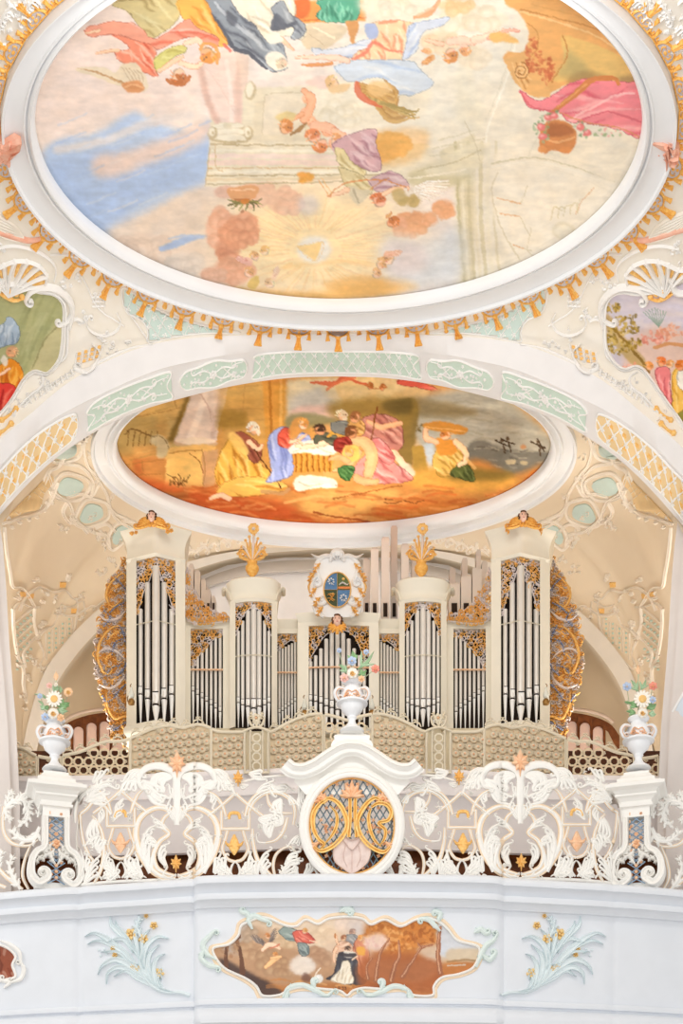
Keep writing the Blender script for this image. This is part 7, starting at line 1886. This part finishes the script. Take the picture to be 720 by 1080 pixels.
for a in (-90,-60,-120,-30,-150,-5,-175):
    b=math.radians(a); L=17 if a==-90 else 15 if a in(-60,-120) else 13
    ribbon(mb,S,[(371,840),(371+L*.55*math.cos(b),840+L*.55*math.sin(b)),(371+L*math.cos(b),840+L*math.sin(b)*1.05)],[3,6.5,1],5.5,0,back=2,base=1.5)
mb.build('palmette',M_peach,t); mb=MB()
for e in (-1,1):
    plume(mb,S,[(371+e*26,846),(371+e*33,840),(371+e*37,848)],4,3,0,.8,0,5,back=2); mb.cut(); plume(mb,S,[(371+e*35,888),(371+e*41,894),(371+e*36,900)],3.4,3,0,.8,0,5,back=2); mb.cut(); cluster(mb,S,371+e*24,872,5,5,int(e+8),h=3); mb.cut()
mb.build_split('peach_leaf',M_peach,t)
mb=MB(); pl=[(361,882),(355,888),(351.5,897),(353,908),(362,916),(370.5,921),(380,916),(388,908),(390.5,897),(387,888),(381,882),(371,886)]
plate(mb,S,cr(pl,2,True),3,back=2); ribbon(mb,S,pl,1.6,5,closed=True); ribbon(mb,S,[(362,886),(371,896),(380,886)],1.4,5.4); ribbon(mb,S,[(371,896),(371,918)],1,4.4); 
for e in (-1,1): ribbon(mb,S,[(371+e*7,892),(371+e*9,904),(371+e*5,914)],[1,1.6,.8],4.4)
mb.build('heart_plaque',mat('rose_white_marble',(234,216,208),.4,rgb2=(218,196,188),scale=9),t)
# cornice swinging over the medallion
mb=MB(); cen=[(300,806),(308,812),(320,813),(333,808),(348,798),(360,791),(371,789),(382,791),(394,798),(409,808),(422,813),(434,812),(442,806)]
ribbon(mb,FS(18.88),cen,17,1,0,[(-1,-10),(-1,4),(-.8,9),(-.62,9.5),(-.5,7),(-.2,6),(0,4),(.3,3.6),(.42,4.6),(.62,3.8),(.8,1.4),(1,1),(1,-10)][::-1],step=2,back=12)
plate(mb,FS(18.95),[(316,812),(348,800),(371,792),(394,800),(426,812),(432,824),(420,838),(322,838),(310,824)],0,back=8)
D2_=18.95;k2=D2_/F;cc=P(371,792,D2_)
prism(mb,cc,22*k2,9*k2,0,[(0,-4*k2),(0,3*k2),(-2*k2,8*k2),(-4*k2,10*k2),(-3*k2,13*k2),(-4*k2,15*k2),(-9*k2,18*k2),(-14*k2,23*k2)])
mb.build('cornice',M_rail,t)
urn(371,-40.5,18.95,'white scrolled urn on the cornice above the gold monogram')
# ---------------------------------------------------------------- bouquets
PC={}
def pm(n,c): return mat('painted_'+n,c,.55,var=.04,scale=10)
M_leafg=pm('green_leaf',(186,214,180)); M_leafd=pm('deep_green_leaf',(156,196,146)); M_stem=pm('pale_green_stem',(196,206,176))
FC={'white':pm('white_petal',(244,240,230)),'peach':pm('peach_petal',(240,200,160)),'pink':pm('pink_petal',(240,196,186)),'blue':pm('blue_petal',(188,206,234)),'coral':pm('coral_petal',(238,158,138)),'yellow':pm('golden_centre',(240,196,124)),'orange':pm('orange_petal',(244,204,164))}
def bouquet(x0,y0,D,label,fl,lv,stems):
    t=thing('flower_bouquet',label,'flowers',P(x0,y0,D)); 
    for i,(x,y,x2,y2,b,w) in enumerate(stems):
        mb=MB(); ribbon(mb,FS(D),[(x0+(x2-x0)*.2,y0),((x0+x2)/2+b,(y0+y2)/2),(x2,y2)],[w,w*.8],w,back=w*.5); mb.build('stem',M_stem,t)
    for (x,y,a,L,w,d) in lv:
        mb=MB(); S=FS(D-.06); ca,sa=math.cos(math.radians(a)),math.sin(math.radians(a))
        p=[(x,y),(x+L*.5*ca-sa*L*.08,y+L*.5*sa+ca*L*.08),(x+L*ca,y+L*sa)]
        ribbon(mb,S,p,[w*.3,w,w*.8,.4],2.2,0,[(-1,0),(-.4,1),(0,.5),(.4,1),(1,0)],back=.4,step=1.2,base=1)
        if w>4:
            for e in (-.7,.7):
                c2,s2=math.cos(math.radians(a)+e),math.sin(math.radians(a)+e); ribbon(mb,S,[(x+L*.2*ca,y+L*.2*sa),(x+L*.2*ca+L*.6*c2,y+L*.2*sa+L*.6*s2)],[w*.4,w*.7,.4],2.2,0,back=.4,step=1.5,base=1)
        mb.build('leaf',M_leafd if d else M_leafg,t)
    for kind,x,y,r,c in fl:
        mb=MB(); S=FS(D-.16)
        if kind=='daisy':
            for i in range(14):
                a=2*PI*i/14; ribbon(mb,S,[(x+r*.3*math.cos(a),y+r*.3*math.sin(a)),(x+r*.7*math.cos(a),y+r*.7*math.sin(a)),(x+r*1.05*math.cos(a),y+r*1.05*math.sin(a))],[r*.25,r*.42,r*.22],1.6,0,back=.8,step=1.2)
            bead(mb,S,x,y,r*.5,3,1,10,1)
        elif kind=='rose':
            bead(mb,S,x,y,r,r*.6,0,12)
            for i in range(7):
                a=2*PI*i/7; bead(mb,S,x+r*.55*math.cos(a),y+r*.55*math.sin(a),r*.5,r*.8,0,7)
            ribbon(mb,S,spiral(x,y,r*.5,r*.12,0,1.4,12),r*.2,r*.4,1,base=r*.55,raw=True); bead(mb,S,x,y,r*.24,r*1.1,1)
        elif kind=='bud':
            ribbon(mb,S,[(x,y+r*1.6),(x,y+r*.4),(x,y-r*.8),(x,y-r*1.7)],[r*.8,r*2,r*1.6,.4],r,0,back=r*.6,step=1)
        else:
            for i in range(6):
                a=2*PI*i/6+.4; bead(mb,S,x+r*.6*math.cos(a),y+r*.6*math.sin(a),r*.42,r*.5,0,7)
            for i in range(4):
                a=2*PI*i/4; bead(mb,S,x+r*.28*math.cos(a),y+r*.28*math.sin(a),r*.34,r*.9,0,6)
            bead(mb,S,x,y,r*.22,r*1.1,1)
        mb.build({'daisy':'daisy','rose':'rose','bud':'bud'}.get(kind,'blossom'),[FC[c],FC['yellow']],t)
    return t
D=Dp(57)+.10
bouquet(57.5,762,D,'bouquet of painted flowers with a white daisy and peach rose in the left urn',
 [('daisy',57,737,8.4,'white'),('rose',56,752.5,6,'white'),('rose',72,730,5,'orange'),('b',52,723,3.4,'pink'),('bud',59,713,2.8,'peach'),('b',64,757,4.4,'orange'),('b',47.5,756,4.6,'blue'),('b',42,734,3,'blue'),('b',59,722,2.2,'white')],
 [(60,744,-12,14,7,1),(60,748,10,12,6,0),(56,730,-60,10,5,0),(64,731,-100,8,4,0),(48,748,-150,7,5,0),(50,737,-160,15,3.6,0),(66,742,20,8,5,1),(52,746,170,6,5,1),(46,744,-140,8,3,0)],
 [(0,0,59,716,0,1.3),(0,0,72,731,2,1),(0,0,52,724,-1,1),(0,0,42,733,-3,1)])
D=Dp(673)+.10
bouquet(673,761,D,'painted flowers with a tall peach bud and blue and coral blossoms in the right urn',
 [('daisy',677.5,737,9,'white'),('rose',677.5,752,5.6,'white'),('bud',673,706.5,2.8,'peach'),('b',661,724,5,'blue'),('b',688.5,723.5,4.8,'coral'),('b',688,738,4,'blue'),('b',681,741,2,'peach')],
 [(672,730,-118,15,4.6,0),(675,728,-62,13,4.2,0),(672,746,-150,11,6,1),(682,747,-25,11,7,1),(670,752,-170,10,5,1),(684,752,10,8,6,0),(664,742,-165,6,4,1),(672,758,-140,12,4,0)],
 [(0,0,673,710,0,1.6),(0,0,661,726,-3,1),(0,0,688,725,3,1)])
bouquet(371,722,18.95,'bouquet of painted flowers with blue blossoms and a white rose in the centre urn',
 [('rose',371.5,710,6,'white'),('b',371,697,5.2,'blue'),('b',357.5,686,2.8,'blue'),('b',386,687.5,3.2,'blue'),('b',395.8,705.5,4.8,'coral'),('b',381,716,3.8,'orange'),('b',363,715,5,'pink')],
 [(372,700,-92,14,7,1),(377,706,-48,26,4.4,0),(366,710,-130,12,4.6,0),(378,712,-30,10,5,1),(364,706,-145,9,4,0),(372,718,-90,6,5,1)],
 [(0,0,357.5,688,-2,1),(0,0,386,690,1,1),(0,0,395,706,2,1),(0,0,371,700,0,1.2)])
# ---------------------------------------------------------------- painting on the parapet
def paint_panel():
    c=Canvas(220,960,510,1056,3,(206,170,130),33)
    c.poly([(220,960),(400,960),(400,1030),(220,1030)],(226,202,176),1,0,False)
    c.poly([(225,985),(260,975),(290,985),(320,1000),(360,1020),(360,1056),(225,1056)],(178,132,96),.9,5); c.poly([(236,970),(262,968),(262,1000),(236,1002)],(190,186,184),.7,4)
    for (x,y,rx,ry,l,d) in ((265,1000,18,14,(206,168,130),(170,124,90)),(285,1012,18,16,(196,158,120),(160,116,84)),(300,990,18,12,(224,196,160),(190,152,116)),(300,1020,16,12,(196,156,116),(154,110,80)),(262,985,12,10,(200,172,144),(160,130,106)),(330,1010,22,12,(200,158,124),(160,114,84)),(340,985,22,12,(236,214,186),(216,184,150)),(370,975,22,12,(236,214,196),(220,196,180)),(318,1018,16,11,(236,220,206),(206,178,156))): c.cloud(x,y,rx,ry,l,d,8)
    c.el(318,1018,13,9,(238,224,210),.8,2)
    c.poly([(370,972),(395,985),(386,1010),(368,990)],(198,190,190),.7,4)
    c.poly([(340,1000),(350,985),(366,978),(380,1000),(360,1012)],(216,180,150),.5,4)
    # ground and dark left tree
    c.poly([(225,1018),(250,1028),(272,1032),(300,1040),(350,1036),(400,1034),(440,1036),(470,1020),(505,1010),(505,1056),(225,1056)],(176,104,52),.95,2.5)
    c.poly([(232,1010),(256,1022),(276,1032),(290,1040),(298,1048),(280,1054),(262,1040),(236,1022)],(66,50,48),.95,1.5)
    for l,w in (([(238,1022),(238,1005),(242,992),(250,990)],[5,4,3,2]),([(255,1026),(254,1010),(250,994),(245,986)],[6,4,3.4,2]),([(250,990),(253,988),(251,984)],[2,2,1])): c.line(l,(92,58,44),w,.95,.5)
    c.leaves(240,998,12,12,[(160,110,76),(186,140,100),(140,96,66)],50,2,2,.5)
    for i in range(40):
        x=c.rnd.uniform(280,440);y=c.rnd.uniform(1032,1050); c.line([(x,y),(x+8,y-1),(x+16,y+1)],c.rnd.choice([(206,140,76),(150,84,42),(190,120,64),(224,166,104)]),2,.5,.6)
    # winged angel, putto, figure in red and blue
    c.wing(279,996,-2.5,17,3.4,(120,106,100),(84,70,66),(160,146,136),6); c.wing(284,994,-1.1,16,3,(120,106,100),(84,70,66),(160,146,136),6)
    c.limb([(276,1002),(282,996),(290,997),(294,1000)],[3,5,5,2.4],(240,206,172)); c.head(281.5,987,3,-1.5,(236,190,150),(180,110,60),1); c.line([(284,1000),(292,997),(294,995)],(214,120,90),1.4,.9)
    c.limb([(280,1020),(286,1014),(292,1010)],[3.4,5,4],(240,190,130)); c.head(290,1007,3,-1.5,(238,180,130),(206,130,70),1); c.limb([(286,1010),(296,1009)],[2.6,1.6],(240,190,130))
    c.drape([(293,982),(300,977),(308,979),(316,984),(314,992),(304,992),(298,988)],(134,150,146),(84,104,106),(176,190,184),((294,984),(314,990)),6,3,1.5)
    c.drape([(308,984),(314,981),(322,982),(332,992),(326,995),(320,994),(312,994)],(216,92,76),(166,54,50),(240,150,130),((310,984),(328,994)),6,4,1.3)
    c.drape([(313,994),(320,994),(325,998),(325,1006),(318,1008),(314,1002)],(120,132,130),(78,92,96),(164,176,170),((314,996),(322,1006)),5,5,1.3)
    c.head(321,982,3,-1.5,(238,190,156),(206,140,76),1); c.line([(326,992),(334,994)],(238,200,170),1.4,.9)
    c.el(335.5,1032,4.6,4.6,(226,224,220),1,.5); c.el(334,1030.5,2,2,(244,244,242),.8,.6); c.line([(330,1034),(333,1026),(337,1021)],(236,220,200),1.4,.9); c.poly([(320,1026),(328,1030),(326,1036),(318,1034)],(104,68,56),.8,1)
    # saint group
    c.head(371.5,983,3.4,-1.5,(222,178,150),(150,120,110),-1); c.drape([(364,986),(372,985),(378,990),(376,998),(366,996)],(150,150,150),(104,104,110),(196,190,186),((366,987),(376,996)),4,6,1.2)
    c.drape([(350,1004),(354,996),(360,992),(368,994),(372,1000),(366,1006),(356,1006)],(226,180,150),(180,124,96),(244,214,190),((352,1004),(368,998)),5,7,1.3); c.head(362,989,3.2,-1.6,(238,190,150),(150,90,60),-1); c.limb([(354,1000),(352,1006),(352,1014)],[3,2.6,2]); c.limb([(356,996),(354,990),(354,987)],[1.6,1.6]); c.line([(353,988),(353,985)],(180,110,60),2.2,.9)
    c.drape([(372,1004),(374,992),(380,988),(386,992),(389,1002),(388,1018),(384,1030),(378,1030),(376,1016)],(212,130,96),(150,80,64),(238,176,140),((378,990),(382,1028)),7,8,1.4); c.head(380,989,3.2,-1.6,(238,190,140),(226,150,80),-1); c.poly([(376,999),(384,999),(384,1007),(377,1006)],(236,168,66),.9,.5)
    c.drape([(343,1032),(352,1026),(355,1010),(360,1004),(370,1006),(376,1014),(378,1028),(386,1034),(380,1038),(366,1038),(352,1034)],(58,58,66),(34,34,42),(92,94,104),((360,1006),(366,1036)),6,9,1.6)
    c.drape([(348,1033),(358,1022),(361,1014),(368,1014),(370,1024),(372,1036),(364,1038),(354,1036)],(236,224,202),(196,176,146),(250,244,230),((364,1014),(358,1036)),5,10,1.3)
    c.head(366,1001,3.2,-1.5,(238,190,156),(70,52,44),-1); c.poly([(362,1003),(374,1004),(374,1008),(364,1010)],(236,226,210),.9,.5); c.line([(358,1006),(366,1007),(374,1007)],(50,46,52),3.4,.9,.6); c.line([(371,1012),(376,1008)],(240,206,176),1.6,.9)
    # autumn wood at right
    c.poly([(385,975),(410,968),(440,966),(460,972),(464,1000),(440,1012),(400,1010),(388,1000)],(186,106,44),.9,3)
    c.leaves(412,988,28,18,[(196,112,46),(216,140,66),(166,86,34),(226,160,90)],180,2.4,5,.7); c.leaves(445,985,20,14,[(196,112,46),(206,126,56),(156,80,34)],110,2.4,6,.7)
    c.poly([(384,990),(400,984),(410,994),(398,1004),(386,1000)],(236,208,196),.85,2); c.leaves(396,994,12,7,[(236,200,186),(226,180,166)],24,2,7,.7)
    c.poly([(385,1008),(460,1010),(460,1044),(385,1046)],(160,82,44),.85,3); c.poly([(440,1000),(466,996),(470,1012),(450,1010)],(214,200,184),.7,2); c.poly([(462,972),(480,978),(505,1000),(505,1006),(466,1008)],(200,204,212),1,1.5)
    c.poly([(470,1004),(480,1000),(505,1001),(503,1014),(474,1012)],(206,186,158),.95,1.2); c.line([(472,1014),(490,1012),(504,1014)],(146,110,70),2.2,.8,1); c.poly([(468,1016),(494,1016),(488,1026),(466,1028)],(186,110,54),.9,1.5); c.line([(472,1018),(490,1017)],(206,204,196),1.6,.7)
    for l,w in (([(396,1034),(398,1016),(402,1002),(410,990)],[3.6,3,2,1]),([(412,1034),(416,1018),(421,1008),(420,992)],[4,3.4,2.4,1.4]),([(424,1030),(434,1014),(444,1000),(456,996)],[3.4,2.6,1.8,1]),([(464,1026),(462,1010),(462,994),(464,978)],[4,3.4,3,2]),([(388,1032),(386,1020),(392,1010)],[2.4,1.6,1]),([(444,1000),(440,994)],[1.4,.8])): c.tree(l,1,(150,84,54)); c.line(l,(150,88,60),[v*1.5 for v in w],.95,.4); c.line([(a-.5,b) for a,b in l],(216,160,124),[v*.4 for v in w],.8,.4)
    c.poly([(370,1046),(400,1040),(400,1050),(372,1050)],(120,56,36),.6,2)
    # the year
    for l in ([(353.6,1041),(354,1044)],[(357.6,1042.4),(356.4,1041.8),(357,1040.8),(358,1041.2),(357.6,1044)],[(360,1041.4),(361,1040.8),(361.8,1041.8),(360.2,1044),(362,1044)],[(364,1042.3),(363.2,1041.5),(364,1040.8),(364.8,1041.5),(364,1042.3),(363.1,1043.3),(364,1044.1),(364.9,1043.3),(364,1042.3)]): c.line(l,(86,50,34),.7,.9,.25)
    c.finish(.05,.6,.04,2.0,1.0,.13); return c
PP=[(225,1000),(241,996),(251,987),(254,977),(262,972),(275,967.5),(285,969),(299,975.5),(312,977),(322.5,970),(335,974.5),(347,969),(366,967),(382,969),(391,975),(406,970),(422,977),(437,970.5),(450,968),(463,972.5),(472,980),(483,992),(505,999.5),(500,1019),(485,1027),(466,1031),(457.5,1040),(456,1049.5),(436,1049.5),(424,1042),(402,1043),(384,1042),(372,1045),(366,1050),(358,1045),(340,1043),(320,1041),(305,1044),(294,1049.5),(277,1050),(270,1040),(259,1032),(238,1022),(228,1011)]
class SW:        # parapet face, y as seen in the photo
    def pt(s,x,y,h=0): d=Dp(x); return P(x,y,d*(1-h/F))
SWf=SW()
t=thing('parapet_painting','wide cartouche painting of a kneeling saint with angels and autumn trees on the parapet','painting',P(366,1050,Dp(366)))
painted('painting',SWf,paint_panel(),inpoly_np(PP),.6,t,h=.5)
mb=MB(); ribbon(mb,SWf,PP,3,3,0,closed=True); cx_,cy_=366,1008; out=[(cx_+(x-cx_)*1.022,cy_+(y-cy_)*1.085) for x,y in PP]; ribbon(mb,SWf,out,3.4,1.2,1,closed=True)
mb.build('frame',[M_rail,M_edge],t)
M_mint=mat('pale_mint_stucco',(222,234,230),.6,var=.03)
for nm,ls in (('rocaille_scroll',[[(228,1012),(218,1006),(214,996),(220,988),(226,982)],[(216,1000),(212,1010),(220,1018),(230,1020)]]),('rocaille_scroll',[[(266,980),(262,970),(268,966),(278,970),(284,972)],[(264,970),(260,963),(256,962)]]),('rocaille_scroll',[[(502,1020),(506,1010),(512,998),(520,992),(524,986)],[(508,1006),(516,1012),(522,1006)],[(500,984),(506,980),(512,984)]]),('rocaille_scroll',[[(464,982),(458,976),(452,970),(444,969)],[(462,972),(464,964),(460,961)]]),('rocaille_scroll',[[(298,1052),(304,1042),(318,1039),(332,1044),(344,1050),(352,1044)],[(304,1044),(300,1056)],[(332,1042),(330,1036)]]),('rocaille_scroll',[[(436,1052),(430,1044),(416,1040),(402,1046),(388,1050),(381,1044)],[(430,1044),(434,1056)],[(402,1044),(404,1037)]]),('rocaille_scroll',[[(358,962),(364,958),(370,960)],[(374,962),(368,958)]])):
    mb=MB()
    for l in ls: ribbon(mb,SWf,volute(cr(l,1.6),3,1.0,1 if l[0][0]<366 else -1),[2.5,6,6.5,4,1.6],4,0,step=1.6); plume(mb,SWf,l,2.6,3,0,.8,0,3.4)
    mb.build(nm,M_mint,t)
# left cut-off cartouche
def paint_left():
    c=Canvas(-50,992,24,1044,3,(150,86,66),44)
    for i in range(60):
        x=c.rnd.uniform(-50,20);y=c.rnd.uniform(994,1040); c.line([(x,y),(x+3,y+6),(x+2,y+12)],c.rnd.choice([(120,62,48),(190,130,104),(206,170,150),(96,52,44)]),3,.5,.8)
    c.finish(.05,.6,.04); return c
PL2=[(-46,1000),(-20,994),(4,998),(16,1008),(13,1018),(16,1030),(2,1034),(-20,1040),(-46,1036)]
t=thing('parapet_painting','reddish brown cartouche painting cut off at the left edge of the parapet','painting',P(-10,1040,Dp(0)))
painted('painting',SWf,paint_left(),inpoly_np(PL2),.8,t,h=.5)
mb=MB(); ribbon(mb,SWf,PL2,3,3,0,closed=True)
for l in ([(0,992),(10,996),(20,1004),(22,1014)],[(20,1012),(25,1022),(22,1032),(12,1036)],[(4,1042),(10,1036),(2,1034)]): ribbon(mb,SWf,volute(cr(l,1.6),3,1,1),[2,5,5,3,1.4],4,0)
mb.build('frame',[M_rail,M_edge],t)
# stucco sprays
M_spray=mat('pale_teal_stucco',(222,233,236),.55,var=.03)
for s in (-1,1):
    m=lambda l:l if s<0 else [(728-x,y) for x,y in l]; lb='left' if s<0 else 'right'
    t=thing('stucco_spray','pale blue stucco palm spray with gilt flowers on the %s parapet bay'%lb,'stucco ornament',P(195 if s<0 else 533,1050,Dp(195)))
    fr=[([(150,1030),(136,1012),(118,994),(100,984),(89,988)],6),([(150,1030),(134,1008),(116,996),(102,992),(92,996)],5),([(152,1022),(142,1002),(128,990),(112,994)],4.4),([(140,1005),(130,988),(118,976),(116,966)],5),([(142,1005),(134,990),(124,978),(122,971)],4.6),([(156,1034),(140,1020),(122,1012),(108,1018),(103,1028)],6),([(160,1038),(144,1028),(126,1020),(114,1026),(112,1038)],5.4),([(162,1040),(146,1032),(132,1024),(120,1030)],4.4),([(160,1036),(150,1016),(154,998),(166,988),(178,990)],6),([(162,1038),(156,1020),(158,1006),(168,996)],5),([(166,1040),(162,1022),(166,1010),(174,1006)],4.6),([(170,1042),(166,1032),(170,1022),(170,1034)],3.6),([(148,1015),(144,996),(142,984),(146,974)],4),([(150,1012),(150,990),(158,980)],3.4),([(146,1018),(136,1014),(124,1004),(106,1004)],3)]
    for l,w in fr:
        w*=1.35; mb=MB(); ribbon(mb,SWf,m([(184,1047),(168,1043)]+l if l[0][1]>1028 else l),[1.5,w*.6,w,w*1.1,w*.8,1],4,0,[(-1,0),(-.6,.8),(-.1,.5),(.1,.55),(.6,1),(1,0)],step=2); mb.build('frond',M_spray,t)
    mb=MB(); ribbon(mb,SWf,m([(200,1050),(190,1047),(172,1046),(156,1036),(146,1016)]),[5,3,4.5,5,2],4,0,step=2)
    mb.cut()
    for (x,y) in ((104,1002),(110,1001),(112,1006),(106,1008)): bead(mb,SWf,m([(x,y)])[0][0],y,1.5,2.4); mb.cut()
    plume(mb,SWf,m([(148,988),(144,976),(150,966)]),3.4,4,0,.9,0,4); mb.build_split('sprig',M_spray,t)
    for (x,y,r) in ((138,985,6.4),(151,990,5.6),(154,966,2.6),(162,976,4.4),(119,1000,3),(121,1007,3),(140,1019,3.4),(145,1021,3.4),(168,1026,5.4)):
        mb=MB(); rosette(mb,SWf,m([(x,y)])[0][0],y,r,0,None,5,3.6); mb.build('gilt_flower',mat('soft_gilding',(244,214,150),.45,.05,rgb2=(236,194,122),scale=20),t)
# canopy corner at the right edge
t=thing('canopy','white tilted canopy edge cut off by the right edge of the photo','canopy',P(740,757,20.0))
mb=MB(); S=FS(20.0); plate(mb,S,[(708,750.5),(709.5,751),(721,732),(750,690),(748,688),(719,731)],2,back=10); mb.build('rim',M_white,t,False)
mb=MB(); plate(mb,S,cr([(712,749.6),(715,750),(717,754),(721,757),(740,760),(760,740),(760,690),(722,732)],3,True),0,back=8); mb.build('body',mat('pale_blue_white',(214,222,230),.6),t)
# ================================================================ light, sky, camera
w=bpy.data.worlds.new('World'); sc.world=w; w.use_nodes=True
nt=w.node_tree; bg=nt.nodes['Background']
bg.inputs['Color'].default_value=(1.0,0.985,0.965,1); bg.inputs['Strength'].default_value=0.84
def area(name,loc,target,size,power,col,sy=None):
    l=bpy.data.lights.new(name,'AREA'); l.energy=power; l.color=col; l.shape='RECTANGLE'; l.size=size; l.size_y=sy or size
    l.spread=math.radians(110 if 'loft' in name or 'organ' in name else 180); o=bpy.data.objects.new(name,l); o.location=loc; COL.objects.link(o)
    d=Vector(target)-Vector(loc); o.rotation_euler=d.to_track_quat('-Z','Y').to_euler(); return o
area('window_light',(-10,17,9.5),(-3.6,19.4,6.2),2.5,110,(1,.98,.95))
area('loft_fill_light',(-5.6,23.6,8.6),(-3.4,23.4,16),.9,135,(1,.95,.87),.9)  # fill pair added inside the loft, aimed up; no window stands here
area('loft_fill_light',(5.6,23.6,8.6),(3.4,23.4,16),.9,135,(1,.95,.87),.9)
area('organ_vault_fill',(0,24.1,EYE+11.65),(0,23.4,18),5.0,70,(1,.95,.88),.7)  # unseen fill added behind the case to brighten the vault
area('niche_fill_light',(-4.7,25.4,8.6),(-4.4,27.4,13),.8,55,(1,.94,.84),.5)  # hidden pair added to brighten the back wall niches
area('niche_fill_light',(4.7,25.4,8.6),(4.4,27.4,13),.8,55,(1,.94,.84),.5)
area('organ_back_fill',(0,25.6,EYE+10.6),(0,27.6,EYE+13.2),6.0,36,(1,.97,.94),.4)  # extra unseen light, added to whiten the wall behind the organ
area('nave_front_fill',(0,11.5,14.0),(0,24,10.5),5.0,300,(1,.98,.95),1.5)  # added frontal fill aimed at the organ, not an actual window
area('nave_fill_light',(0,8,3.0),(0,18.5,16),7.0,320,(1,.98,.965))
cam=bpy.data.cameras.new('Camera'); co=bpy.data.objects.new('Camera',cam); COL.objects.link(co)
co.location=(0,0,EYE); co.rotation_euler=(PI/2,0,0)
cam.sensor_fit='VERTICAL'; cam.sensor_height=36; cam.lens=F/1080*36
cam.shift_y=(YH-540)/1080; cam.clip_end=200
sc.camera=co
sc.view_settings.view_transform='Standard'; sc.view_settings.look='None'
sc.view_settings.exposure=0.0; sc.view_settings.gamma=1.0
